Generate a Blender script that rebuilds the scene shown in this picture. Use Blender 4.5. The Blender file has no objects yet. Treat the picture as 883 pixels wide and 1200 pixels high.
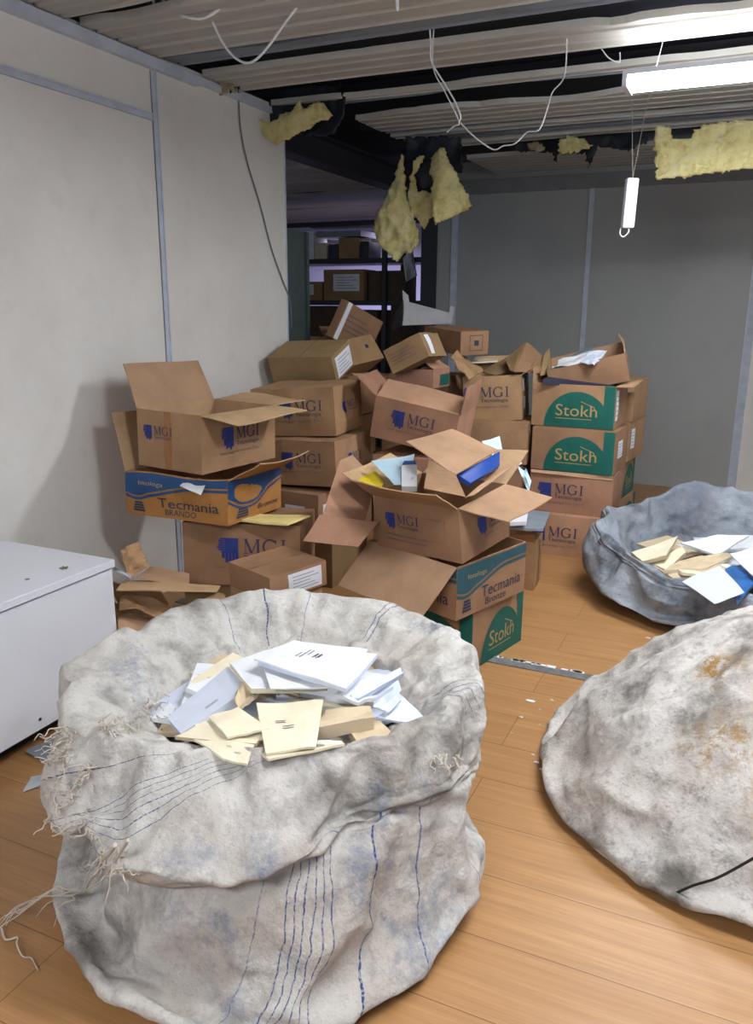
import bpy, bmesh, math, random
import numpy as np
from mathutils import Vector, Matrix, noise, Euler
random.seed(7)
PI = math.pi
COL = bpy.context.scene.collection
SC = bpy.context.scene
EYE = 1.5
# ---------------------------------------------------------------- camera
F = 945.0
dn = np.array([-24, 3706, 945.]); dn /= np.linalg.norm(dn)
yv = np.array([890-441.5, 365-600, 945.]); yv -= yv.dot(dn)*dn; yv /= np.linalg.norm(yv)
xv = np.cross(yv, -dn)
M = np.array([xv, yv, -dn])
cam = bpy.data.cameras.new('camera'); cam.sensor_fit = 'VERTICAL'; cam.sensor_height = 36; cam.lens = F/1200*36
cam.clip_start = .05
camo = bpy.data.objects.new('camera', cam); COL.objects.link(camo)
R3 = np.stack([M@[1, 0, 0], M@[0, -1, 0], M@[0, 0, -1]], 1)
mw = Matrix([list(R3[0])+[0], list(R3[1])+[0], list(R3[2])+[EYE], [0, 0, 0, 1]])
camo.matrix_world = mw
SC.camera = camo
# ---------------------------------------------------------------- world, light, exposure
w = bpy.data.worlds.new('world'); SC.world = w; w.use_nodes = True
w.node_tree.nodes['Background'].inputs[0].default_value = (.75, .85, 1, 1)
w.node_tree.nodes['Background'].inputs[1].default_value = .55
SC.view_settings.view_transform = 'Standard'; SC.view_settings.look = 'None'
SC.view_settings.exposure = 0.06; SC.view_settings.gamma = 1
def area(name, loc, size, power, rot=(0, 0, 0), col=(1, .995, .988)):
    l = bpy.data.lights.new(name, 'AREA'); l.shape = 'RECTANGLE'; l.size, l.size_y = size; l.energy = power; l.color = col
    o = bpy.data.objects.new(name, l); COL.objects.link(o); o.location = loc; o.rotation_euler = rot
    return o
POW_STORE = 45
LAMPS = ((.25, 1.75, 2.27, 31, 1.1), (-.6, -.9, 2.27, 36, 1.0), (-.02, 3.98, 2.40, 38, .3))
for (lx, ly, lz, k, ku) in LAMPS:
    area('ceiling_lamp_light', (lx, ly, lz), (1.15, .2), k); area('ceiling_lamp_light', (lx, ly, lz+.10), (1.15, .2), k*ku, (PI, 0, 0))  # upward one above each housing is added to brighten the ceiling
area('storage_room_light', (-4.4, 8.7, 2.3), (1.6, .3), POW_STORE, (0, 0, 0), (.72, .70, 1))
# ---------------------------------------------------------------- helpers
RGT = np.array([.909, .417]); FWD = np.array([-.417, .909])
def ray(px, py): return M@np.array([(px-441.5)/F, (py-600)/F, 1.])
def PD(px, py, d):                         # point of the place seen at a pixel, d metres ahead along the floor
    r = ray(px, py); t = d/(r[0]*FWD[0]+r[1]*FWD[1]); return Vector(np.array([0, 0, EYE])+r*t)
def PZ(px, py, z): r = ray(px, py); return Vector(np.array([0, 0, EYE])+r*((z-EYE)/r[2]))
def PY(px, py, y): r = ray(px, py); return Vector(np.array([0, 0, EYE])+r*(y/r[1]))
def PXW(px, py, x): r = ray(px, py); return Vector(np.array([0, 0, EYE])+r*(x/r[0]))
def G(X, d, z): p = RGT*X+FWD*d; return Vector((p[0], p[1], z))
def tag(o, label=None, cat=None, group=None, kind=None):
    if label: o['label'] = label
    if cat: o['category'] = cat
    if group: o['group'] = group
    if kind: o['kind'] = kind
    return o
def empty(name, loc, rot=(0, 0, 0)):
    o = bpy.data.objects.new(name, None); COL.objects.link(o); o.location = loc; o.rotation_euler = rot; o.empty_display_size = .05
    return o
def obj(name, bm, mats, parent=None, smooth=False, loc=None):
    me = bpy.data.meshes.new(name)
    if smooth:
        for f in bm.faces: f.smooth = True
    bm.to_mesh(me); bm.free()
    for m in (mats if isinstance(mats, (list, tuple)) else [mats]): me.materials.append(m)
    o = bpy.data.objects.new(name, me); COL.objects.link(o)
    if parent: o.parent = parent
    if loc is not None:                     # keep world placing, move the origin
        me.transform(Matrix.Translation(-Vector(loc))); o.location = loc
    return o
def rebase(o):                              # origin to the base of the mesh
    me = o.data; c = [v.co for v in me.vertices]
    p = Vector((sum(v.x for v in c)/len(c), sum(v.y for v in c)/len(c), min(v.z for v in c)))
    me.transform(Matrix.Translation(-p)); o.location = o.location+p
    return o
def bx(bm, p0, p1, mi=0, mat=None):
    x0, y0, z0 = p0; x1, y1, z1 = p1
    v = [bm.verts.new(q) for q in ((x0, y0, z0), (x1, y0, z0), (x1, y1, z0), (x0, y1, z0), (x0, y0, z1), (x1, y0, z1), (x1, y1, z1), (x0, y1, z1))]
    for f in ((0, 3, 2, 1), (4, 5, 6, 7), (0, 1, 5, 4), (1, 2, 6, 5), (2, 3, 7, 6), (3, 0, 4, 7)):
        fc = bm.faces.new([v[i] for i in f]); fc.material_index = mi
    if mat is not None: bmesh.ops.transform(bm, matrix=mat, verts=v)
    return v
def tube(bm, pts, r, n=6, mi=0, r1=None):
    pts = [Vector(p) for p in pts]; rings = []
    for i, p in enumerate(pts):
        t = (pts[min(i+1, len(pts)-1)]-pts[max(i-1, 0)]).normalized()
        a = t.orthogonal().normalized() if i == 0 else (a-t*a.dot(t)).normalized()
        b = t.cross(a); rr = r if r1 is None else r+(r1-r)*i/(len(pts)-1)
        rings.append([bm.verts.new(p+(a*math.cos(2*PI*k/n)+b*math.sin(2*PI*k/n))*rr) for k in range(n)])
    for A, B in zip(rings, rings[1:]):
        for k in range(n):
            f = bm.faces.new((A[k], A[(k+1) % n], B[(k+1) % n], B[k])); f.material_index = mi; f.smooth = True
    bm.faces.new(rings[0][::-1]); bm.faces.new(rings[-1])
def spline(pts, k=8):
    P = [Vector(p) for p in pts]; out = []
    for i in range(len(P)-1):
        a, b, c, d = P[max(i-1, 0)], P[i], P[i+1], P[min(i+2, len(P)-1)]
        for j in range(k):
            t = j/k; out.append(.5*((2*b)+(c-a)*t+(2*a-5*b+4*c-d)*t*t+(3*b-a-3*c+d)*t**3))
    return out+[P[-1]]
def fbm(p, o=3):
    s = 0; a = 1; q = Vector(p)
    for _ in range(o): s += a*noise.noise(q); a *= .5; q = q*2.03
    return s
# ---------------------------------------------------------------- materials
def srgb(*c): return tuple((v/255/12.92 if v/255 <= .04045 else ((v/255+.055)/1.055)**2.4) for v in c)+(1,)
class NT:
    def __init__(s, name):
        s.m = bpy.data.materials.new(name); s.m.use_nodes = True; s.t = s.m.node_tree; s.b = s.t.nodes['Principled BSDF']
    def n(s, typ, **kw):
        o = s.t.nodes.new(typ)
        for k, v in kw.items():
            if k.startswith('i_'): o.inputs[k[2:].replace('_', ' ')].default_value = v
            else: setattr(o, k, v)
        return o
    def l(s, a, b): s.t.links.new(a, b)
    def coord(s, scale=(1, 1, 1), kind='Object', loc=(0, 0, 0)):
        c = s.n('ShaderNodeTexCoord'); mp = s.n('ShaderNodeMapping'); mp.inputs['Scale'].default_value = scale; mp.inputs['Location'].default_value = loc
        s.l(c.outputs[kind], mp.inputs[0]); return mp.outputs[0]
    def noise(s, vec, scale, det=4, rough=.55):
        o = s.n('ShaderNodeTexNoise'); o.inputs['Scale'].default_value = scale; o.inputs['Detail'].default_value = det; o.inputs['Roughness'].default_value = rough
        s.l(vec, o.inputs['Vector']); return o.outputs[0]
    def ramp(s, fac, stops):
        r = s.n('ShaderNodeValToRGB'); e = r.color_ramp.elements
        while len(e) < len(stops): e.new(.5)
        for k, (p, c) in enumerate(stops): e[k].position = p; e[k].color = c if len(c) == 4 else tuple(c)+(1,)
        s.l(fac, r.inputs[0]); return r.outputs[0]
    def mask(s, fac, a, b):
        r = s.n('ShaderNodeMapRange'); r.inputs[1].default_value = a; r.inputs[2].default_value = b; s.l(fac, r.inputs[0]); return r.outputs[0]
    def mix(s, fac, a, b, mode='MIX'):
        x = s.n('ShaderNodeMix', data_type='RGBA', blend_type=mode)
        for sock, v in ((x.inputs[0], fac), (x.inputs[6], a), (x.inputs[7], b)):
            if hasattr(v, 'links'): s.l(v, sock)
            else: sock.default_value = v
        return x.outputs[2]
    def math(s, op, a, b=0., c=0.):
        x = s.n('ShaderNodeMath', operation=op)
        for k, v in enumerate((a, b, c)):
            if hasattr(v, 'links'): s.l(v, x.inputs[k])
            else: x.inputs[k].default_value = v
        return x.outputs[0]
    def bump(s, h, strength=.3, dist=.01, prev=None):
        b = s.n('ShaderNodeBump'); b.inputs['Strength'].default_value = strength; b.inputs['Distance'].default_value = dist
        s.l(h, b.inputs['Height'])
        if prev is not None: s.l(prev, b.inputs['Normal'])
        return b.outputs[0]
    def done(s, col=None, rough=.8, nrm=None, metal=0, spec=None):
        if col is not None:
            if hasattr(col, 'links'): s.l(col, s.b.inputs['Base Color'])
            else: s.b.inputs['Base Color'].default_value = col
        if hasattr(rough, 'links'): s.l(rough, s.b.inputs['Roughness'])
        else: s.b.inputs['Roughness'].default_value = rough
        if nrm is not None: s.l(nrm, s.b.inputs['Normal'])
        s.b.inputs['Metallic'].default_value = metal
        if spec is not None: s.b.inputs['Specular IOR Level'].default_value = spec
        return s.m
def plain(name, c, rough=.6, metal=0, var=.12, sc=12):
    t = NT(name); n = t.noise(t.coord(), sc, 5)
    d = tuple(v*(1-var) for v in c[:3])+(1,); e = tuple(min(1, v*(1+var)) for v in c[:3])+(1,)
    return t.done(t.ramp(n, [(.3, d), (.7, e)]), rough, t.bump(n, .08, .004), metal)
def cardmat(name, c, flute='z'):
    t = NT(name); co = t.coord(); inf = t.n('ShaderNodeObjectInfo')
    n = t.noise(co, 5, 6, .6); n2 = t.noise(co, 60, 4, .7)
    d = tuple(v*.78 for v in c[:3])+(1,); e = tuple(min(1, v*1.12) for v in c[:3])+(1,)
    col = t.ramp(n, [(.3, d), (.55, c), (.8, e)])
    col = t.mix(t.math('MULTIPLY', t.mask(n2, .55, .75), .25), col, tuple(v*.55 for v in c[:3])+(1,))
    hs = t.n('ShaderNodeHueSaturation'); t.l(col, hs.inputs['Color']); t.l(t.math('MULTIPLY_ADD', inf.outputs['Random'], .3, .85), hs.inputs['Value'])
    t.l(t.math('MULTIPLY_ADD', inf.outputs['Random'], .016, .490), hs.inputs['Hue'])
    wv = t.n('ShaderNodeTexWave', bands_direction='X' if flute == 'x' else 'Z'); wv.inputs['Scale'].default_value = 28; wv.inputs['Distortion'].default_value = .6
    t.l(co, wv.inputs['Vector'])
    nb = t.bump(wv.outputs['Fac'], .05, .002); nb = t.bump(n, .5, .012, nb)
    return t.done(hs.outputs[0], .82, nb, spec=.25)
CARD = cardmat('brown_cardboard', srgb(163, 129, 97))
CARDP = cardmat('pinkish_cardboard', srgb(171, 131, 106))
CARDO = cardmat('golden_cardboard', srgb(184, 136, 74))
CARDI = cardmat('pale_inner_cardboard', srgb(186, 154, 120))
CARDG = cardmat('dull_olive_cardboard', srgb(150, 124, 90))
BLUEI = plain('blue_print_ink', srgb(38, 52, 128), .7)
INDIGO = plain('dark_print_ink', srgb(62, 52, 84), .75)
FAINT = plain('faded_print_ink', srgb(116, 92, 92), .8)
GREEN = plain('green_print_ink', srgb(0, 92, 82), .6)
GTXT = plain('tan_print', srgb(176, 148, 96), .75)
TEAL = plain('teal_print_ink', srgb(38, 84, 96), .6)
NAVY = plain('navy_print_ink', srgb(24, 70, 122), .55)
SLATE = plain('slate_print_ink', srgb(40, 52, 74), .7)
TAPE = plain('brown_tape', srgb(150, 98, 54), .3)
TAPEW = plain('white_tape', srgb(206, 206, 204), .4)
PAPER = plain('white_paper', srgb(226, 230, 238), .7, var=.06)
PAPB = plain('bluish_paper', srgb(205, 214, 232), .6, var=.05)
CREAM = plain('cream_paper', srgb(224, 216, 192), .75, var=.08)
TANP = plain('tan_paper', srgb(196, 178, 150), .8, var=.1)
YELL = plain('yellow_folder', srgb(222, 196, 40), .6)
BLUEB = plain('blue_binder', srgb(20, 70, 160), .4)
PALEB = plain('pale_blue_paper', srgb(190, 220, 238), .6, var=.05)
DARKB = plain('dark_binder', srgb(44, 46, 70), .5)
GREYB = plain('grey_binder', srgb(130, 140, 152), .5)
INK = plain('grey_writing', srgb(60, 64, 76), .8)
FINK = plain('pale_grey_print', srgb(150, 154, 164), .8)
BLACK = plain('dark_rubber', srgb(18, 19, 22), .6)
STEELD = plain('dark_steel', srgb(34, 34, 44), .5, sc=6)
GALV = plain('galvanised_trim', srgb(186, 194, 208), .4)
MILK = plain('milky_cable', srgb(226, 228, 232), .5)
GREYC = plain('grey_cable', srgb(110, 112, 116), .6)
def wallmat():
    t = NT('painted_partition'); co = t.coord(); n = t.noise(co, 1.3, 5, .6); n2 = t.noise(co, 9, 5, .7)
    col = t.ramp(n, [(.3, srgb(212, 210, 206)), (.7, srgb(229, 228, 225))])
    st = t.math('MULTIPLY', t.mask(n2, .55, .8), .16)
    col = t.mix(st, col, srgb(150, 142, 132))
    return t.done(col, .55, t.bump(n2, .05, .004), spec=.35)
WALL = wallmat()
def backmat():
    t = NT('grey_partition'); co = t.coord(); n = t.noise(co, 1.1, 5, .6)
    return t.done(t.ramp(n, [(.3, srgb(150, 153, 152)), (.7, srgb(165, 167, 165))]), .5)
BACKW = backmat()
def floormat():
    t = NT('laminate_floor'); c = t.n('ShaderNodeTexCoord'); mp = t.n('ShaderNodeMapping'); mp.inputs['Location'].default_value = (.66, -.055, 0)
    t.l(c.outputs['Object'], mp.inputs[0]); co = mp.outputs[0]
    b = t.n('ShaderNodeTexBrick'); b.offset = .37; b.inputs['Scale'].default_value = 1; b.inputs['Brick Width'].default_value = 1.9; b.inputs['Row Height'].default_value = .2235
    b.inputs['Mortar Size'].default_value = .0013; b.inputs['Mortar Smooth'].default_value = .3; b.inputs['Color1'].default_value = (0, 0, 0, 1); b.inputs['Color2'].default_value = (1, 1, 1, 1); b.inputs['Mortar'].default_value = (.5, .5, .5, 1)
    t.l(co, b.inputs['Vector'])
    g = t.noise(t.coord((1.2, 26, 1)), 1.6, 7, .62); g2 = t.noise(t.coord((2, 90, 1)), 2, 4, .7); g3 = t.noise(t.coord((1, 2.5, 1)), 1.2, 4)
    col = t.ramp(g, [(.25, srgb(152, 112, 70)), (.5, srgb(170, 128, 83)), (.75, srgb(186, 144, 98))])
    col = t.mix(t.math('MULTIPLY', t.mask(g2, .45, .7), .3), col, srgb(124, 86, 50))
    col = t.mix(t.math('MULTIPLY', t.mask(b.outputs['Color'], 0, 1), .22), col, srgb(144, 102, 62))
    col = t.mix(t.math('MULTIPLY', t.mask(g3, .4, .75), .25), col, srgb(158, 110, 64))
    col = t.mix(t.math('MULTIPLY', b.outputs['Fac'], .8), col, srgb(70, 40, 20))
    nb = t.bump(b.outputs['Fac'], -.3, .002); nb = t.bump(g, .05, .002, nb)
    return t.done(col, t.ramp(g3, [(.3, (.36,)*3), (.8, (.50,)*3)]), nb, spec=.45)
FLOOR = floormat()
def deckmat(name, a, b, dirt=.35):
    t = NT(name); n = t.noise(t.coord((.8, 14, 1)), 1.5, 6, .6); n2 = t.noise(t.coord(), 4, 5, .7)
    col = t.ramp(n, [(.3, a), (.7, b)]); col = t.mix(t.math('MULTIPLY', t.mask(n2, .5, .8), dirt), col, srgb(120, 116, 108))
    return t.done(col, .38, t.bump(n, .15, .004))
SLAT = deckmat('painted_steel_deck', srgb(226, 224, 218), srgb(245, 244, 240), .12)
SLATB = deckmat('bluish_steel_deck', srgb(150, 160, 174), srgb(186, 196, 208), .2)
FOIL = plain('black_foil', srgb(16, 22, 36), .55, var=.4, sc=7)
def woolmat():
    t = NT('yellow_glass_wool'); co = t.coord(); n = t.noise(co, 9, 8, .7); n2 = t.noise(co, 60, 5, .8)
    col = t.ramp(n, [(.3, srgb(190, 172, 104)), (.5, srgb(232, 220, 158)), (.72, srgb(246, 238, 196))])
    col = t.mix(t.math('MULTIPLY', t.mask(t.noise(co, 5, 5, .7), .55, .72), .6), col, srgb(140, 112, 56))
    return t.done(col, .95, t.bump(n2, .9, .012, t.bump(n, .8, .03)), spec=.1)
WOOL = woolmat()
def sackmat(name, base, dark, lines=(), rust=0, dirt=.6, blue=0, seed=0., tint=None):
    t = NT(name); co = t.coord(loc=(seed, seed, 0)); uv = t.n('ShaderNodeTexCoord').outputs['UV']
    n = t.noise(co, 3.2, 7, .65); n2 = t.noise(co, 16, 6, .75); n3 = t.noise(co, 90, 4, .8); n4 = t.noise(co, 1.7, 4, .6)
    col = t.ramp(n, [(.34, dark), (.49, base), (.66, tuple(min(1, v*1.15) for v in base[:3])+(1,))])
    col = t.mix(t.math('MULTIPLY', t.mask(n2, .52, .72), dirt*.7), col, dark)
    col = t.mix(t.math('MULTIPLY', t.mask(n3, .58, .70), dirt*.4), col, tuple(v*.4 for v in dark[:3])+(1,))
    if tint is not None: col = t.mix(t.math('MULTIPLY', t.mask(n4, .48, .62), .55), col, tint)
    if blue: col = t.mix(t.math('MULTIPLY', t.mask(t.noise(co, 2.3, 6, .8), .55, .66), blue), col, srgb(98, 114, 140))
    if rust:
        cs = t.coord(); m = None
        for (X, d, z, r) in ((-.40, -.36, .43, .085), (-.31, -.56, .38, .08), (-.28, -.12, .50, .05), (-.33, -.38, .44, .06), (-.44, -.40, .36, .05), (-.30, -.60, .28, .06)):
            p = G(X, d, z); vm = t.n('ShaderNodeVectorMath', operation='DISTANCE'); t.l(cs, vm.inputs[0]); vm.inputs[1].default_value = p
            k = t.mask(vm.outputs['Value'], r*2.1, r*.9); m = k if m is None else t.math('MAXIMUM', m, k)
        m = t.math('MULTIPLY', m, t.mask(t.noise(cs, 20, 7, .8), .47, .58))
        col = t.mix(t.math('MULTIPLY', m, rust), col, srgb(140, 108, 58))
    if lines:
        sp = t.n('ShaderNodeSeparateXYZ'); t.l(uv, sp.inputs[0]); U, V = sp.outputs[0], sp.outputs[1]
        wob = t.math('MULTIPLY_ADD', t.noise(co, 9, 3), .012, -.006)
        for (u0, k, v0, v1, wd, st) in lines:      # line u = u0 + k*(v-v0) between v0 and v1
            e = t.math('ADD', t.math('SUBTRACT', t.math('SUBTRACT', U, u0), t.math('MULTIPLY', t.math('SUBTRACT', V, v0), k)), wob)
            m = t.math('LESS_THAN', t.math('ABSOLUTE', e), wd)
            m = t.math('MULTIPLY', m, t.math('MULTIPLY', t.math('GREATER_THAN', V, v0), t.math('LESS_THAN', V, v1)))
            m = t.math('MULTIPLY', m, t.math('MULTIPLY_ADD', t.mask(t.noise(co, 130, 2), .42, .52), .6, .4))
            col = t.mix(t.math('MULTIPLY', m, st), col, srgb(40, 66, 120))
    wv = t.n('ShaderNodeTexWave', bands_direction='DIAGONAL'); wv.inputs['Scale'].default_value = 110; wv.inputs['Distortion'].default_value = 3; t.l(co, wv.inputs['Vector'])
    nb = t.bump(wv.outputs['Fac'], .12, .002); nb = t.bump(n2, .7, .014, nb); nb = t.bump(t.noise(co, 7, 5, .6), .7, .03, nb)
    return t.done(col, .9, nb, spec=.15)
S1L = [(.795+.006*k, -.175, .50, .93, .0005, .85) for k in range(6)]+[(.775, -.17, .5, .93, .0005, .5), (.862, -.19, .5, .93, .0009, .95), (.905, -.17, .5, .93, .0006, .8), (.95, -.1, .5, .9, .0006, .5),
       (.285, 0, .12, .42, .0009, .95), (.33, 0, .12, .42, .0005, .8), (.24, 0, .1, .42, .0007, .5), (.15, 0, .15, .42, .0008, .7), (.156, 0, .15, .42, .0008, .7), (.69, -.9, .24, .37, .0009, .9)]+[(.70+.011*k, -.95, .29, .42, .0007-.0001*(k % 3), .85) for k in range(6)]+[(.955+.007*k, .02, .16, .32, .0006, .6) for k in range(5)]
SACK1 = sackmat('grey_white_woven_sack', srgb(194, 192, 189), srgb(128, 124, 120), S1L, dirt=.9, blue=.6, tint=srgb(150, 138, 126))
SACK2 = sackmat('stained_woven_sack', srgb(194, 191, 188), srgb(104, 100, 96), [], rust=1.0, dirt=1.25, seed=5.1, tint=srgb(140, 128, 116))
SACK3 = sackmat('blue_grey_woven_sack', srgb(150, 158, 168), srgb(84, 92, 104), [], dirt=.6, blue=.4, seed=2.7, tint=srgb(112, 112, 118))
THREAD = plain('frayed_fibre', srgb(188, 180, 168), .9)
WHITEL = plain('white_laminate', srgb(218, 222, 232), .38, var=.03, sc=3)
STRIP = plain('grey_floor_strip', srgb(104, 104, 106), .7, var=.3, sc=30)
LAMPM = NT('lit_tube'); LAMPM.b.inputs['Emission Color'].default_value = (.9, .96, 1, 1); LAMPM.b.inputs['Emission Strength'].default_value = 30; LAMPM = LAMPM.done((1, 1, 1, 1), .3)
# ---------------------------------------------------------------- the setting
def struct(name, bm, m, smooth=False): return tag(obj(name, bm, m, smooth=smooth), kind='structure')
bm = bmesh.new(); bx(bm, (-7, -2.5, -.08), (3.2, 10.2, 0)); struct('floor', bm, FLOOR)
WX = -2.744; BY = 7.28; CZ = 2.635
bm = bmesh.new(); bx(bm, (WX-.07, -2.5, 0), (WX, 4.59, CZ+.02)); struct('wall_left', bm, WALL)
bm = bmesh.new(); bx(bm, (WX, BY, 0), (-.07, BY+.07, CZ+.1)); struct('wall_back', bm, BACKW)
# light partition that starts at the corner and turns towards the room
c0 = Vector((-.07, BY, 0)); c1 = Vector((2.9, BY-.9, 0)); e = (c1-c0).normalized(); nn = Vector((-e.y, e.x, 0))
def slab_on(bm, a, b, n, t, z0, z1):
    v = [bm.verts.new(q) for q in (a+Vector((0, 0, z0)), b+Vector((0, 0, z0)), b+n*t+Vector((0, 0, z0)), a+n*t+Vector((0, 0, z0)))]
    u = [bm.verts.new(q.co+Vector((0, 0, z1-z0))) for q in v]
    bm.faces.new(v[::-1]); bm.faces.new(u)
    for i in range(4): bm.faces.new((v[i], v[(i+1) % 4], u[(i+1) % 4], u[i]))
bm = bmesh.new(); slab_on(bm, c0, c1, nn, .07, 0, CZ+.1); struct('wall_right', bm, WALL)
bm = bmesh.new(); slab_on(bm, c0-nn*.014, c0+e*.055-nn*.014, nn, .02, 0, CZ); bx(bm, (-.085, BY-.012, 0), (-.068, BY+.01, CZ)); struct('trim_1', bm, GALV)
# profile strips of the partitions
def profile_strip(bm, a, b, wdt, axis):      # a pair of raised rails
    for o in (-wdt/2, wdt/2-.008):
        if axis == 'v': bx(bm, (WX, a[0]+o, a[1]), (WX+.008, a[0]+o+.008, b[1]))
        else: bx(bm, (WX, a[0], a[1]+o), (WX+.008, b[0], a[1]+o+.008))
    if axis == 'v': bx(bm, (WX, a[0]-wdt/2, a[1]), (WX+.004, a[0]+wdt/2, b[1]))
    else: bx(bm, (WX, a[0], a[1]-wdt/2), (WX+.004, b[0], a[1]+wdt/2))
jv = PXW(188, 250, WX).y
jh = PXW(90, 109, WX).z
bm = bmesh.new(); profile_strip(bm, (jv, 0), (jv, CZ-.06), .04, 'v'); struct('trim_2', bm, GALV)
bm = bmesh.new(); profile_strip(bm, (-2.5, jh), (jv-.02, jh), .034, 'h'); struct('trim_3', bm, GALV)
bm = bmesh.new(); bx(bm, (WX-.01, -2.5, CZ-.055), (WX+.03, 3.72, CZ-.005)); bx(bm, (WX-.01, 3.72, CZ-.04), (WX+.02, 4.6, CZ-.005)); struct('trim_4', bm, GALV)
bm = bmesh.new(); bx(bm, (WX-.075, 4.588, 0), (WX+.004, 4.60, CZ)); struct('trim_5', bm, GALV)
bm = bmesh.new(); jb = PY(689, 310, BY).x; bx(bm, (jb-.02, BY-.006, 0), (jb+.02, BY+.01, CZ-.1)); bx(bm, (jb-.02, BY-.01, 0), (jb-.012, BY, CZ-.1)); struct('trim_6', bm, GALV)
bm = bmesh.new(); bx(bm, (WX+.14, BY-.012, 0), (WX+.20, BY+.01, CZ-.1)); struct('trim_7', bm, GALV)
bm = bmesh.new(); bx(bm, (WX, BY-.02, CZ-.17), (-.07, BY+.01, CZ-.05)); struct('trim_8', bm, plain('shaded_rail', srgb(120, 122, 124), .6))  # rail's shade is put into this darker grey
# steel beam and column of the opening, green-grey door post
bm = bmesh.new(); bx(bm, (WX-.11, 4.6, 2.44), (WX-.09, BY+.3, 2.60)); bx(bm, (WX-.17, 4.6, 2.43), (WX-.03, BY+.3, 2.445)); bx(bm, (WX-.17, 4.6, 2.595), (WX-.03, BY+.3, 2.61)); struct('trim_9', bm, STEELD)
bm = bmesh.new(); bx(bm, (WX-.15, BY-.02, 0), (WX+.0, BY, 2.44)); bx(bm, (WX-.15, BY+.13, 0), (WX, BY+.15, 2.44)); bx(bm, (WX-.09, BY, 0), (WX-.07, BY+.13, 2.44)); struct('trim_10', bm, STEELD)
bm = bmesh.new()
pa = PXW(339, 300, WX-.1).y; pb = PXW(358, 300, WX-.1).y
bx(bm, (WX-.14, 4.62, 0), (WX-.09, pb, 1.98)); bx(bm, (WX-.09, 4.66, .1), (WX-.082, pb-.06, 1.9)); bx(bm, (WX-.14, pb-.03, 0), (WX-.07, pb, 1.98))
struct('door_1', bm, plain('grey_green_door', srgb(72, 84, 84), .55))
# storage room shell beyond
LILAC = plain('pale_lilac_wall', srgb(206, 204, 232), .6, var=.05, sc=3)
bm = bmesh.new(); bx(bm, (-7, 10.0, 0), (WX+1.0, 10.1, 3)); struct('wall_storage_far', bm, LILAC)
bm = bmesh.new(); bx(bm, (-7.1, 3, 0), (-7, 10.1, 3)); struct('wall_storage_side', bm, plain('dark_partition', srgb(90, 92, 98), .7))
bm = bmesh.new(); bx(bm, (WX-.1, BY+.45, 0), (WX-.0, 10, 3)); struct('wall_storage_right', bm, plain('beige_partition', srgb(150, 140, 128), .7))
# ceiling: dark membrane, ribbed deck strips, gaps
bm = bmesh.new(); bx(bm, (-7, -2.5, CZ+.16), (3.2, 10.2, CZ+.22)); struct('ceiling', bm, FOIL)
def deck(n, y0, y1, x0, x1, m, z=CZ, ragn=0, ragf=0, ribs=None, seed=0):
    """ribbed sheet running along x between y0 and y1; ragn/ragf: how torn its near/far edge is"""
    bm = bmesh.new(); nx = int((x1-x0)/.06)+1; W = y1-y0; ribs = ribs or max(1, round(W/.125)); prof = [(0, .03), (.015, 0)]
    for k in range(ribs):
        a = k/ribs; s = 1/ribs
        prof += [(a+.12*s, 0), (a+.62*s, 0), (a+.70*s, .014), (a+.84*s, .014), (a+.92*s, 0)]
    prof += [(.99, 0), (1, .03)]
    rows = []
    for i in range(nx+1):
        x = x0+(x1-x0)*i/nx
        a = y0+ragn*max(0, fbm((x*1.1+seed, seed*3.1, 0), 4)*1.5+.2*math.sin(x*2+seed))
        b = y1-ragf*max(0, fbm((x*1.3-seed, seed*1.7, 4), 4)*1.5+.2*math.cos(x*1.7+seed))
        rows.append([bm.verts.new((x, min(b+.0005*q_, max(a+.0005*q_, y0+W*p)), z+dz+.003*math.sin(x*1.3+seed))) for q_, (p, dz) in enumerate(prof)])
    for A, B in zip(rows, rows[1:]):
        for j in range(len(prof)-1): bm.faces.new((A[j], B[j], B[j+1], A[j+1]))
    bmesh.ops.solidify(bm, geom=bm.faces[:], thickness=.003)
    return struct('ceiling_deck_%d' % n, bm, m)
bands = [(-2.5, -.6, 0), (-.5, .9, 0), (1.0, 1.9, 0), (1.98, 2.50, 0), (2.56, 2.83, 0), (2.90, 3.42, 0), (3.45, 3.595, 1), (3.76, 4.10, 0), (4.42, 4.50, 0), (4.50, 4.61, 1), (4.90, 5.36, 0), (5.405, 5.46, 1), (5.50, 5.62, 0), (5.75, 5.83, 1), (5.90, 6.02, 0)]
for k, (a, b, bl) in enumerate(bands):
    rn = .12 if k in (7, 10) else (.05 if k > 2 else 0); rf = .06 if k in (5, 9) else .02
    deck(k+1, a, b, WX+(.02 if k < 9 else .3), 3.2, SLATB if bl else SLAT, CZ+(.012 if bl else 0), rn, rf, seed=k*2.3+1)
deck(30, 6.42, 7.27, WX+.55, 3.2, SLAT, CZ-.02, .05, 0, seed=9)
for k, (a, b) in enumerate([(3.2, 4.2), (4.35, 4.9), (5.0, 5.5), (5.62, 6.2), (6.3, 6.9), (7.0, 7.6), (7.8, 8.8), (8.9, 9.9)]):
    deck(40+k, a, b, -7, WX-.2, SLAT, CZ-.02, .08, .04, seed=k*1.9+20)
# purlins in the dark gaps
bm = bmesh.new()
for y in (3.67, 4.28, 4.76, 5.68, 6.12): bx(bm, (WX, y-.02, CZ+.09), (3.2, y+.02, CZ+.15))
struct('trim_11', bm, STEELD)
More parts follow.
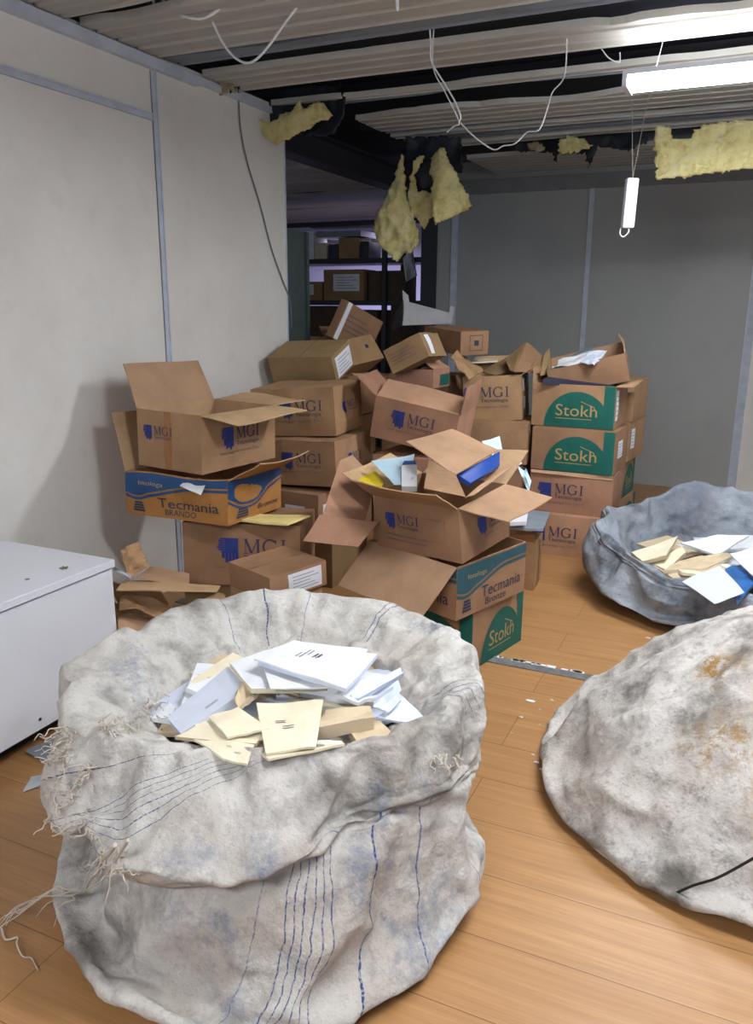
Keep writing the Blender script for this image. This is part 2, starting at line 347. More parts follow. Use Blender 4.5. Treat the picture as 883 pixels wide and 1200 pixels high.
# floor joint strip
sx0, sx1 = PZ(574, 773, 0), PZ(905, 836, 0)
bm = bmesh.new(); bx(bm, (-2.6, 3.155, 0), (2.2, 3.215, .004)); struct('trim_12', bm, STRIP)
bm = bmesh.new()
for k in range(70):
    x = -1.1+random.random()*2.2; bx(bm, (x, 3.205+random.random()*.012, .004), (x+.01+random.random()*.05, 3.222+random.random()*.008, .0055))
tag(obj('plaster_flakes', bm, PAPER), 'white chips caught along the grey strip across the floor', 'debris', kind='stuff')
# ---------------------------------------------------------------- lettering
_tc = {}
def text_tris(s):
    if s not in _tc:
        cu = bpy.data.curves.new('t', 'FONT'); cu.body = s; cu.resolution_u = 3
        o = bpy.data.objects.new('t', cu); COL.objects.link(o); bpy.context.view_layer.update()
        me = bpy.data.meshes.new_from_object(o.evaluated_get(bpy.context.evaluated_depsgraph_get()))
        me.calc_loop_triangles(); V = [(v.co.x, v.co.y) for v in me.vertices]; T = [tuple(p.vertices) for p in me.polygons]
        xs = [v[0] for v in V]; ys = [v[1] for v in V]
        x0, x1, y0, y1 = min(xs), max(xs), min(ys), max(ys)
        V = [((x-x0)/(x1-x0), (y-y0)/(y1-y0)) for x, y in V]
        bpy.data.objects.remove(o); bpy.data.curves.remove(cu); bpy.data.meshes.remove(me)
        _tc[s] = (V, T)
    return _tc[s]
class Face:
    """draws flat ink on one outer face of a carton; u rightwards, w upwards, both in metres"""
    def __init__(s, bm, face, a, b, h, x0, y0):
        s.bm, s.f, s.a, s.b, s.h, s.x0, s.y0 = bm, face, a, b, h, x0, y0; s.W = a if face in 'fb' else b; s.lift = .0022
    def P(s, u, w):
        L = s.lift
        p = {'f': (u, -L, w), 'l': (-L, s.b-u, w), 'r': (s.a+L, u, w), 'b': (s.a-u, s.b+L, w), 't': (u, w, s.h+L)}[s.f]
        return (p[0]+s.x0, p[1]+s.y0, p[2])
    def poly(s, pts, mi):
        vs = [s.bm.verts.new(s.P(*p)) for p in pts]
        try: f = s.bm.faces.new(vs); f.material_index = mi
        except Exception: pass
    def rect(s, u0, w0, u1, w1, mi, n=1):
        n = max(n, int(abs(u1-u0)/.03)+1); m = max(1, int(abs(w1-w0)/.03)+1)
        for k in range(n):
            a = u0+(u1-u0)*k/n; b = u0+(u1-u0)*(k+1)/n
            for j in range(m):
                c = w0+(w1-w0)*j/m; d = w0+(w1-w0)*(j+1)/m; s.poly([(a, c), (b, c), (b, d), (a, d)], mi)
    def text(s, t, u, w, wd, ht, mi):
        V, T = text_tris(t); vs = [s.bm.verts.new(s.P(u+x*wd, w+y*ht)) for x, y in V]
        for q in T:
            try: f = s.bm.faces.new([vs[i] for i in q]); f.material_index = mi
            except Exception: pass
    def stroke(s, p, q, wd, mi):
        d = Vector((q[0]-p[0], q[1]-p[1])); n = Vector((-d.y, d.x)).normalized()*wd/2
        s.poly([(p[0]+n.x, p[1]+n.y), (p[0]-n.x, p[1]-n.y), (q[0]-n.x, q[1]-n.y), (q[0]+n.x, q[1]+n.y)][::-1], mi)
    def arc(s, c, rx, ry, a0, a1, wd, mi, n=14):
        for k in range(n):
            t0, t1 = a0+(a1-a0)*k/n, a0+(a1-a0)*(k+1)/n
            s.poly([(c[0]+rx*math.cos(t0), c[1]+ry*math.sin(t0)), (c[0]+rx*math.cos(t1), c[1]+ry*math.sin(t1)), (c[0]+(rx-wd)*math.cos(t1), c[1]+(ry-wd*.6)*math.sin(t1)), (c[0]+(rx-wd)*math.cos(t0), c[1]+(ry-wd*.6)*math.sin(t0))], mi)
# ink slots of every carton: 1 blue, 2 indigo, 3 faint, 4 green, 5 tan, 6 navy, 7 slate, 8 tape, 9 paper, 10 writing
INKS = [BLUEI, INDIGO, FAINT, GREEN, GTXT, NAVY, SLATE, TAPE, PAPER, INK]
def mgi(F, u=.10, w=.30, s=1.0, small=False):
    W, H = F.W, F.h; u *= W; w *= H; S = H*.42*s            # crest height
    for k in range(7):                                       # striped shield crest
        y = w+S*(.42+.58*k/7); l = (.16, .05, .0, .03, .07, .05, .1)[k]*S
        F.rect(u+l, y+S*.006, u+S*.80, y+S*.073, 1)
    for k in range(5): F.rect(u+S*(.17+.13*k), w+S*(.22, .05, .10, .0, .12)[k], u+S*(.285+.13*k), w+S*.43, 1)
    F.rect(u+S*.3, w+S*.42, u+S*.78, w+S*.98, 1)
    x = u+S*1.0; b = w+S*.42; h = S*.56; k = h*.11
    F.rect(x+h*.12, b, x+h*.17, b+h, 2); F.rect(x+h*.92, b, x+h*1.06, b+h, 2)      # M
    F.stroke((x+h*.14, b+h), (x+h*.55, b+h*.05), h*.15, 2); F.stroke((x+h*.55, b+h*.05), (x+h*.97, b+h), h*.06, 2)
    for q in (.0, .82): F.rect(x+h*q, b, x+h*(q+.34), b+h*.05, 2); F.rect(x+h*q, b+h*.95, x+h*(q+.3), b+h, 2)
    cx = x+h*1.80; F.arc((cx, b+h*.5), h*.52, h*.53, .75, 2*PI-.55, h*.14, 2)      # G
    F.rect(cx+h*.28, b+h*.05, cx+h*.42, b+h*.42, 2); F.rect(cx+h*.16, b+h*.38, cx+h*.52, b+h*.43, 2); F.rect(cx+h*.34, b+h*.68, cx+h*.40, b+h*.98, 2)
    x = x+h*2.62; F.rect(x, b, x+h*.14, b+h, 2); F.rect(x-h*.12, b, x+h*.26, b+h*.05, 2); F.rect(x-h*.12, b+h*.95, x+h*.26, b+h, 2)
    F.text('Tecnologia', u+S*1.0, w+S*.08, S*1.55, S*.27, 2)
    if not small: F.text('Sua segurança em Doc', u-S*.1, w-S*.22, S*2.7, S*.18, 3)
def mgi_small(F):
    mgi(F, .14, .42, .72, True); u, w, W, H = F.W*.14, F.h*.2, F.W, F.h
    for k in range(2): F.rect(u, w+k*.022, u+W*.5, w+k*.022+.006, 3)
    for p, q in (((.6, .32), (.84, .32)), ((.84, .32), (.84, .72)), ((.6, .72), (.84, .72))): F.stroke((p[0]*W, p[1]*H), (q[0]*W, q[1]*H), .002, 3)
def stokh(F):
    W, H = F.W, F.h; c = (.56*W, .02*H); r = .40*W; ry = .82*H; n = 40; old = F.lift
    pts = [(c[0]+r*math.cos(t), c[1]+ry*math.sin(t)) for t in [PI-PI*k/n for k in range(n+1)]]
    for p, q in zip(pts, pts[1:]):
        m = 5
        for j in range(m):
            F.poly([(p[0], .002+(p[1]-.002)*j/m), (q[0], .002+(q[1]-.002)*j/m), (q[0], .002+(q[1]-.002)*(j+1)/m), (p[0], .002+(p[1]-.002)*(j+1)/m)], 4)
    for j in range(8): F.rect(.87*W, .002+(H-.004)*j/8, W-.001, .002+(H-.004)*(j+1)/8, 4, 2)
    F.lift = old+.0008; F.text('Stokh', .30*W, .27*H, .50*W, .27*H, 5); F.rect(.30*W, .20*H, .74*W, .215*H, 5, 3)
    F.stroke((.60*W, .62*H), (.76*W, .50*H), .004, 5); F.stroke((.76*W, .50*H), (.80*W, .30*H), .004, 5)
    F.lift = old
def tecma(F, word='Tecmania', sub='Bronze', mi=6):
    W, H = F.W, F.h; n = 26; old = F.lift
    def c(u): t = u/W; return H*(.52+.28*(0.5-0.5*math.cos(PI*min(1, max(0, (t-.12)/.6))))) - H*.06*math.sin(min(1, t/.25)*PI)
    for k in range(n):
        a, b = W*k/n, W*(k+1)/n
        for j in range(3):
            ya, yb = c(a), c(b); F.poly([(a, ya+(H*.97-ya)*j/3), (b, yb+(H*.97-yb)*j/3), (b, yb+(H*.97-yb)*(j+1)/3), (a, ya+(H*.97-ya)*(j+1)/3)], mi)
        F.poly([(a, c(a)-H*.10), (b, c(b)-H*.10), (b, c(b)-H*.04), (a, c(a)-H*.04)], mi)
    F.lift = old+.0008; F.text('fotologa', .14*W, .68*H, .26*W, .12*H, 5); F.lift = old
    F.text(word, .34*W, .25*H, .58*W, .22*H, 7); F.text(sub, .40*W, .08*H, .30*W, .14*H, 7); pass
    for k in range(4): F.rect((.08+.006*k)*W, (.10+.06*k)*H, (.2-.006*k)*W, (.145+.06*k)*H, 7)
def label(u0, w0, u1, w1, bars=True):
    def d(F):
        W, H = F.W, F.h; F.rect(u0*W, w0*H, u1*W, w1*H, 9, 3); old = F.lift; F.lift = old+.0008
        if bars:
            for k in range(5):
                y = w0+(w1-w0)*(.15+.16*k); F.rect((u0+(u1-u0)*.12)*W, y*H, (u0+(u1-u0)*(.9-.13*(k % 3)))*W, (y+(w1-w0)*.04)*H, 13)
        F.lift = old
    return d
def tapes(u0, u1, mi=8):
    def d(F): F.rect(u0*F.W, 0.001, u1*F.W, F.h-.001, mi, 2)
    return d
def square_mark(F):
    W, H = F.W, F.h; c = (.55*W, .5*H); s = H*.32
    for p, q in (((-1, -1), (1, -1)), ((1, -1), (1, 1)), ((1, 1), (-1, 1)), ((-1, 1), (-1, -1))): F.stroke((c[0]+p[0]*s, c[1]+p[1]*s), (c[0]+q[0]*s, c[1]+q[1]*s), .004, 7)
    F.rect(c[0]-s*.35, c[1]-s*.35, c[0]+s*.35, c[1]+s*.35, 7)
def scrawl(F):
    W, H = F.W, F.h
    for k in range(4): F.rect(.12*W, (.3+.13*k)*H, (.75-.1*(k % 2))*W, (.34+.13*k)*H, 3, 2)
# ---------------------------------------------------------------- cartons
TH = .0045
def carton(pose, lab, mat=CARD, prints=(), flaps={}, closed=False, inner=CARDI, bow=.006, group=None, name='cardboard_box', cat='box', tape=False, seed=None, dent=0, extra=None):
    """pose = near bottom corner x,y,z, yaw,pitch,roll, a (towards right), b (towards left/back), h"""
    x, y, z, yaw, pi_, ro, a, b, h = pose
    Rm = Euler((ro, pi_, yaw), 'XYZ'); c = Vector((x, y, z))+Rm.to_matrix()@Vector((a/2, b/2, 0))
    root = empty(name, c, Rm); tag(root, lab, cat, group)
    rnd = random.Random(seed if seed is not None else int(abs(x*1000)+abs(y*777)+z*1313)); sx, sy, sz = rnd.random()*9, rnd.random()*9, rnd.random()*9
    def deform(bmm):
        for v in bmm.verts:
            p = v.co; s1 = math.sin(PI*min(1, max(0, (p.y+b/2)/b)))*math.sin(PI*min(1, max(0, p.z/h))); s2 = math.sin(PI*min(1, max(0, (p.x+a/2)/a)))*math.sin(PI*min(1, max(0, p.z/h)))
            n = fbm((p.x*6+sx, p.y*6+sy, p.z*6+sz), 2)
            v.co = p+Vector((p.x/(a/2)*(bow*s1+dent*n*s1), p.y/(b/2)*(bow*s2+dent*n*s2), dent*.4*n*(p.z/h)))
    bm = bmesh.new(); X0, Y0 = -a/2, -b/2
    def grid(P, nu, nv, mi=0):
        g = [[bm.verts.new(P(i/nu, j/nv)) for j in range(nv+1)] for i in range(nu+1)]
        for i in range(nu):
            for j in range(nv): f = bm.faces.new((g[i][j], g[i+1][j], g[i+1][j+1], g[i][j+1])); f.material_index = mi
    q = 14
    if closed:
        grid(lambda s, t: (X0+a*s, Y0, h*t), q, 8); grid(lambda s, t: (X0+a, Y0+b*s, h*t), q, 8)
        grid(lambda s, t: (X0+a*(1-s), Y0+b, h*t), q, 8); grid(lambda s, t: (X0, Y0+b*(1-s), h*t), q, 8)
        grid(lambda s, t: (X0+a*s, Y0+b*(1-t), 0), q, q)
        # two top flaps meeting at a slightly open seam
        grid(lambda s, t: (X0+a*s, Y0+(b/2-.002)*t, h+.003*math.sin(PI*s)*t), q, 4); grid(lambda s, t: (X0+a*s, Y0+b/2+.002+(b/2-.002)*t, h+.002*math.sin(PI*s)*(1-t)), q, 4)
        bmesh.ops.remove_doubles(bm, verts=bm.verts[:], dist=.0005)
        bmesh.ops.recalc_face_normals(bm, faces=bm.faces[:])
    else:
        t_ = TH
        def wall(p0, p1, n):                 # outer skin, inner skin, rim
            P0, P1, N = Vector(p0), Vector(p1), Vector(n)*t_
            grid(lambda s, t: P0.lerp(P1, s)+Vector((0, 0, h*t)), q, 8)
            grid(lambda s, t: P1.lerp(P0, s)+N+Vector((0, 0, h*t)), q, 8, 11)
            grid(lambda s, t: P0.lerp(P1, s)+N*t+Vector((0, 0, h)), q, 1, 11)
        wall((X0, Y0, 0), (X0+a, Y0, 0), (0, 1, 0)); wall((X0+a, Y0, 0), (X0+a, Y0+b, 0), (-1, 0, 0))
        wall((X0+a, Y0+b, 0), (X0, Y0+b, 0), (0, -1, 0)); wall((X0, Y0+b, 0), (X0, Y0, 0), (1, 0, 0))
        grid(lambda s, t: (X0+a*s, Y0+b*t, TH), q, q, 11); grid(lambda s, t: (X0+a*s, Y0+b*(1-t), 0), q, q)
    for fc, fn in prints: fn(Face(bm, fc, a, b, h, X0, Y0))
    if tape:
        Fc = Face(bm, 't', a, b, h, X0, Y0); Fc.lift = .0045; Fc.rect(0, b/2-.028, a, b/2+.028, 8, 8)
        for fc in 'rl': F2 = Face(bm, fc, a, b, h, X0, Y0); F2.rect(b/2-.028, h-.07, b/2+.028, h-.001, 8)
    deform(bm)
    obj('carton_body', bm, [mat]+INKS+[inner, TEAL, FINK], root)
    hd = {'f': ((0, 0), (a, 0), (0, 1)), 'l': ((0, b), (0, 0), (1, 0)), 'b': ((a, b), (0, b), (0, -1)), 'r': ((a, 0), (a, b), (-1, 0))}
    for sd, fl in flaps.items():
        ang, L, sh = fl[:3]; curl = fl[3] if len(fl) > 3 else .012
        h0, h1, n = [Vector(v) for v in hd[sd]]; t = (h1-h0).normalized(); al = math.radians(ang); Lh = (h1-h0).length
        fb = bmesh.new(); nu, nv = 8, 6; d = Vector((n.x*math.cos(al), n.y*math.cos(al), math.sin(al))); nrm = Vector((-n.x*math.sin(al), -n.y*math.sin(al), math.cos(al)))
        G2 = []
        for k in (0, 1):
            gg = []
            for i in range(nu+1):
                row = []
                for j in range(nv+1):
                    s_, t_ = i/nu, j/nv; ins = .004+.006*t_
                    p = Vector((h0.x+X0, h0.y+Y0, h))+Vector((t.x, t.y, 0))*(ins+(Lh-2*ins)*s_+sh*t_)+d*(L*t_)
                    wv = curl*math.sin(t_*PI*.5)**2*math.sin(s_*2.6+sx)+.006*fbm((s_*2+sx, t_*2+sy, sz), 2)*t_
                    row.append(fb.verts.new(p+nrm*(wv+(TH if k else 0))))
                gg.append(row)
            G2.append(gg)
        A, B = G2
        for i in range(nu):
            for j in range(nv):
                f = fb.faces.new((A[i][j], A[i][j+1], A[i+1][j+1], A[i+1][j])); f.material_index = 0   # underside of the flap when closed = inside
                f = fb.faces.new((B[i][j], B[i+1][j], B[i+1][j+1], B[i][j+1])); f.material_index = 1
        bmesh.ops.recalc_face_normals(fb, faces=fb.faces[:])
        for i in range(nu):
            for j in (0, nv): f = fb.faces.new((A[i][j], A[i+1][j], B[i+1][j], B[i][j])); f.material_index = 0
        for j in range(nv):
            for i in (0, nu): f = fb.faces.new((A[i][j], A[i][j+1], B[i][j+1], B[i][j])); f.material_index = 0
        bmesh.ops.recalc_face_normals(fb, faces=fb.faces[:])
        obj('flap', fb, [inner, mat], root)
    return root
BIG = 'printed archive cartons in the stacks'
# right stack, four cartons facing the room
carton((-0.700, 4.853, 0, 1.60, 0, 0, .38, .500, .259), 'cardboard box with blue crest and MGI print at the bottom of the right-hand stack', CARDP, [('l', mgi)], closed=True)
carton((-0.680, 4.900, .262, 1.565, 0, 0, .38, .510, .258), 'cardboard box with MGI print directly under the two green boxes of the right stack', CARDP, [('l', mgi)], {'r': (200, .12, 0), 'l': (232, .022, 0)})
carton((-0.690, 4.890, .524, 1.515, 0, 0, .39, .505, .262), 'green Stokh cardboard box, lower of the two in the right-hand stack', CARD, [('l', stokh), ('f', label(.2, .35, .5, .75))], closed=True)
carton((-0.715, 4.950, .790, 1.530, 0, 0, .38, .505, .259), 'open green Stokh cardboard box, upper of the two in the right-hand stack', CARD, [('l', stokh), ('f', label(.05, .2, .2, .9))], {'f': (170, .09, .0), 'b': (95, .09, 0)})
# row behind it
for k, (lab, pr, z) in enumerate([('cardboard box at the foot of the rear row behind the right-hand stack', [('f', stokh)], 0), ('cardboard box with green print peeking out right of the right-hand stack', [('f', stokh), ('l', stokh)], .263), ('cardboard box with white label behind the lower green Stokh box', [('f', label(.1, .3, .3, .8))], .527), ('plain cardboard box behind the upper green Stokh box', [], .79)]):
    carton((-0.70+.012*k-.02*(k == 1), 5.40, z, 1.446+.03*(k % 2), 0, 0, .38, .5, .26), lab, CARD, pr, closed=True)
carton((-0.665, 5.12, 1.075, 1.74, -.16, -.26, .36, .47, .17), 'tipped open cardboard box with papers on top of the right-hand stack', CARD, [], {'f': (80, .06, 0)})
# centre stack by the big sack
carton((-0.944, 3.035, 0, 1.326, 0, 0, .427, .50, .262), 'green Stokh cardboard box on the floor beneath the centre stack', CARD, [('f', stokh), ('l', stokh)], closed=True)
carton((-0.978, 2.909, .268, 1.212, -.03, .015, .469, .502, .229), 'open cardboard box with teal wave print and a wide folded-down flap, centre stack', CARD, [('f', lambda F: tecma(F, 'Tecmania', 'Bronze', 11+1)), ('l', lambda F: tecma(F, mi=12))], {'l': (218, .25, 0, .004)}, bow=.003)
carton((-0.960, 2.914, .512, 1.282, -.13, -.03, .345, .447, .232), 'overfull open MGI cardboard box topping the centre stack', CARD, [('l', mgi_small), ('f', lambda F: mgi(F, .3, .34, .8))], {'l': (144, .20, .04), 'f': (186, .22, 0, .006), 'r': (160, .24, .02), 'b': (156, .19, 0)}, bow=.01)
# left stack
carton((-1.723, 2.950, .281, 1.897, .03, 0, .356, .533, .284), 'MGI cardboard box carrying the golden printed box of the left stack', CARD, [('l', lambda F: mgi(F, .30, .36, 1))], closed=True, bow=.008)
carton((-1.80, 2.98, 0, 1.85, 0, 0, .36, .50, .279), 'plain cardboard box on the floor under the left stack', CARDG, [], closed=True)
def wave_only(F):
    W, H = F.W, F.h; n = 14
    for k in range(n):
        a, b = W*k/n, W*(k+1)/n; c = lambda u: H*(.58-.22*math.sin(PI*min(1, u/W*1.5))+.25*(u/W)**2)
        F.poly([(a, c(a)), (b, c(b)), (b, H*.98), (a, H*.98)], 6); F.poly([(a, c(a)-H*.1), (b, c(b)-H*.1), (b, c(b)-H*.05), (a, c(a)-H*.05)], 6)
    F.text('Bronze', .5*W, .18*H, .4*W, .13*H, 7)
    for k in range(4): F.rect((.14+.01*k)*W, (.10+.06*k)*H, (.34-.01*k)*W, (.145+.06*k)*H, 7)
carton((-1.952, 2.743, .590, 1.596, .04, .0, .448, .538, .195), 'golden printed cardboard box with blue wave band under the open box of the left stack', CARDO, [('l', lambda F: tecma(F, 'Tecmania', 'BRANDO')), ('f', wave_only)], {'b': (104, .26, 0), 'f': (150, .20, -.04, .02)}, bow=.012, dent=.02)
carton((-2.083, 2.754, .798, 1.485, .012, .02, .517, .370, .253), 'open MGI cardboard box with its back flap standing against the left wall', CARD, [('f', lambda F: mgi(F, .24, .34, .95)), ('l', lambda F: (mgi(F, .10, .48, .62, True), tapes(.44, .54)(F)))], {'b': (124, .22, -.04, .004), 'f': (184, .19, 0, .008), 'r': (176, .22, -.03, .006)}, bow=.004)
carton((-1.600, 2.510, .378, 1.197, -.04, 0, .285, .280, .105), 'small closed cardboard box with white label leaning in front of the left stack', CARD, [('f', label(.30, .1, .9, .9))], {}, closed=True)
carton((-1.62, 2.53, 0, 1.197, 0, 0, .27, .27, .372), 'plain cardboard box standing under the small labelled box', CARD, closed=True)
# column behind the left stack
carton((-2.016, 3.865, .815, 1.653, -.02, -.06, .406, .503, .265), 'MGI cardboard box under the dull closed box near the opening', CARD, [('l', lambda F: mgi(F, .34, .36, .9)), ('f', lambda F: mgi(F, .3, .4, .6, True))], closed=True, dent=.03)
carton((-1.952, 3.745, .560, 1.584, -.01, -.05, .460, .495, .245), 'MGI cardboard box second from top behind the left stack', CARD, [('l', lambda F: mgi(F, .34, .36, .9)), ('f', lambda F: mgi(F, .3, .4, .6, True))], {}, closed=True, dent=.02)
carton((-2.02, 3.66, .29, 1.50, 0, 0, .40, .42, .235), 'dark cardboard box with small white label behind the golden box', CARD, [('f', label(.1, .2, .45, .75)), ('l', label(.5, .3, .8, .7))], closed=True)
carton((-1.96, 3.70, 0, 1.55, 0, 0, .42, .46, .285), 'cardboard box on the floor behind the left stack', CARDG, [], closed=True)
carton((-2.230, 4.285, 1.06, 1.590, -.36, -.05, .26, .436, .165), 'dull brown closed cardboard box with white end label, on the heap by the wall', CARDG, [('f', label(.12, .08, .92, .85))], closed=True)
carton((-2.80, 5.2, 1.055, 1.45, 0, 0, .30, .40, .22), 'small open cardboard box between the wall end and the white-taped box', CARD, [], {'f': (60, .1, 0)})
carton((-2.35, 4.68, .80, 1.5, 0, 0, .40, .45, .26), 'cardboard box buried behind the heap next to the wall end', CARD, closed=True)
carton((-2.548, 4.833, 1.297, 1.367, .339, .283, .417, .063, .259), 'flat cardboard box with white tape standing tilted on top of the heap', CARD, [('f', scrawl), ('f', tapes(.02, .12, 9))], closed=True, bow=.001)
carton((-2.36, 4.70, 1.123, 1.324, -.109, -.585, .371, .318, .186), 'tilted cardboard box with a hand hole under the white-taped box', CARD, [('f', lambda F: F.rect(.66*F.W, .5*F.h, .74*F.W, .64*F.h, 7))], closed=True)
carton((-1.658, 4.311, 1.230, 1.618, .041, -.46, .339, .24, .145), 'worn cardboard box with grey writing lying tilted on the heap', CARDG, [('l', scrawl), ('f', label(.15, .1, .35, .9, False))], closed=True, dent=.02)
carton((-1.711, 5.004, 1.197, .884, -.03, .05, .21, .475, .15), 'closed cardboard box with square black mark at the back of the heap', CARD, [('f', square_mark)], closed=True)
carton((-1.699, 4.494, 1.032, 1.612, .03, -.01, .321, .24, .11), 'low cardboard box with green corner print in the middle of the heap', CARDP, [('f', lambda F: F.rect(.35*F.W, .1*F.h, .95*F.W, .7*F.h, 4, 2))], {'f': (30, .1, 0)})
carton((-1.411, 4.037, .722, 1.629, -.052, .175, .353, .478, .228), 'open pinkish MGI cardboard box leaning sideways in the middle of the heap', CARDP, [('l', lambda F: mgi(F, .22, .36, 1))], {'f': (92, .15, 0, .004), 'b': (150, .16, 0), 'l': (18, .20, -.02, .004)}, inner=CARDP)
carton((-1.28, 4.98, .815, 1.70, .01, -.07, .35, .37, .28), 'cardboard box with MGI print and four white stickers right of the leaning pink box', CARD, [('l', lambda F: mgi(F, .0, .36, .95)), ('f', lambda F: [label(u, w_, u+.2, w_+.28, False)(F) for u, w_ in ((.1, .62), (.6, .66), (.15, .22), (.65, .3))])], {'f': (140, .10, 0), 'r': (120, .12, 0)})
carton((-1.22, 4.90, .545, 1.66, 0, 0, .40, .42, .262), 'cardboard box under the box with four white stickers', CARD, closed=True)
HB = 'plain cartons buried beneath the heap'
for (x, y, z, yw) in ((-1.25, 4.85, 0, 1.6), (-1.24, 4.87, .27, 1.65), (-1.80, 5.02, 0, 1.6), (-1.80, 5.02, .265, 1.55), (-1.8, 5.0, .53, 1.6), (-1.8, 5.02, .795, 1.6), (-2.80, 5.2, 0, 1.5), (-2.80, 5.2, .263, 1.5), (-2.80, 5.2, .526, 1.5), (-2.80, 5.2, .79, 1.5), (-2.32, 4.6, 0, 1.6), (-2.33, 4.6, .265, 1.55), (-2.32, 4.62, .532, 1.55)):
    carton((x, y, z, yw, 0, 0, .40, .45, .262), 'plain brown cardboard box buried low in the heap', CARD, closed=True, group=HB)
carton((-1.36, 4.00, .45, 1.56, 0, 0, .38, .50, .255), 'cardboard box under the leaning pink MGI box', CARDP, closed=True)
carton((-1.36, 4.02, .0, 1.60, 0, 0, .38, .50, .225), 'cardboard box on the floor of the middle column', CARD, closed=True)
carton((-1.36, 4.02, .225, 1.58, 0, 0, .38, .50, .222), 'cardboard box one up from the floor in the middle column', CARD, closed=True)
# bottom left crushed box, narrow box behind the centre stack
carton((-2.256, 2.367, 0, 1.585, 0, 0, .382, .34, .135), 'low open taped cardboard box between the white cabinet and the big sack', CARD, [('f', tapes(.30, .42))], {'f': (20, .14, 0, .02), 'b': (150, .14, 0), 'r': (60, .16, 0)}, dent=.03)
carton((-0.954, 4.141, 0, 1.630, 0, 0, .204, .20, .277), 'narrow open cardboard box on the floor right of the centre stack', CARD, [('f', tapes(.4, .55))], {'l': (120, .05, 0)})
# ---------------------------------------------------------------- loose sheets of card, paper and binders
def quad(name, pts, th, mat, lab=None, cat=None, group=None, parent=None, warp=.006, n=8, edge=None, marks=0, pages=False, markbox=None):
    """slab through four corner points (in order), gently warped, with thickness th below it"""
    P = [Vector(p) for p in pts]; bm = bmesh.new(); s0 = random.random()*9
    nrm = (P[1]-P[0]).cross(P[3]-P[0]).normalized()
    if nrm.z < 0: nrm = -nrm
    top = [[None]*(n+1) for _ in range(n+1)]; bot = [[None]*(n+1) for _ in range(n+1)]
    for i in range(n+1):
        for j in range(n+1):
            s, t = i/n, j/n; p = P[0].lerp(P[1], s).lerp(P[3].lerp(P[2], s), t)
            p = p+nrm*warp*fbm((s*1.6+s0, t*1.6, s0), 2)
            top[i][j] = bm.verts.new(p); bot[i][j] = bm.verts.new(p-nrm*th)
    for i in range(n):
        for j in range(n):
            f = bm.faces.new((top[i][j], top[i+1][j], top[i+1][j+1], top[i][j+1]))
            f = bm.faces.new((bot[i][j], bot[i][j+1], bot[i+1][j+1], bot[i+1][j]))
    for i in range(n):
        for (j, sgn) in ((0, 1), (n, -1)): bm.faces.new((top[i][j], top[i+1][j], bot[i+1][j], bot[i][j])).material_index = 1
        for j in (0, n): bm.faces.new((top[j][i], top[j][i+1], bot[j][i+1], bot[j][i])).material_index = 1
    bmesh.ops.recalc_face_normals(bm, faces=bm.faces[:])
    if marks:                                # short lines of writing lying on the sheet
        rr = random.Random(int(s0*1e4))
        for k in range(marks):
            s1 = .25+.4*rr.random(); t1 = .2+.55*rr.random(); L = .08+.16*rr.random()
            def at(s, t):
                p = P[0].lerp(P[1], s).lerp(P[3].lerp(P[2], s), t); return p+nrm*(warp*fbm((s*1.6+s0, t*1.6, s0), 2)+.0012)
            for q in range(2):
                f = bm.faces.new([bm.verts.new(at(s1+a, t1+.045*q+b)) for a, b in ((0, 0), (L, 0), (L, .012), (0, .012))]); f.material_index = 2
    o = obj(name, bm, [mat, edge or mat, INK], parent)
    if parent is None:
        tag(o, lab, cat, group); rebase(o)
    return o
def sheet_px(name, px, mat, lab, cat='paper', th=.0015, **kw):
    return quad(name, [PD(*p) for p in px], th, mat, lab, cat, **kw)
CB = 'cardboard_sheet'
# tall opened-out card panels left of the centre stack
v = empty('opened_carton', PD(395, 660, 3.5)); tag(v, 'opened-out pinkish cardboard carton lying slanted between the left and centre stacks', 'cardboard')
vi = Matrix.Translation(-v.location)
def vq(nm, px, m=CARDP, w_=.006): return quad(nm, [vi@PD(*p) for p in px], .005, m, parent=v, warp=w_)
vq('side_panel', [(378, 605, 3.30), (398.8, 538, 3.62), (437, 577, 3.60), (427.7, 613, 3.30)]); vq('flap', [(355.3, 634, 3.22), (375, 603, 3.30), (444, 612, 3.28), (420, 641, 3.2)], CARDP); vq('flap', [(398, 540, 3.62), (413, 533, 3.7), (440, 560, 3.7), (433, 580, 3.62)], CARDI)
v2 = sheet_px(CB, [(136, 690, 2.92), (151.6, 678, 3.1), (258.6, 686, 3.05), (254.5, 692.8, 2.95)], CARDI, 'long flap of cardboard lying on the scraps beside the white cabinet', 'cardboard', th=.005)
sheet_px(CB, [(137, 646.5, 3.0), (162, 635, 3.1), (178, 662, 3.1), (152, 679, 3.0)], CARD, 'bent upright scrap of cardboard against the wall behind the white cabinet', 'cardboard', th=.005, warp=.03)
sheet_px(CB, [(160, 676, 3.05), (176, 664, 3.25), (222, 672, 3.25), (222, 690, 3.05)], CARDI, 'cardboard piece under the MGI box of the left stack', 'cardboard', th=.005)
sheet_px(CB, [(139, 742, 2.80), (139, 716, 3.0), (180, 722, 3.0), (196, 736, 2.85)], CARDI, 'pale cardboard scrap lying on the low open box near the cabinet', 'cardboard', th=.004, warp=.02)
sheet_px(CB, [(139, 718, 2.9), (142, 694, 3.05), (200, 705, 3.05), (190, 727, 2.9)], CARD, 'brown crumpled cardboard scrap under the long flap', 'cardboard', th=.004, warp=.04)
sheet_px(CB, [(230, 700, 3.0), (258, 697, 3.1), (275, 712, 3.05), (262, 722, 2.95)], CARDI, 'curved cardboard scrap behind the big sack left of the labelled small box', 'cardboard', th=.004, warp=.04)
sheet_px('pipe', [(133, 668, 2.95), (133, 664, 2.95), (150, 672, 3.0), (150, 677, 3.0)], GALV, 'short grey metal rail on the floor behind the white cabinet', 'rail', th=.02)
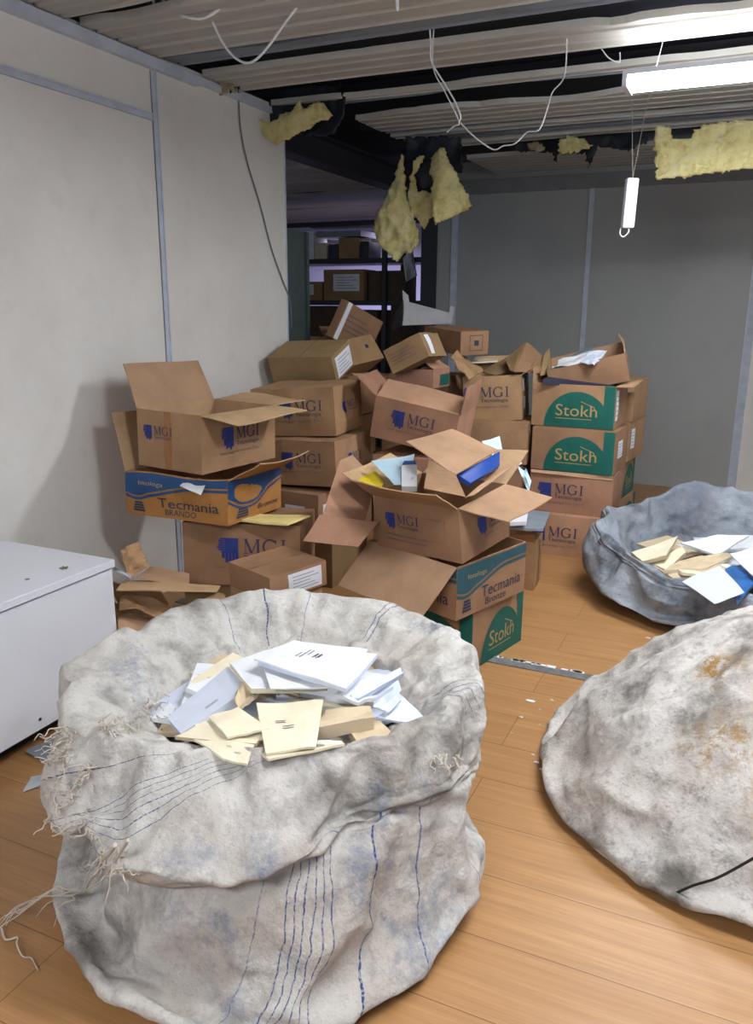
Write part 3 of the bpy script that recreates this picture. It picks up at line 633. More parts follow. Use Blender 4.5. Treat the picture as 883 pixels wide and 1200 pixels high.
sheet_px('folder', [(272, 608.5, 3.42), (337, 613.5, 3.30), (364, 604, 3.45), (300, 602, 3.55)], plain('pale_yellow_folder', srgb(226, 208, 140), .7), 'pale yellow folder on the MGI box under the golden box', 'folder', th=.008)
sheet_px('paper_sheet', [(211, 570, 3.375), (217, 559, 3.42), (243, 563, 3.385), (236, 581, 3.30)], PAPER, 'white sheet hanging over the front of the golden printed box', warp=.01)
sheet_px('paper_sheet', [(318, 461, 4.5), (336, 456, 4.75), (372, 453, 4.75), (372, 457, 4.5)], PAPER, 'white papers pinched under the dull closed box', th=.01)
# tri-fold scraps on top of the heap
sheet_px(CB, [(528.8, 418.8, 5.2), (540.5, 405, 5.4), (565, 437, 5.3), (549.6, 445, 5.1)], CARD, 'bent cardboard flap below the box with the square mark', 'cardboard', th=.005, warp=.04)
sheet_px(CB, [(592, 419, 5.3), (618, 400.8, 5.35), (604, 436, 5.05), (598, 434, 5.1)], CARDG, 'shaded side of the peaked cardboard above the stickered box', 'cardboard', th=.005)  # this side's shade is given by the duller card colour
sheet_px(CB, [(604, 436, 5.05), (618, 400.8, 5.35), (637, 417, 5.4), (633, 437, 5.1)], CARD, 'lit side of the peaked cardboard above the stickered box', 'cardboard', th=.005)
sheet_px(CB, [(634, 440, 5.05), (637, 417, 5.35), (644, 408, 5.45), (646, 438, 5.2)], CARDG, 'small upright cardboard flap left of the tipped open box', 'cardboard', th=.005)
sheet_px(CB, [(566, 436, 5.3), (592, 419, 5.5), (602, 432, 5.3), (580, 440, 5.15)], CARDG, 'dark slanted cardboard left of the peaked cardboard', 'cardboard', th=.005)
sheet_px('paper_sheet', [(553, 424, 5.4), (556, 420, 5.6), (585, 418, 5.6), (583, 423, 5.4)], CREAM, 'pale paper edge under the box with the square mark', th=.01)
sheet_px(CB, [(412, 437, 4.75), (456, 438, 4.9), (446, 462, 4.55), (430, 450, 4.6)], CARD, 'loose cardboard flap lying left of the leaning pink box', 'cardboard', th=.005)
# white corrugated panel leaning by the opening
wp = empty('white_carton', PD(500, 380, 6.0)); tag(wp, 'grey-white cardboard carton opened on top of the heap before the shelves', 'box'); vi = Matrix.Translation(-wp.location)
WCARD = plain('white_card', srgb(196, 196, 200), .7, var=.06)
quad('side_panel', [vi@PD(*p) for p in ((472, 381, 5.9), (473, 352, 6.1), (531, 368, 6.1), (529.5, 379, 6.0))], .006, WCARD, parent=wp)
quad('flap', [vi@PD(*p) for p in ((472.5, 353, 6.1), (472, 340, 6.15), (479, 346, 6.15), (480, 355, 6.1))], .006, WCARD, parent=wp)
quad('end_panel', [vi@PD(*p) for p in ((472, 381, 5.9), (459, 388, 6.2), (464, 366, 6.3), (473, 352, 6.1))], .006, plain('shaded_card', srgb(96, 96, 98), .7), parent=wp)  # shade put into the colour: darker copy of the white card
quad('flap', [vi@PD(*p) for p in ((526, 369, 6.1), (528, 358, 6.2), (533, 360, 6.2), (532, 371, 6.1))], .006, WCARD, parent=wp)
# things in the overfull box
def cont(nm, px, m, lab, cat, th=.004, **kw): return sheet_px(nm, px, m, lab, cat, th=th, **kw)
cont('open_carton_sleeve', [(476, 517, 3.28), (530, 503, 3.55), (584.5, 527, 3.40), (534, 556, 3.10)], CARDI, 'pale cardboard folder box lid on top of the overfull box', 'box', .004)
cont('cardboard_sheet', [(503, 538, 3.20), (534, 555, 3.10), (546, 582, 3.02), (497, 572, 3.10)], CARDI, 'pale cardboard folder side below the lid in the overfull box', 'box', .004, warp=.002)
cont('binder', [(536, 556, 3.16), (586, 529, 3.42), (586, 545, 3.40), (552, 566, 3.14)], BLUEB, 'blue binder inside the pale cardboard folder', 'binder', .02, warp=.001)
cont('cardboard_sheet', [(546, 582, 3.02), (586, 552, 3.30), (600, 547, 3.35), (556, 580, 3.05)], CARDI, 'bent card edge right of the blue binder', 'cardboard', .004)
cont('folder', [(418, 562, 3.42), (441, 551, 3.5), (450, 566, 3.4), (447, 571, 3.35)], YELL, 'yellow folder in the overfull box', 'folder', .012)
cont('paper_sheet', [(435.5, 541, 3.5), (486, 532, 3.5), (478, 568, 3.3), (462, 568, 3.3)], PALEB, 'pale green-blue sheet standing beside the yellow folder', 'paper', .003)
cont('book', [(471, 545, 3.38), (489, 544, 3.38), (489, 570, 3.27), (471, 570, 3.27)], PAPER, 'upright white book with blue top in the overfull box', 'book', .03, warp=.001, marks=2)
cont('book_cover', [(471, 545, 3.38), (489, 544, 3.38), (487, 539.5, 3.46), (474, 540, 3.46)], BLUEB, 'blue top of the upright book in the overfull box', 'book', .006, warp=.001)
cont('paper_sheet', [(565, 517, 3.6), (586, 511, 3.65), (592, 545, 3.5), (586, 545, 3.5)], PALEB, 'light blue sheet behind the pale cardboard folder', 'paper', .002)
cont('paper_sheet', [(588, 547, 3.45), (607, 538, 3.6), (612, 543, 3.6), (592, 554, 3.42)], PAPER, 'white papers at the right of the overfull box', 'paper', .01, warp=.004)
cont('paper_sheet', [(607, 548, 3.48), (617, 549, 3.46), (624, 566, 3.4), (620, 578, 3.35)], PALEB, 'pale curled sheet hanging over the right flap of the overfull box', 'paper', .002, warp=.03)
# narrow box contents
cont('binder', [(597, 618, 4.05), (613.5, 597, 4.5), (645, 600, 4.5), (637, 620, 4.05)], GREYB, 'grey binder lying on the narrow box right of the centre stack', 'binder', .012, warp=.001)
cont('book', [(598, 612, 4.0), (604, 598, 4.25), (619, 600, 4.25), (617, 611, 4.0)], PAPER, 'white book wedged beside the grey binder', 'book', .02, warp=.001)
# upper green box contents
cont('binder', [(637, 444, 4.95), (655, 437, 5.25), (726, 444, 5.25), (720, 452, 4.95)], DARKB, 'dark blue binder in the upper green Stokh box', 'binder', .03, warp=.001)
cont('paper_sheet', [(648, 434, 5.08), (655, 423, 5.22), (696, 409, 5.15), (694, 421, 4.98)], PAPER, 'crumpled white papers in the tipped open box', 'paper', .004, warp=.03)
cont('paper_sheet', [(680, 425, 4.98), (690, 411, 5.1), (712, 411, 5.05), (697, 429, 4.90)], PAPB, 'folded white sheet hanging from the tipped open box', 'paper', .006, warp=.02)
cont('folder', [(654, 424, 5.25), (676, 414, 5.35), (696, 404, 5.35), (694, 410, 5.2)], GREYB, 'grey folder behind the white papers of the tipped open box', 'folder', .006)
# ---------------------------------------------------------------- white cabinet
cb = empty('white_cabinet', (-2.39, 1.62, 0)); tag(cb, 'low white laminate cabinet lying along the left wall', 'cabinet')
def cbx(nm, p0, p1, m, bev=.003):
    bm = bmesh.new(); bx(bm, tuple(Vector(p0)-cb.location), tuple(Vector(p1)-cb.location)); bmesh.ops.bevel(bm, geom=bm.edges[:], offset=bev, segments=2, affect='EDGES')
    return obj(nm, bm, m, cb)
CX1 = -2.083; CY1 = 2.185
cbx('top_panel', (-2.73, .9, .556), (CX1+.012, CY1+.005, .585), WHITEL)
cbx('side_panel', (-2.72, .91, .085), (CX1, CY1, .548), WHITEL)
cbx('plinth', (-2.68, .96, 0), (CX1-.10, CY1-.05, .085), BLACK)
cbx('shadow_gap', (-2.70, .95, .545), (CX1-.012, CY1-.02, .557), BLACK, .0005)  # solid black strip stands in for the gap's shade
for yy, zz in ((1.79, .125), (2.09, .12), (1.52, .125)):
    bm = bmesh.new(); tube(bm, [(CX1-.002-cb.location.x, yy-cb.location.y, zz), (CX1+.0025-cb.location.x, yy-cb.location.y, zz)], .0055, 12); o = obj('bolt_cap', bm, BLACK, cb)
for (px, py, s) in ((75, 666, .018), (32, 679, .009)):
    p = PZ(px, py, .586); bm = bmesh.new()
    for k in range(5): bx(bm, (-s*.5, -s*.12, 0), (s*.5, s*.12, s*.25), mat=Matrix.Translation(p)@Matrix.Rotation(k*1.3, 4, 'Z')@Matrix.Translation((s*.35, 0, 0)))
    rebase(tag(obj('plaster_crumb', bm, plain('olive_crumb', srgb(120, 122, 100), .8)), 'larger olive crumb on the white cabinet top' if s > .01 else 'tiny crumb on the white cabinet top', 'debris'))
# ---------------------------------------------------------------- sacks
# baked drape of the cloth: offsets in 3 mm steps, ring by ring
DRAPE = {
'a': (5, [0,0,0,0,0,0,0,0,0,0,0,0,0,0,0,0,0,0,0,0,0,0,0,0,0,0,0,0,0,0,0,0,0,0,0,0,0,0,0,0,0,0,0,0,0,0,0,0,0,0,0,0,0,0,0,0,0,0,0,0,
0,0,0,0,0,0,0,0,0,0,0,0,0,0,0,0,0,0,0,0,0,0,0,0,0,0,0,0,0,0,0,0,0,0,0,0,0,0,0,0,0,0,0,0,0,0,0,0,0,0,0,0,0,0,0,0,0,0,0,0,
0,0,0,0,0,0,0,0,0,0,0,0,0,0,0,0,0,0,0,0,0,0,0,0,0,0,0,0,0,0,0,0,0,0,0,0,0,0,0,0,0,0,0,0,0,0,0,0,0,0,0,0,0,0,0,0,0,0,0,0,
0,0,0,0,0,0,0,0,0,0,0,0,0,0,0,0,0,0,0,0,0,0,0,0,0,0,0,0,0,0,0,0,0,0,0,0,0,0,0,0,0,0,0,0,0,0,0,0,0,0,0,0,0,0,0,0,0,0,0,0,
0,0,0,0,0,0,0,0,0,0,0,0,0,0,0,0,0,0,0,0,0,0,0,0,0,0,0,0,0,0,0,0,0,0,0,0,0,0,0,0,0,0,0,0,0,0,0,0,2,0,-2,-1,0,2,2,-1,-2,0,-1,1,
2,0,-1,-1,-1,2,1,1,0,-2,-1,2,2,1,-1,1,1,-1,-2,-2,2,1,0,0,0,1,0,-1,0,1,0,2,-2,-1,-2,2,0,0,1,1,2,-2,1,-2,2,0,-1,1,0,0,1,-1,0,1,-1,3,-2,1,-1,2,
1,1,0,0,2,-1,1,-1,2,0,-1,1,-1,-1,1,-1,2,-2,0,-1,2,0,2,-1,1,-1,2,0,0,1,-1,2,-2,1,0,2,0,1,0,-1,0,0,1,-2,2,-1,2,-1,0,0,1,2,-1,2,-1,2,-2,1,1,1,
-1,1,0,-1,0,0,2,-1,2,-2,0,-1,-1,-1,0,2,-1,2,-2,0,-3,0,1,1,-1,0,0,0,-1,1,-1,-2,-2,2,0,2,-1,0,-3,-1,0,-1,1,1,1,1,0,1,0,-2,-2,1,0,1,0,-2,-2,0,1,1,
1,0,1,0,-2,-1,0,1,1,0,-1,0,1,0,1,0,-2,-1,0,1,1,-1,-2,-1,-1,1,1,0,1,1,0,-2,-1,-1,1,1,0,1,1,0,1,1,1,1,1,1,-2,-2,-1,1,1,0,0,1,1,-2,-1,-1,1,1,
0,0,1,1,-1,-1,-1,1,2,1,-2,-2,1,-1,0,-1,1,2,1,-1,-1,1,0,0,0,1,1,2,0,-2,0,0,1,0,0,1,3,0,-2,0,-1,2,-2,0,2,2,-1,-3,1,-1,1,0,-1,2,-1,-1,3,-3,-1,4,
2,1,0,1,1,0,-2,-3,4,-1,-2,3,-1,0,2,-1,1,2,0,3,-1,-1,-2,3,2,1,-1,1,-1,1,0,0,2,1,1,-3,1,2,-3,0,3,-3,-1,3,-2,-1,1,-2,1,-3,2,0,-2,2,-1,-1,2,0,2,-3,
-1,2,-3,-2,3,-2,-1,0,0,0,-3,2,0,2,-2,-1,2,-2,-2,3,-2,1,0,2,1,-1,3,1,-2,3,1,-4,4,0,-2,1,-3,1,-2,1,-1,2,-2,3,-1,0,1,1,0,0,2,1,-1,2,3,-2,3,-2,0,-1,
0,-1,1,2,-1,2,-3,1,-3,-1,1,0,-1,0,1,0,-1,1,-1,-2,-2,1,0,2,-2,-1,-3,-1,1,1,0,0,0,0,-1,0,0,-3,-2,1,0,1,0,-2,-2,0,1,2,0,0,1,0,-2,-1,0,2,2,0,1,2,
1,0,2,1,-2,0,0,2,3,0,2,2,-1,-1,-1,0,0,2,0,-2,0,0,0,2,0,-1,-1,1,-1,-1,1,0,1,1,-2,-2,-1,1,2,0,0,2,1,-2,-1,0,1,2,1,-2,-2,-1,0,1,0,-1,0,2,-2,-1,
-2,0,3,0,-1,-1,-1,-1,1,0,0,2,1,0,1,3,0,-2,0,-1,2,2,0,0,4,0,-2,1,1,-3,-1,-1,2,2,-1,-1,3,0,-2,2,1,-3,0,1,-3,-1,-3,3,-2,-2,3,-3,-2,3,-3,-1,4,1,-1,-3,
1,1,-3,1,2,-3,0,-1,2,-1,-3,5,-1,-1,3,2,1,-2,1,2,-2,0,3,-3,0,-1,1,0,1,0,-1,-2,1,0,1,-1,0,-2,2,1,0,-4,0,1,-3,-1,3,-3,-1,2,-3,1,-1,2,1,-3,4,1,0,-2,
2,-1,1,1,-3,2,0,-2,1,-1,2,-3,-1,0,-3,-1,-1,-2,1,-2,3,-1,1,-2,-2,1,-2,1,0,3,1,-1,1,-2,1,-1,-2,0,-2,-1,-1,-2,2,-1,3,2,-1,1,-2,-1,-1,2,-1,2,-3,1,-3,-3,0,-2,
-2,-1,-1,-1,-1,-1,-2,-3,-2,1,0,2,-2,-1,-3,-1,1,1,-1,0,-1,0,-2,-2,0,-3,-2,0,0,2,-1,-2,-2,0,1,2,0,-1,-1,0,-1,0,0,1,3,-1,0,-1,0,-1,-2,0,0,2,0,0,-2,1,1,-1,
1,1,2,1,-1,-1,0,1,3,-1,-1,-1,0,-2,-1,1,-2,-1,1,0,2,2,-2,-1,-1,1,4,0,-1,1,-1,1,2,0,-1,-2,-1,1,1,0,-1,-2,0,0,2,1,-2,0,-1,0,3,0,-2,-1,0,-1,-4,1,-1,-3,
2,-1,-2,4,0,-2,2,1,-1,0,1,2,-2,1,2,2,0,-3,-1,-2,3,-1,-1,2,-1,0,1,-2,1,1,1,2,-4,0,-1,2,0,0,-1,-2,0,-1,-2,0,3,1,1,-3,-1,-2,1,-1,0,1,0,1,-2,0,-1,3,
1,0,-1,1,2,-1,0,-2,1,-1,-2,1,0,1,-2,0,-1,2,0,0,-3,1,-2,2,1,0,-2,0,1,-3,1,-2,0,0,-2,1,-1,-1,1,-1,1,-2,0,-1,3,0,1,-3,0,0,-2,1,-2,2,0,1,-3,1,-1,0,
0,-1,0,-2,0,-3,0,0,2,-2,2,-2,1,0,2,-1,1,-1,-1,0,-3,1,-1,2,0,-1,1,-2,-1,-2,1,-1,3,0,0,-2,1,0,1,1,-1,3,-3,1,-3,0,1,0,1,0,1,0,-1,1,-2,-2,-1,1,0,3,
-3,-1,-3,-1,1,2,0,1,1,0,0,0,-1,-3,-1,0,0,2,-1,-2,-1,-1,1,2,-1,-1,0,0,2,3,1,1,3,0,-1,-1,0,1,0,0,-2,-2,0,1,0,0,0,-3,0,-1,0,0,2,2,-1,-1,-2,0,-2,-1,
0,1,2,1,0,2,1,-2,-1,2,-2,0,0,1,-2,0,0,3,0,-1,-2,1,-1,-1,-1,1,2,0,-1,-2,1,-1,-1,-1,1,3,0,0,-1,-1,1,1,1,-1,-4,-2,0,0,-1,0,1,-1,1,2,0,2,2,2,2,-1,
0,0,-2,3,0,-2,0,-1,3,1,0,-2,1,1,-1,-1,0,2,2,1,-3,1,0,1,-1,0,1,0,1,-3,0,0,2,1,1,-1,-1,-1,2,2,0,-3,1,0,0,0,0,3,2,2,-2,1,0,2,1,0,-1,0,1,-1,
-1,-1,2,-1,2,-1,0,-3,1,0,1,-2,0,-1,1,0,1,-3,1,-2,1,1,0,-1,0,1,-1,0,-1,1,-1,1,-2,1,-2,1,0,1,-2,1,-1,2,0,1,-3,1,0,1,0,-1,1,-2,2,-2,0,1,3,-1,0,2,
-1,0,-2,0,-1,2,-1,1,-3,1,0,2,-2,1,-2,-1,0,0,1,-1,3,-1,0,-3,0,0,0,1,-1,3,-3,0,-2,0,1,1,0,0,1,-1,0,-3,1,0,2,1,-1,3,-1,-2,-1,0,-1,-2,1,2,3,-1,-1,-2,
0,0,1,0,0,3,-1,-2,-1,-1,1,2,-1,-1,0,0,1,-2,0,0,-1,0,-2,-1,1,2,1,0,-1,-1,0,1,1,0,-1,-2,-1,2,2,-1,0,-1,0,-1,-2,-1,2,1,0,-1,-1,0,-1,-1,0,1,1,0,3,1,
0,0,-4,0,-2,-1,-1,2,1,0,-1,0,0,1,2,1,-2,-2,-1,0,1,0,-1,-1,1,0,-1,-1,1,2,1,-1,-3,-1,0,1,1,0,-1,0,0,2,1,0,-2,-2,0,2,1,0,-3,-1,-1,3,1,0,3,3,0,-3,
0,-1,1,0,0,2,2,1,-1,2,2,-1,-1,1,2,2,1,-4,2,0,1,1,0,2,1,1,-2,-1,-1,2,2,2,-3,2,1,2,0,1,1,1,3,-2,0,-1,2,0,2,-1,-1,2,-2,0,-2,3,0,-1,-2,0,-2,3,
-1,0,2,-1,2,-2,1,-2,3,1,1,-1,0,0,2,0,1,-1,0,-1,3,0,1,-3,1,-1,2,0,0,2,-1,2,-3,-1,1,-1,0,-1,3,-2,2,-1,-1,1,2,-2,2,-2,1,0,2,-1,0,2,-2,1,-3,0,0,2,
-1,-1,2,-3,0,-1,-1,-1,2,-3,0,-4,0,1,2,0,-1,4,-4,0,-1,-1,0,2,0,-1,2,-2,-1,-3,0,0,2,-1,-1,1,1,0,3,-1,-1,-2,0,2,3,-2,-1,-2,-1,-1,-1,-1,0,3,-1,-2,0,0,-1,0,
1,1,2,0,0,-3,-1,1,0,0,-1,0,0,1,1,-1,-2,-1,0,0,-1,0,-2,-3,-1,1,1,-1,0,-1,0,-2,-3,-1,1,1,0,-1,0,1,-1,0,0,2,1,1,2,0,0,-1,-5,-3,1,1,-2,2,2,-1,1,1,
0,0,2,1,-3,-2,-1,0,2,0,-1,0,1,0,0,1,1,1,3,-1,-4,0,-1,2,1,-1,0,1,0,2,3,0,-2,-1,0,3,3,0,-4,1,-1,3,3,-1,-2,4,0,-3,1,-1,2,2,1,0,-1,0,4,0,1,4,
0,2,3,4,2,-6,4,1,-2,3,2,-5,2,-2,1,1,-1,3,0,0,2,3,4,-2,1,1,2,1,3,-1,0,1,3,-1,1,2,-1,3,-1,-1,0,2,0,2,-4,1,0,2,1,3,-1,0,2,0,1,-1,5,1,2,1,
0,3,-1,-1,2,0,-1,0,2,-1,3,-4,1,1,2,0,3,0,0,1,2,-1,0,2,-2,1,-1,-1,0,4,-4,2,0,-4,0,-1,1,-1,5,-2,2,-1,-2,1,1,-2,0,2,-3,0,-2,-2,-1,2,-3,-2,2,-4,0,-5,
-1,1,3,-1,0,5,-4,0,0,-2,-1,2,-1,-1,2,-4,-1,-4,-2,-1,1,0,-1,4,1,-1,4,-2,-2,-2,-1,2,3,-2,-1,0,-2,-3,-2,-1,-1,2,-1,-2,1,0,-1,2,2,0,2,-1,-1,-4,-1,1,0,-1,1,1,
0,1,2,-1,-2,0,0,-2,-4,1,-4,-5,-1,0,0,-2,-2,-4,-1,-3,-3,-1,-1,0,0,1,1,0,1,0,1,1,2,-1,0,-5,0,-3,-6,-2,-1,-1,-1,1,-3,-1,-1,1,1,-2,0,2,-4,-3,0,-1,2,0,0,2,
1,1,2,2,1,1,4,-2,-5,0,-1,2,1,0,2,3,-2,-3,1,-1,1,1,0,2,5,0,-4,2,-2,3,4,-1,0,5,0,-2,2,0,3,0,0,5,0,1,5,2,1,-2,2,2,1,6,2,-8,6,3,-8,4,-2,-1,
4,0,-3,3,1,-5,3,-1,1,3,0,3,3,3,0,2,2,3,1,2,4,1,4,0,-1,2,2,-2,3,1,0,5,-7,3,2,1,2,1,3,0,2,3,1,-1,7,0,-1,6,0,3,2,-1,1,3,-2,2,1,-1,5,-6,
1,3,2,1,2,4,-1,1,3,-2,2,0,-3,2,-2,-3,1,2,-3,0,5,-3,-2,5,-1,-1,-3,0,0,5,-4,2,-1,-4,2,-3,-5,1,-5,-5,0,-1,-5,-2,1,-6,-1,-5,-3,2,4,-1,1,7,-4,0,3,-3,-1,4,
-3,-2,2,-5,-2,-4,-3,-2,-3,-2,-2,2,-1,1,-4,-3,-2,-3,-2,1,4,0,1,3,-2,-2,-1,-1,-3,-2,-1,-2,3,1,-1,2,2,-1,1,-1,-3,-6,-2,0,-1,-1,0,-1,0,-1,1,1,-1,0,1,0,-4,0,-5,-5,
-2,-2,1,-2,-1,-3,-1,-4,-2,-1,-3,0,0,-2,0,1,-1,0,2,-2,1,0,0,-4,0,-5,-6,-1,-2,-7,0,-1,-8,0,0,-7,1,-5,-3,2,-4,-2,2,-2,-3,1,-1,-6,2,-1,-2,3,-2,-5,6,-2,-6,2,-2,1,
2,-1,1,4,-2,-4,2,-1,1,3,0,1,6,0,-5,3,-2,4,3,-1,3,3,1,2,3,2,1,1,2,-2,1,2,4,4,1,-4,4,1,1,-2,-2,0,3,1,-2,3,2,-7,2,0,0,2,1,-3,2,2,-8,5,2,1,
4,3,2,3,3,3,2,4,2,1,4,1,-1,4,1,-2,5,-1,0,7,-9,3,5,-1,2,3,3,1,2,5,2,1,-2,1,2,3,0,3,3,-1,3,3,-2,5,-2,-2,7,-7,0,5,1,0,4,3,-2,3,3,-3,3,1,
-4,2,0,-5,1,0,-5,0,-1,1,-2,-8,-2,-1,-8,-2,1,1,-2,0,5,-1,-2,4,-4,-1,0,-7,-1,-5,-6,-1,0,-7,-2,-4,-4,-2,1,-1,-1,-3,-4,0,6,-4,-1,4,-4,-2,3,-6,-2,-3,-4,-3,-1,-3,-3,-3,
-2,0,-10,-4,0,-1,-2,0,-1,-1,0,-1,0,0,3,-2,-4,-2,-1,-3,1,0,-3,1,0,0,-4,-1,-3,-6,-2,-1,-1,-1,-2,-3,0,-1,-3,1,-4,-2,2,0,-3,1,-5,-4,0,-4,0,-1,-3,-6,-1,-6,-3,0,-5,-3,
1,-5,-3,1,-4,-3,2,-5,-2,0,-2,-8,0,-5,-5,0,-3,-8,0,-1,-7,1,-1,-11,2,-1,-10,3,-5,-6,1,-2,-11,2,-2,-7,3,-3,-5,4,-4,-9,3,-4,-3,3,-2,-5,3,-2,0,2,0,-1,4,0,-5,4,0,0,
6,1,-3,-3,-1,-4,3,-1,-3,3,1,-4,3,2,-4,1,3,-5,-5,0,-5,5,2,-4,1,0,-7,-1,-3,0,3,-2,-9,4,-1,-4,3,0,-4,3,2,-6,2,3,-10,4,3,-4,2,1,-8,0,-5,-8,1,0,-9,-1,-2,-10,
0,3,-8,1,6,-5,1,8,-10,1,5,-6,1,-2,-9,1,2,-4,0,2,-4,-1,-1,-7,1,-7,-8,1,2,-7,-1,7,-6,-2,8,-8,0,3,-8,1,-1,-8,5,-7,-8,2,-2,-10,-1,0,-9,-4,1,-9,-4,0,-8,1,-2,-15,
-2,1,-8,-2,0,-5,7,-2,-6,2,-1,-5,-4,1,-3,-7,1,-3,-7,-1,-4,-8,-2,-3,-5,-3,-4,-2,-4,-3,8,2,-4,-3,1,-3,-3,0,-4,-6,-3,-1,-5,-4,-3,-4,-4,-6,-2,1,-13,-4,0,-5,-3,0,-4,-1,-1,-3,
0,3,-3,-2,-3,0,-1,-4,0,0,-3,-2,-1,1,-7,-1,-3,-6,-2,-2,-2,-1,-2,-2,0,-1,-7,1,-2,-7,1,-1,-6,0,-6,-4,0,-5,-2,-2,-3,-9,-1,-4,-8,0,-4,-8,0,-3,-8,1,-2,-8,2,-4,-6,-1,-2,-12,
0,-6,-8,0,-4,-7,1,-3,-8,1,-1,-9,2,-2,-13,3,-5,-10,3,-2,-12,0,2,-14,2,-4,-10,4,-5,-8,4,-3,-8,4,-2,-7,-3,2,-7,2,-1,-5,4,-1,-4,3,1,-6,3,2,-7,-7,0,-8,1,-1,-7,1,0,-7,
2,2,-7,-5,0,-8,-9,0,-9,2,1,-8,0,2,-8,-5,-6,-5,6,-2,-8,1,-4,-9,3,-2,-8,2,0,-10,2,3,-11,3,3,-7,0,-3,-12,-2,-10,-12,-1,-5,-13,-1,-2,-14,-3,-3,-12,0,4,-9,1,9,-9,2,1,-12,
1,-5,-13,1,-2,-9,-1,0,-8,1,-5,-12,2,-12,-13,1,-3,-12,1,6,-10,-1,5,-12,1,0,-12,4,-5,-13,8,-12,-12,5,-8,-14,3,-8,-12,-2,0,-13,-4,-1,-12,2,-3,-18,-1,0,-12,-1,-2,-9,9,-5,-10,10,-6,-8,
0,1,-8,-3,1,-8,-5,-1,-8,-5,-2,-8,-3,-3,-8,2,-3,-9,13,5,-9,2,4,-8,-2,1,-7,-1,0,-6,-5,-3,-5,-4,-3,-8,-3,1,-15,-4,-1,-8,-2,0,-8,-1,1,-7,1,5,-8,-2,-1,-3,-1,-3,-2,0,-3,-4,
-1,2,-9,-3,-2,-3,-2,-2,-3,-1,-2,-3,0,-2,-7,1,-2,-7,1,1,-10,0,-3,-8,0,-5,-4,-2,-3,-11,-1,-2,-12,0,-3,-11,0,-2,-10,1,0,-11,1,-4,-8,-1,-2,-14,-1,-3,-12,0,-4,-10,-1,0,-12,0,-1,-13,
1,-4,-13,3,-3,-14,-2,2,-17,-1,3,-17,2,-4,-13,3,-3,-12,4,-2,-11,1,1,-11,-6,4,-11,0,-1,-9,3,-1,-8,3,1,-7,1,3,-9,-9,1,-10,0,-1,-8,0,0,-8,0,2,-9,-8,-2,-9,-10,-1,-11,0,0,-10,
-2,0,-10,-8,-8,-6,3,-4,-10,1,-5,-11,-1,-5,-9,3,0,-12,5,4,-10,2,3,-9,1,-9,-13,-1,-7,-14,0,-4,-14,-1,-3,-16,-1,-2,-13,2,5,-9,1,8,-11,0,3,-10,1,-4,-14,1,0,-8,0,-3,-10,-1,-4,-12,
1,-10,-13,0,-9,-11,2,4,-12,2,-1,-13,0,1,-12,1,-4,-13,7,-10,-13,5,-6,-15,3,-5,-13,1,-6,-14,-4,-1,-13,2,-4,-19,-1,-1,-13,1,-4,-11,10,-6,-12,14,-9,-10,4,0,-11,-1,0,-11,-2,-1,-11,-3,-2,-10,
-1,-4,-10,5,-3,-11,16,7,-11,6,6,-11,1,3,-10,3,2,-9,-5,-2,-7,-5,-3,-9,-3,1,-16,-4,-1,-10,-1,3,-11,0,2,-10,2,8,-11,-1,1,-6,-2,-3,-3,0,-2,-5,-1,2,-11,-3,-1,-5,-2,-2,-5,-1,-2,-5,
0,-2,-6,1,-1,-9,1,2,-13,-1,-2,-9,-1,-5,-6,-1,-3,-9,0,-2,-12,0,0,-14,1,-1,-12,1,1,-14,1,-4,-10,-1,-2,-15,-1,-3,-12,-3,2,-13,-2,2,-15,-1,3,-17,0,-2,-16,1,-1,-18,-3,4,-20,-1,4,-20,
2,-3,-15,3,-2,-14,3,0,-14,-2,3,-14,-7,7,-13,-1,0,-11,2,0,-9,-2,2,-9,0,3,-10,-10,1,-11,-1,-2,-9,-3,0,-9,-1,1,-9,-9,-3,-10,-10,-2,-11,0,0,-10,-4,-1,-10,-10,-9,-7,2,-5,-10,-3,-9,-8,
-3,-8,-9,-2,-4,-9,3,2,-10,2,4,-9,-1,-4,-12,-3,-13,-12,-1,-6,-14,-3,-8,-13,-4,-5,-13,-1,2,-9,1,8,-11,1,0,-11,0,-1,-14,1,-4,-9,-1,1,-9,2,-8,-13,3,-14,-14,2,-6,-12,2,3,-13,0,4,-12,
3,-3,-11,5,-7,-12,11,-15,-12,7,-11,-14,6,-11,-12,1,-2,-13,-3,0,-14,1,-3,-19,-2,-2,-13,1,-5,-12,8,-8,-11,16,-11,-11,6,0,-12,1,0,-12,2,-2,-11,-2,-2,-11,0,-4,-11,7,-2,-13,19,8,-13,9,7,-13,
3,4,-12,5,3,-11,-4,0,-8,-5,-3,-9,-3,0,-15,-3,-1,-11,0,5,-13,1,4,-12,2,10,-13,1,5,-9,-2,-2,-5,-1,-2,-6,-2,3,-12,-3,-1,-7,-2,-1,-7,-1,-2,-6,0,-2,-7,0,1,-12,1,3,-15,0,-1,-11,
-1,-4,-8,-2,-1,-13,-2,1,-16,-1,0,-15,0,1,-16,1,2,-16,0,-4,-12,-1,-2,-15,0,-1,-14,-5,6,-16,-4,6,-18,-2,4,-19,-1,-1,-19,-1,2,-21,-4,7,-23,-2,3,-21,1,-2,-17,2,-1,-16,1,1,-15,-6,5,-15,
-9,8,-15,-1,0,-12,1,1,-10,-4,3,-9,-1,3,-10,-10,1,-11,-1,-1,-9,-5,-1,-9,-1,1,-10,-10,-4,-10,-9,-2,-11,0,0,-11,-5,-2,-10,-11,-9,-7,1,-6,-10,-3,-9,-9,-4,-8,-9,1,-3,-9,1,-1,-10,2,3,-10,
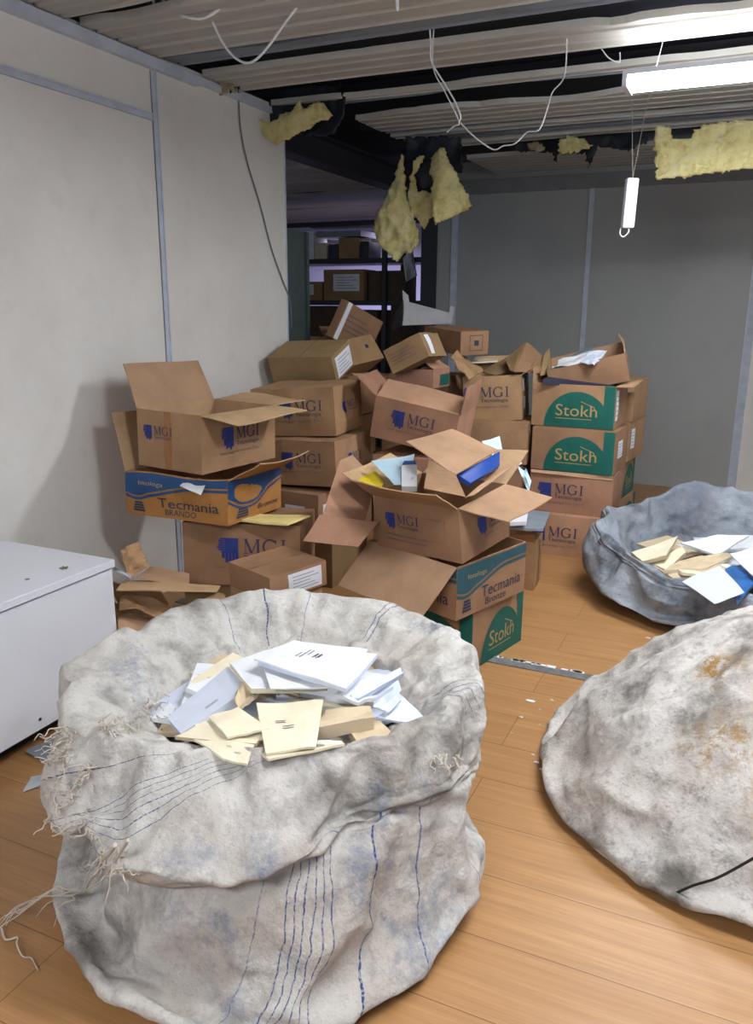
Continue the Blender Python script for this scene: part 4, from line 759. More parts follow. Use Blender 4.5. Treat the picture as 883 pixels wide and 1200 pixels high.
1,-10,-11,-1,-9,-11,-3,-11,-11,-4,-11,-11,0,-3,-12,3,5,-8,2,3,-11,0,2,-10,1,-6,-12,0,-2,-8,-1,1,-9,-1,-3,-10,1,-10,-11,0,-10,-9,2,2,-13,2,-1,-11,0,0,-11,8,-9,-12,8,-11,-11,8,-14,-14,
3,-6,-12,2,-7,-12,-3,1,-14,-2,-2,-18,-3,-2,-14,1,-6,-13,8,-9,-12,17,-11,-11,7,-1,-12,2,0,-12,4,-2,-12,-2,-2,-12,0,-4,-12,9,-1,-13,20,9,-13,11,8,-14,5,5,-13,7,4,-13,-3,1,-10,-6,-3,-9,
-4,-1,-14,-3,-1,-12,0,6,-15,1,5,-14,3,11,-15,3,8,-12,-2,0,-7,-2,-2,-7,-2,3,-13,-3,0,-9,-2,0,-9,-1,-2,-8,0,-2,-9,0,2,-14,0,4,-17,0,1,-15,-1,-4,-10,-1,-1,-14,-2,2,-18,-1,2,-18,
0,3,-19,1,3,-19,-1,-3,-14,0,-2,-15,-4,4,-17,-6,9,-19,-5,8,-21,-3,4,-21,-1,1,-21,-3,4,-23,-5,9,-25,-2,3,-21,1,-1,-18,1,1,-18,0,3,-17,-9,7,-16,-9,9,-15,-2,1,-12,0,2,-11,-6,3,-10,
-1,2,-11,-10,1,-12,0,-1,-10,-5,-1,-10,-1,1,-10,-9,-4,-11,-8,-2,-12,0,0,-11,-5,-2,-10,-11,-10,-7,1,-6,-11,-3,-9,-9,-4,-9,-9,1,-3,-9,2,0,-10,3,3,-10,0,-5,-10,-2,-12,-10,-2,-8,-11,-3,-7,-10,
-5,-5,-10,2,5,-8,1,9,-8,2,-1,-8,1,-2,-11,0,-3,-8,-1,2,-9,2,-5,-9,0,-7,-11,0,-11,-9,2,1,-13,2,-1,-11,0,0,-11,4,-6,-10,10,-14,-10,6,-8,-11,4,-6,-12,2,-7,-12,-2,0,-15,-5,1,-15,
-3,-2,-14,1,-6,-13,8,-9,-12,17,-11,-12,7,-1,-13,2,-1,-13,4,-2,-12,-1,-3,-13,0,-4,-13,9,-1,-14,21,9,-14,13,8,-15,7,5,-14,8,4,-14,-3,1,-11,-6,-2,-10,-6,-4,-11,-3,-1,-13,1,7,-16,2,7,-16,
4,12,-18,5,11,-15,-2,3,-10,-3,-1,-9,-3,3,-14,-3,0,-11,-2,1,-12,-1,-1,-11,0,-2,-11,-1,2,-16,0,4,-20,0,2,-18,-1,-3,-13,-1,-2,-16,-2,2,-20,-1,3,-22,-1,4,-22,0,4,-22,0,-2,-17,-1,1,-18,
-7,8,-20,-8,12,-23,-6,9,-23,-4,5,-23,-2,2,-23,-5,7,-25,-5,9,-26,-2,2,-22,1,0,-19,0,2,-18,-1,4,-18,-10,8,-17,-9,9,-16,-1,1,-13,0,2,-11,-7,3,-10,0,2,-11,-8,1,-12,1,-1,-11,-5,-1,-10,
0,1,-11,-8,-4,-11,-4,-2,-11,1,1,-12,-5,-3,-11,-11,-10,-8,1,-7,-11,-2,-8,-10,-4,-8,-9,1,-3,-10,2,1,-10,3,4,-10,0,-4,-10,-2,-12,-10,-3,-11,-9,-4,-10,-10,-1,-3,-9,2,6,-8,1,8,-9,2,0,-9,
2,-6,-9,0,-2,-9,0,2,-9,2,-6,-9,2,-10,-9,1,-11,-9,2,0,-13,1,-1,-11,-1,1,-11,3,-6,-10,9,-13,-10,6,-8,-11,3,-6,-12,2,-6,-13,-2,0,-15,-5,0,-16,-4,-2,-15,0,-6,-14,6,-9,-13,16,-11,-13,
6,-1,-14,1,-1,-14,3,-3,-13,-2,-3,-13,-2,-4,-13,10,2,-14,22,9,-15,14,8,-15,9,6,-15,8,4,-14,-4,2,-11,-6,-1,-11,-6,-3,-12,-2,0,-14,1,9,-18,3,9,-19,6,14,-21,7,15,-20,0,7,-15,-4,0,-11,
-4,3,-16,-2,4,-17,-2,1,-15,-3,-1,-12,-1,-1,-14,-2,3,-20,-1,5,-24,0,3,-23,-2,-2,-18,-1,-1,-18,-2,2,-23,-1,4,-25,0,5,-25,0,6,-26,0,1,-21,-3,6,-23,-10,13,-25,-9,14,-26,-8,10,-26,-6,6,-25,
-4,4,-25,-6,8,-27,-5,9,-27,-2,2,-22,1,0,-20,0,2,-19,-2,5,-18,-10,8,-18,-8,9,-16,0,1,-13,0,2,-12,-7,3,-11,2,1,-12,-5,1,-13,3,0,-12,-3,-1,-11,2,0,-12,-5,-3,-12,-1,-1,-12,2,1,-13,
-4,-3,-11,-10,-10,-9,1,-6,-12,0,-6,-11,-3,-7,-10,2,-2,-10,3,1,-11,4,4,-11,1,-3,-10,-2,-11,-10,-3,-10,-10,-4,-9,-10,-1,-2,-9,3,7,-9,2,9,-9,2,1,-9,2,-4,-9,1,-1,-9,0,3,-10,2,-4,-10,
2,-9,-10,1,-11,-10,2,0,-14,0,2,-12,-2,2,-12,2,-4,-11,9,-11,-11,6,-8,-12,3,-5,-13,1,-5,-14,-3,0,-16,-6,1,-17,-5,-2,-16,-2,-5,-15,4,-8,-15,13,-10,-14,3,-1,-15,-1,-1,-15,0,-2,-15,-4,-3,-15,
-3,-4,-15,8,0,-15,20,9,-16,18,7,-15,13,5,-15,7,3,-15,-5,2,-12,-7,0,-13,-6,-2,-14,-2,0,-16,2,10,-20,5,14,-23,7,15,-24,10,19,-25,5,13,-22,-3,6,-18,-4,1,-16,-2,5,-21,-5,1,-16,-4,-1,-16,
-2,-1,-17,-3,3,-24,-2,6,-29,-1,5,-28,-2,-1,-23,-1,-1,-22,-1,2,-26,-1,3,-27,0,4,-25,-1,6,-29,0,6,-26,-10,13,-28,-13,18,-29,-11,17,-30,-9,11,-28,-7,9,-28,-5,6,-27,-7,10,-28,-5,9,-27,-1,1,-22,
1,0,-20,0,3,-20,-2,5,-19,-10,8,-18,-6,8,-17,2,1,-14,2,2,-13,-6,3,-12,4,0,-13,-1,1,-14,6,0,-13,-1,-1,-13,5,0,-13,-2,-2,-14,3,0,-14,4,2,-14,-3,-4,-12,-9,-9,-11,2,-5,-13,2,-4,-12,
-2,-6,-11,3,-1,-11,4,2,-12,4,5,-12,1,-1,-11,-1,-9,-11,-2,-9,-11,-3,-7,-11,0,0,-10,3,8,-10,2,10,-10,2,2,-10,2,-3,-10,1,1,-10,0,4,-11,1,-3,-11,2,-7,-11,1,-10,-11,1,-1,-14,-1,4,-13,
-3,3,-13,0,-2,-13,7,-9,-13,5,-8,-13,2,-4,-15,0,-4,-16,-4,1,-18,-7,1,-18,-6,-1,-18,-4,-4,-17,1,-7,-17,9,-9,-16,-1,0,-17,-3,-1,-17,-3,-2,-16,-7,-3,-17,-6,-5,-16,5,-1,-16,18,8,-17,13,6,-16,
6,5,-14,3,3,-15,-7,2,-13,-8,0,-14,-6,-1,-15,-3,0,-17,2,10,-22,7,18,-26,9,18,-28,4,19,-18,3,17,-26,2,12,-25,-4,5,-22,-2,5,-25,-6,1,-18,-5,1,-21,-4,-1,-21,-4,4,-28,-3,6,-33,-1,6,-34,
-3,1,-28,-1,0,-27,-1,2,-29,0,2,-28,1,3,-27,0,6,-30,-5,12,-32,-14,18,-33,-16,22,-34,-13,18,-33,-11,13,-31,-9,12,-30,-6,7,-29,-7,11,-29,-4,8,-27,0,1,-23,2,0,-21,1,3,-20,-1,5,-20,-8,8,-19,
-4,6,-18,4,0,-15,4,2,-14,-4,3,-13,6,-1,-14,3,0,-15,9,1,-15,2,-1,-14,8,1,-15,2,-1,-15,5,1,-15,5,3,-16,-1,-3,-14,-7,-8,-12,2,-4,-14,3,-2,-13,0,-4,-12,3,0,-12,5,4,-12,5,6,-13,
2,1,-12,0,-7,-12,-2,-7,-12,-2,-5,-11,1,3,-11,4,10,-10,2,11,-11,3,4,-11,2,-1,-11,1,3,-11,0,6,-12,1,-1,-12,1,-6,-12,1,-8,-12,-1,-3,-13,-2,6,-15,-3,5,-15,-1,0,-14,6,-7,-14,4,-7,-14,
1,-3,-16,-1,-2,-17,-5,1,-19,-7,2,-20,-8,0,-20,-6,-2,-19,-2,-5,-19,5,-8,-18,-4,0,-19,-3,-2,-18,-8,-2,-19,-9,-3,-18,-9,-5,-18,2,-2,-17,15,6,-18,13,4,-16,2,5,-14,-4,4,-14,-6,2,-14,-9,0,-15,
-6,0,-17,-4,0,-18,2,11,-23,3,14,-18,5,25,-11,-1,18,-11,-1,16,-18,-2,13,-25,-3,9,-28,-3,6,-27,-7,1,-21,-6,2,-24,-4,1,-25,-3,2,-28,-3,7,-36,-2,7,-38,-3,2,-33,-2,1,-31,0,1,-30,1,2,-29,
-5,8,-32,-6,12,-35,-14,18,-34,-15,21,-37,-18,25,-37,-15,19,-34,-13,18,-33,-10,14,-31,-7,8,-29,-7,11,-30,-4,7,-27,1,0,-23,2,0,-22,2,2,-21,0,4,-20,-6,7,-20,-1,5,-18,6,0,-16,6,2,-15,-2,2,-14,
8,-1,-16,8,0,-16,11,1,-16,4,-1,-15,10,1,-16,5,0,-17,8,2,-17,7,3,-17,0,-3,-15,-6,-7,-13,2,-4,-15,4,0,-14,1,-3,-14,4,1,-13,6,5,-13,6,7,-14,3,3,-13,0,-5,-13,-1,-5,-12,-2,-3,-12,
2,5,-12,4,12,-11,3,12,-12,3,5,-12,2,1,-12,1,4,-12,0,7,-13,1,1,-12,1,-4,-13,1,-7,-13,-1,-1,-14,-3,7,-16,-4,6,-16,-2,2,-15,5,-5,-15,4,-7,-15,1,-2,-17,-2,-1,-18,-5,1,-20,-8,2,-21,
-8,1,-21,-8,-1,-21,-4,-4,-20,2,-6,-20,-7,0,-21,-5,-2,-19,-9,-2,-20,-12,-3,-20,-11,-5,-20,-2,-3,-19,11,4,-20,11,2,-17,0,4,-15,-3,2,-14,1,2,-11,-8,2,-15,-4,3,-17,-2,3,-19,3,5,-21,8,14,-18,
0,23,-6,-1,20,-12,-5,15,-13,-5,12,-18,-6,9,-24,-7,6,-21,-8,1,-21,-7,0,-22,-5,1,-27,-3,3,-31,-1,4,-33,-2,8,-40,-4,3,-35,-2,1,-33,0,2,-32,1,3,-31,-5,10,-34,-14,16,-33,-19,21,-35,-19,24,-38,
-19,26,-38,-17,26,-35,-14,19,-33,-11,13,-30,-8,10,-30,-7,11,-30,-3,5,-26,1,0,-23,5,-1,-21,2,2,-21,1,4,-21,-4,6,-21,3,2,-18,8,0,-17,8,1,-16,0,2,-15,10,-1,-17,13,0,-17,13,1,-17,6,0,-17,
12,1,-17,8,1,-18,10,3,-18,7,3,-18,1,-2,-16,-4,-6,-14,1,-3,-15,6,1,-15,2,-1,-15,5,3,-14,6,6,-14,6,8,-14,4,4,-14,1,-3,-14,0,-3,-13,-1,0,-13,3,7,-12,4,13,-12,3,13,-12,3,6,-12,
2,3,-13,1,6,-13,0,8,-13,1,2,-13,1,-3,-13,1,-5,-14,-1,0,-15,-3,7,-16,-4,7,-16,-3,3,-16,3,-4,-16,4,-6,-16,1,-2,-18,-2,0,-19,-5,1,-20,-8,2,-22,-9,1,-22,-8,-1,-22,-6,-3,-22,-1,-5,-22,
-9,0,-22,-6,-2,-21,-9,-3,-21,-13,-3,-22,-14,-4,-21,-6,-4,-20,7,3,-21,9,1,-18,-2,3,-17,-4,1,-15,2,2,-11,-7,2,-15,-1,6,-11,-1,6,-17,3,6,-21,7,19,-16,4,23,-6,-5,19,-12,-4,17,-13,-7,12,-18,
-9,7,-21,-8,5,-22,-9,1,-22,-7,4,-22,-6,4,-28,-4,6,-31,-3,8,-34,-2,7,-42,-3,7,-35,-1,2,-35,-1,4,-33,1,3,-33,-2,9,-34,-12,15,-34,-18,21,-37,-19,24,-39,-17,24,-38,-16,21,-34,-13,15,-33,-9,9,-29,
-6,6,-28,-5,6,-28,-1,1,-24,2,0,-24,2,1,-20,1,3,-21,2,3,-22,-2,5,-21,5,0,-19,10,-1,-18,10,1,-17,2,1,-17,12,-1,-18,15,0,-18,15,1,-19,9,0,-18,14,1,-19,12,2,-19,11,3,-19,8,3,-18,
2,-2,-17,-3,-5,-15,1,-2,-16,6,2,-16,4,0,-16,6,4,-15,7,7,-15,7,9,-16,4,6,-15,2,-1,-15,0,-1,-14,0,2,-14,3,9,-13,5,15,-13,3,14,-13,3,8,-13,2,4,-13,1,7,-14,0,9,-14,0,3,-14,
1,-2,-14,1,-4,-15,-1,0,-16,-3,7,-17,-5,7,-17,-4,4,-17,2,-2,-17,4,-6,-17,1,-3,-18,-2,0,-20,-5,1,-21,-8,2,-22,-9,1,-23,-8,-1,-22,-8,-2,-23,-3,-4,-23,-11,0,-23,-8,-2,-22,-10,-3,-22,-15,-3,-23,
-16,-4,-23,-10,-4,-22,2,2,-23,5,0,-21,-5,2,-19,-5,0,-17,1,1,-12,-8,1,-17,-1,8,-10,0,8,-16,2,8,-20,2,21,-11,4,24,-6,-5,18,-12,-6,14,-15,-6,12,-17,-9,6,-23,-10,2,-24,-9,0,-24,-8,5,-21,
-6,5,-25,-5,6,-32,-4,8,-33,-3,9,-39,-2,7,-36,-2,3,-31,-1,3,-34,-1,4,-30,-4,8,-35,-7,13,-33,-14,19,-33,-16,21,-39,-16,23,-39,-15,21,-35,-11,14,-34,-8,8,-31,-4,4,-30,-2,2,-28,2,-2,-25,6,-4,-22,
6,-2,-21,2,0,-23,2,2,-23,1,3,-23,9,-1,-20,12,-1,-20,12,0,-19,4,1,-18,13,0,-20,18,0,-20,17,1,-20,11,0,-19,16,2,-20,14,3,-20,12,3,-20,9,3,-19,2,-2,-17,-2,-4,-17,2,-1,-17,7,3,-17,
5,2,-17,7,5,-17,8,8,-17,8,10,-17,5,8,-16,3,2,-16,1,2,-15,1,5,-15,4,12,-14,5,17,-14,3,15,-14,3,9,-14,2,6,-14,1,8,-14,0,10,-15,0,5,-15,1,0,-15,1,-4,-15,-1,0,-16,-3,7,-17,
-5,8,-18,-5,5,-18,1,-1,-18,4,-6,-17,1,-4,-19,-2,-1,-20,-5,1,-22,-8,2,-23,-9,1,-23,-7,-1,-22,-9,-1,-24,-5,-4,-24,-13,0,-25,-10,-2,-24,-12,-3,-24,-16,-3,-25,-19,-3,-25,-15,-5,-25,-3,1,-25,1,0,-23,
-8,1,-21,-6,0,-19,0,1,-15,-8,1,-19,-2,9,-11,1,9,-13,1,9,-22,2,20,-13,4,22,-9,-5,16,-15,-7,12,-19,-9,7,-21,-8,6,-22,-8,2,-25,-9,-3,-27,-7,-1,-26,-7,6,-25,-5,5,-26,-5,9,-33,-4,8,-33,
-3,6,-30,-2,4,-27,-1,4,-33,1,0,-33,-6,7,-35,-8,12,-34,-9,14,-32,-13,19,-34,-13,18,-40,-13,21,-37,-11,16,-31,-7,10,-28,-4,5,-30,0,2,-30,4,-4,-27,8,-6,-24,10,-5,-22,8,-2,-20,9,0,-20,5,1,-24,
9,-1,-21,14,-1,-21,14,0,-21,7,0,-20,16,-1,-21,20,0,-22,18,1,-22,13,1,-21,17,2,-21,15,3,-21,13,3,-21,9,3,-20,3,-2,-18,0,-3,-18,3,0,-18,8,4,-18,6,4,-18,8,7,-18,8,9,-18,8,11,-18,
6,9,-17,3,4,-17,2,4,-16,2,8,-16,5,14,-15,5,18,-15,4,17,-15,3,10,-15,2,7,-15,1,9,-15,0,11,-16,0,6,-16,1,1,-16,0,-2,-16,-1,1,-17,-3,7,-18,-5,8,-18,-5,6,-18,-2,1,-18,3,-5,-18,
2,-5,-19,-2,-1,-21,-5,1,-22,-8,2,-23,-9,1,-24,-7,-1,-22,-10,-1,-25,-8,-3,-26,-15,0,-26,-12,-1,-25,-13,-2,-25,-18,-2,-27,-21,-3,-28,-19,-4,-27,-9,0,-28,-3,0,-27,-12,0,-25,-8,0,-22,-3,1,-18,-10,0,-22,
-4,9,-14,0,10,-13,-1,11,-23,-1,12,-17,2,20,-13,-5,14,-20,-8,9,-23,-9,5,-26,-9,1,-28,-9,-2,-30,-9,-5,-32,-7,-5,-31,-6,-1,-31,-5,3,-31,-6,5,-25,-5,5,-25,-3,5,-24,-2,4,-25,0,3,-27,0,-1,-36,
0,2,-36,-2,6,-36,-4,9,-32,-9,15,-29,-8,15,-35,-8,17,-38,-8,14,-33,-7,12,-26,-2,6,-26,1,3,-26,4,-2,-23,8,-4,-23,12,-6,-24,13,-5,-20,14,-3,-20,11,-1,-22,9,1,-21,15,-2,-23,16,-1,-23,10,0,-22,
19,-1,-23,21,0,-23,20,1,-23,15,1,-22,18,2,-22,16,3,-22,14,3,-21,10,3,-21,4,-1,-19,1,-2,-19,4,1,-19,9,4,-19,8,5,-19,9,8,-19,9,10,-18,9,12,-18,7,11,-18,4,6,-18,3,7,-17,3,10,-17,
5,16,-16,5,20,-16,4,18,-16,3,12,-16,2,9,-16,1,11,-16,0,11,-16,0,7,-16,0,2,-16,0,-1,-17,-1,2,-18,-3,8,-19,-5,8,-19,-6,6,-19,-3,2,-19,2,-3,-19,2,-5,-19,-1,-2,-21,-5,1,-23,-8,1,-24,
-9,1,-24,-7,-1,-23,-10,0,-25,-10,-2,-27,-17,1,-27,-15,-1,-27,-15,-2,-27,-20,-2,-29,-22,-3,-30,-23,-4,-30,-14,-2,-30,-7,-1,-30,-15,-1,-29,-10,0,-25,-5,1,-22,-11,-1,-25,-5,8,-18,0,11,-15,-1,11,-23,-3,9,-21,
1,17,-18,-6,11,-24,-8,7,-27,-9,3,-29,-9,0,-32,-9,-3,-33,-8,-6,-35,-7,-6,-35,-8,0,-31,-7,3,-29,-6,5,-27,-4,5,-27,-3,4,-27,-2,3,-28,0,-1,-31,1,0,-34,2,0,-39,0,4,-39,-1,6,-35,-6,9,-28,
-7,14,-29,-7,11,-39,-5,11,-35,-6,12,-29,-3,9,-25,1,5,-24,6,-3,-25,7,-2,-21,11,-4,-19,13,-5,-21,11,-3,-20,10,-2,-23,12,-1,-22,16,-2,-24,18,-1,-24,13,0,-23,21,-2,-24,22,0,-24,21,1,-24,17,1,-23,
20,3,-23,17,3,-23,15,3,-22,11,3,-22,5,-1,-20,2,-1,-20,4,1,-19,9,5,-20,9,7,-20,9,9,-19,9,11,-19,9,13,-19,7,12,-19,5,8,-19,4,9,-18,4,12,-17,6,17,-17,6,21,-17,4,19,-17,3,14,-17,
2,11,-17,1,12,-17,0,12,-17,0,8,-17,0,4,-17,0,1,-18,-2,3,-19,-4,8,-20,-5,9,-20,-6,7,-20,-4,4,-20,0,-1,-20,1,-4,-20,-2,-2,-21,-5,1,-23,-8,2,-25,-10,1,-25,-7,-1,-24,-11,1,-27,-15,1,-29,
-18,1,-29,-19,-1,-29,-17,-2,-30,-20,-3,-30,-24,-3,-33,-26,-4,-34,-21,-3,-34,-13,-1,-35,-18,-2,-33,-10,1,-27,-11,0,-28,-12,-1,-30,-6,7,-23,-2,10,-21,0,10,-23,-3,7,-27,0,14,-24,-6,8,-29,-8,4,-33,-9,1,-35,
-9,-2,-36,-8,-5,-38,-7,-7,-39,-6,-8,-39,-6,-5,-36,-6,0,-34,-5,1,-33,-3,0,-32,-2,-2,-32,-1,-5,-31,1,-7,-35,1,-5,-38,0,0,-38,-2,4,-39,-2,6,-36,-2,7,-31,-3,9,-28,-5,10,-34,-4,8,-32,-3,8,-27,
-1,7,-27,2,5,-26,6,0,-23,10,-3,-22,10,-2,-20,13,-3,-21,17,-5,-19,17,-3,-20,15,-2,-23,15,-1,-24,19,-2,-25,16,-1,-24,23,-2,-25,23,-1,-25,23,1,-25,19,1,-25,21,3,-24,18,3,-24,16,4,-23,12,3,-22,
6,0,-21,4,0,-21,5,2,-20,9,5,-21,10,8,-20,10,9,-20,10,11,-20,9,13,-20,8,13,-20,5,10,-19,5,11,-19,5,14,-18,6,19,-18,6,22,-18,4,21,-17,4,16,-18,3,13,-18,1,14,-18,0,13,-18,0,10,-18,
0,6,-18,0,2,-19,-2,5,-20,-4,9,-21,-6,10,-21,-7,8,-21,-6,5,-21,-2,1,-21,0,-3,-21,-2,-2,-22,-6,1,-24,-9,2,-26,-11,2,-27,-8,-1,-26,-11,-1,-25,-14,-1,-27,-19,1,-30,-22,0,-32,-25,-1,-31,-24,-2,-33,
-25,-3,-35,-29,-3,-39,-27,-4,-39,-20,-1,-41,-20,-3,-40,-13,2,-35,-13,1,-36,-13,-1,-38,-8,6,-32,-4,9,-31,-6,6,-33,-4,6,-35,0,10,-33,-7,4,-38,-8,0,-41,-8,-3,-43,-8,-5,-44,-7,-7,-44,-6,-8,-44,-5,-9,-45,
-4,-10,-43,-5,-10,-38,-4,-10,-37,-2,-10,-36,-1,-12,-36,-1,-8,-37,0,-9,-39,0,-5,-40,-1,-1,-39,-1,1,-36,-3,3,-34,-4,6,-31,-2,7,-32,-2,5,-35,-1,3,-31,0,3,-26,2,3,-26,4,1,-25,8,-2,-25,10,-2,-24,
11,-2,-21,16,-6,-21,15,-4,-20,16,-3,-21,18,-4,-23,19,-3,-24,21,-3,-26,18,-1,-26,25,-2,-26,24,-1,-26,24,1,-26,22,2,-26,22,3,-25,19,3,-25,16,4,-24,12,3,-23,8,1,-22,6,1,-21,6,3,-21,9,6,-21,
10,8,-21,10,10,-21,10,12,-21,10,13,-21,8,14,-21,6,12,-20,5,13,-20,6,17,-19,6,21,-19,6,23,-19,5,22,-18,4,18,-18,3,15,-19,1,15,-19,0,14,-19,0,11,-19,0,7,-19,-1,5,-20,-2,6,-20,-5,10,-22,
-6,11,-22,-7,9,-22,-6,7,-22,-4,3,-22,-2,-1,-23,-3,-1,-23,-6,1,-25,-9,2,-27,-12,3,-28,-14,2,-26,-15,1,-27,-15,0,-29,-18,-1,-28,-22,-1,-31,-26,0,-34,-28,-1,-38,-31,-1,-40,-32,-2,-44,-29,-3,-44,-27,-3,-47,
-23,-2,-47,-16,1,-43,-13,1,-42,-14,0,-45,-9,5,-41,-6,6,-41,-7,4,-42,-3,7,-42,-2,5,-43,-7,1,-47,-7,-2,-48,-7,-4,-47,-6,-6,-46,-6,-7,-44,-6,-9,-42,-5,-10,-42,-3,-10,-45,-3,-14,-45,-3,-16,-44,-1,-17,-42,
0,-16,-42,1,-14,-42,-1,-9,-39,-1,-8,-36,-1,-5,-35,-3,0,-35,-4,4,-35,-3,5,-35,-2,6,-35,-1,4,-39,1,3,-34,1,4,-29,3,2,-28,5,1,-27,10,-5,-26,13,-7,-22,15,-6,-19,15,-4,-22,20,-6,-19,16,-4,-22,
16,-3,-22,17,-3,-24,20,-3,-26,20,-2,-27,24,-2,-27,24,-1,-27,24,0,-27,23,2,-27,22,3,-26,20,3,-25,17,4,-25,13,3,-24,9,2,-23,7,2,-22,7,3,-22,9,6,-22,10,8,-22,10,10,-22,10,12,-22,10,13,-22,
9,14,-21,7,13,-21,6,15,-20,6,18,-20,7,22,-20,6,24,-19,5,23,-19,4,20,-19,3,17,-19,1,16,-20,0,15,-20,0,12,-20,-1,9,-20,-1,7,-21,-3,7,-21,-5,10,-22,-7,12,-23,-7,10,-23,-7,8,-23,-5,4,-23,
-4,1,-24,-4,-1,-24,-7,1,-26,-9,1,-26,-11,1,-26,-13,1,-27,-18,2,-29,-22,2,-28,-21,1,-31,-22,0,-32,-24,-1,-32,-27,-2,-35,-30,-2,-38,-31,-1,-44,-28,-2,-44,-27,-1,-48,-24,-1,-50,-22,-1,-50,-19,-1,-49,-14,2,-50,
-10,4,-48,-8,4,-48,-7,3,-48,-6,3,-48,-4,3,-49,-6,1,-45,-8,-3,-44,-9,-5,-43,-8,-7,-42,-8,-8,-40,-7,-9,-40,-5,-11,-40,-5,-13,-40,-3,-14,-43,-2,-17,-46,-2,-16,-43,0,-15,-44,0,-13,-42,0,-10,-41,-1,-7,-38,
-2,-2,-37,-3,1,-37,-4,4,-37,-2,4,-37,0,1,-35,2,0,-37,3,0,-34,2,5,-30,2,6,-27,4,5,-24,8,0,-23,12,-4,-22,16,-6,-20,20,-8,-19,21,-7,-19,21,-5,-20,20,-4,-21,22,-4,-23,20,-3,-26,24,-4,-27,
23,-2,-27,24,-1,-27,24,0,-27,23,2,-27,22,3,-27,20,3,-26,17,4,-25,13,3,-24,10,2,-23,8,3,-23,8,4,-23,9,6,-23,10,9,-23,11,11,-22,10,12,-22,9,13,-22,9,15,-22,8,15,-21,7,17,-21,7,19,-21,
7,23,-20,6,25,-20,5,24,-20,4,21,-20,3,18,-20,1,17,-20,0,15,-21,0,12,-21,-1,10,-21,-2,8,-22,-3,8,-22,-5,10,-23,-7,12,-24,-8,11,-24,-7,8,-24,-6,5,-24,-5,3,-25,-5,1,-25,-6,0,-26,-8,0,-26,
-11,1,-27,-14,1,-27,-17,1,-28,-21,1,-29,-26,2,-30,-28,1,-31,-28,0,-34,-28,-1,-37,-32,-1,-40,-30,-1,-46,-31,-2,-46,-26,0,-49,-22,1,-50,-19,0,-48,-20,-2,-52,-18,-2,-53,-14,1,-51,-11,1,-52,-9,0,-52,-8,0,-52,
-7,-1,-50,-7,-2,-48,-7,-3,-46,-7,-4,-44,-7,-5,-43,-6,-6,-42,-5,-7,-41,-4,-8,-41,-4,-9,-39,-3,-11,-40,-2,-13,-41,-1,-17,-44,0,-15,-45,1,-14,-43,2,-12,-42,-1,-6,-39,-2,-3,-38,-2,0,-37,-2,2,-36,-1,2,-33,
1,-1,-29,1,0,-27,4,-1,-24,4,2,-25,4,3,-26,5,3,-24,9,1,-23,12,-2,-22,17,-5,-20,21,-8,-18,22,-7,-19,21,-6,-20,20,-5,-22,21,-4,-23,23,-4,-26,22,-3,-26,23,-2,-27,23,-1,-28,23,0,-28,23,2,-27,
22,3,-27,21,4,-26,17,3,-26,13,3,-25,10,3,-24,10,4,-23,8,4,-23,9,6,-23,10,9,-23,10,11,-23,10,12,-23,9,13,-23,8,14,-22,7,15,-22,7,17,-22,7,20,-21,7,23,-21,6,25,-21,5,25,-21,4,22,-21,
3,19,-21,2,17,-21,1,15,-21,0,11,-21,0,10,-22,-2,9,-22,-3,9,-23,-5,10,-23,-7,12,-24,-8,11,-24,-7,8,-25,-6,5,-25,-5,3,-25,-5,1,-26,-6,1,-26,-8,0,-27,-11,1,-27,-14,1,-28,-17,1,-28,-21,1,-29,
-26,2,-30,-29,1,-32,-30,0,-34,-28,0,-37,-31,-1,-41,-36,-1,-44,-33,-1,-47,-30,-1,-49,-26,-1,-50,-21,1,-50,-16,2,-49,-14,1,-51,-14,-1,-52,-14,-1,-46,-12,-1,-46,-11,-1,-46,-10,-2,-46,-8,-3,-47,-7,-3,-46,-6,-4,-45,
-7,-5,-43,-7,-7,-42,-7,-9,-40,-6,-10,-40,-4,-6,-40,-3,-6,-41,-2,-7,-42,-3,-6,-36,-2,-6,-36,-1,-4,-37,0,-3,-37,1,-2,-39,2,-5,-37,-1,0,-38,0,1,-36,1,1,-33,2,0,-30,4,-2,-25,5,-2,-24,6,-1,-24,
6,1,-24,6,2,-25,9,0,-23,13,-2,-22,18,-6,-20,23,-9,-19,22,-8,-20,20,-6,-21,18,-5,-22,19,-4,-23,21,-4,-25,23,-3,-27,22,-2,-28,22,-1,-28,22,0,-28,22,2,-28,22,3,-28,20,4,-27,16,3,-26,13,3,-25,
12,4,-24,11,5,-24,8,4,-24,9,6,-24,10,9,-24,10,11,-24,10,12,-23,8,12,-23,7,13,-23,7,15,-23,6,17,-22,7,20,-22,7,23,-22,6,26,-21,5,26,-21,4,23,-21,3,20,-21,2,17,-22,1,15,-22,1,11,-22,
0,9,-22,-1,10,-23,-3,10,-23,-4,10,-24,-6,10,-25,-8,11,-25,-6,8,-25,-5,5,-25,-5,3,-26,-5,1,-26,-6,0,-27,-8,0,-27,-10,0,-28,-14,1,-28,-16,1,-29,-20,1,-30,-27,3,-31,-30,2,-32,-30,1,-35,-33,1,-34,
-34,1,-39,-32,1,-43,-29,1,-45,-23,2,-46,-20,2,-48,-16,3,-49,-11,5,-47,-7,6,-46,-5,5,-47,-9,2,-47,-11,0,-47,-11,-2,-46,-10,-3,-46,-9,-4,-46,-8,-4,-46,-7,-5,-45,-7,-7,-44,-7,-8,-42,-6,-9,-41,-4,-6,-43,
-3,-6,-42,-4,-9,-38,-4,-10,-36,-3,-6,-38,-2,-5,-38,-1,-5,-38,0,-6,-35,0,-4,-39,1,-3,-39,2,-2,-36,3,-3,-32,4,-4,-29,6,-5,-26,6,-3,-25,4,0,-26,4,1,-26,6,1,-26,7,2,-26,10,0,-24,14,-3,-23,
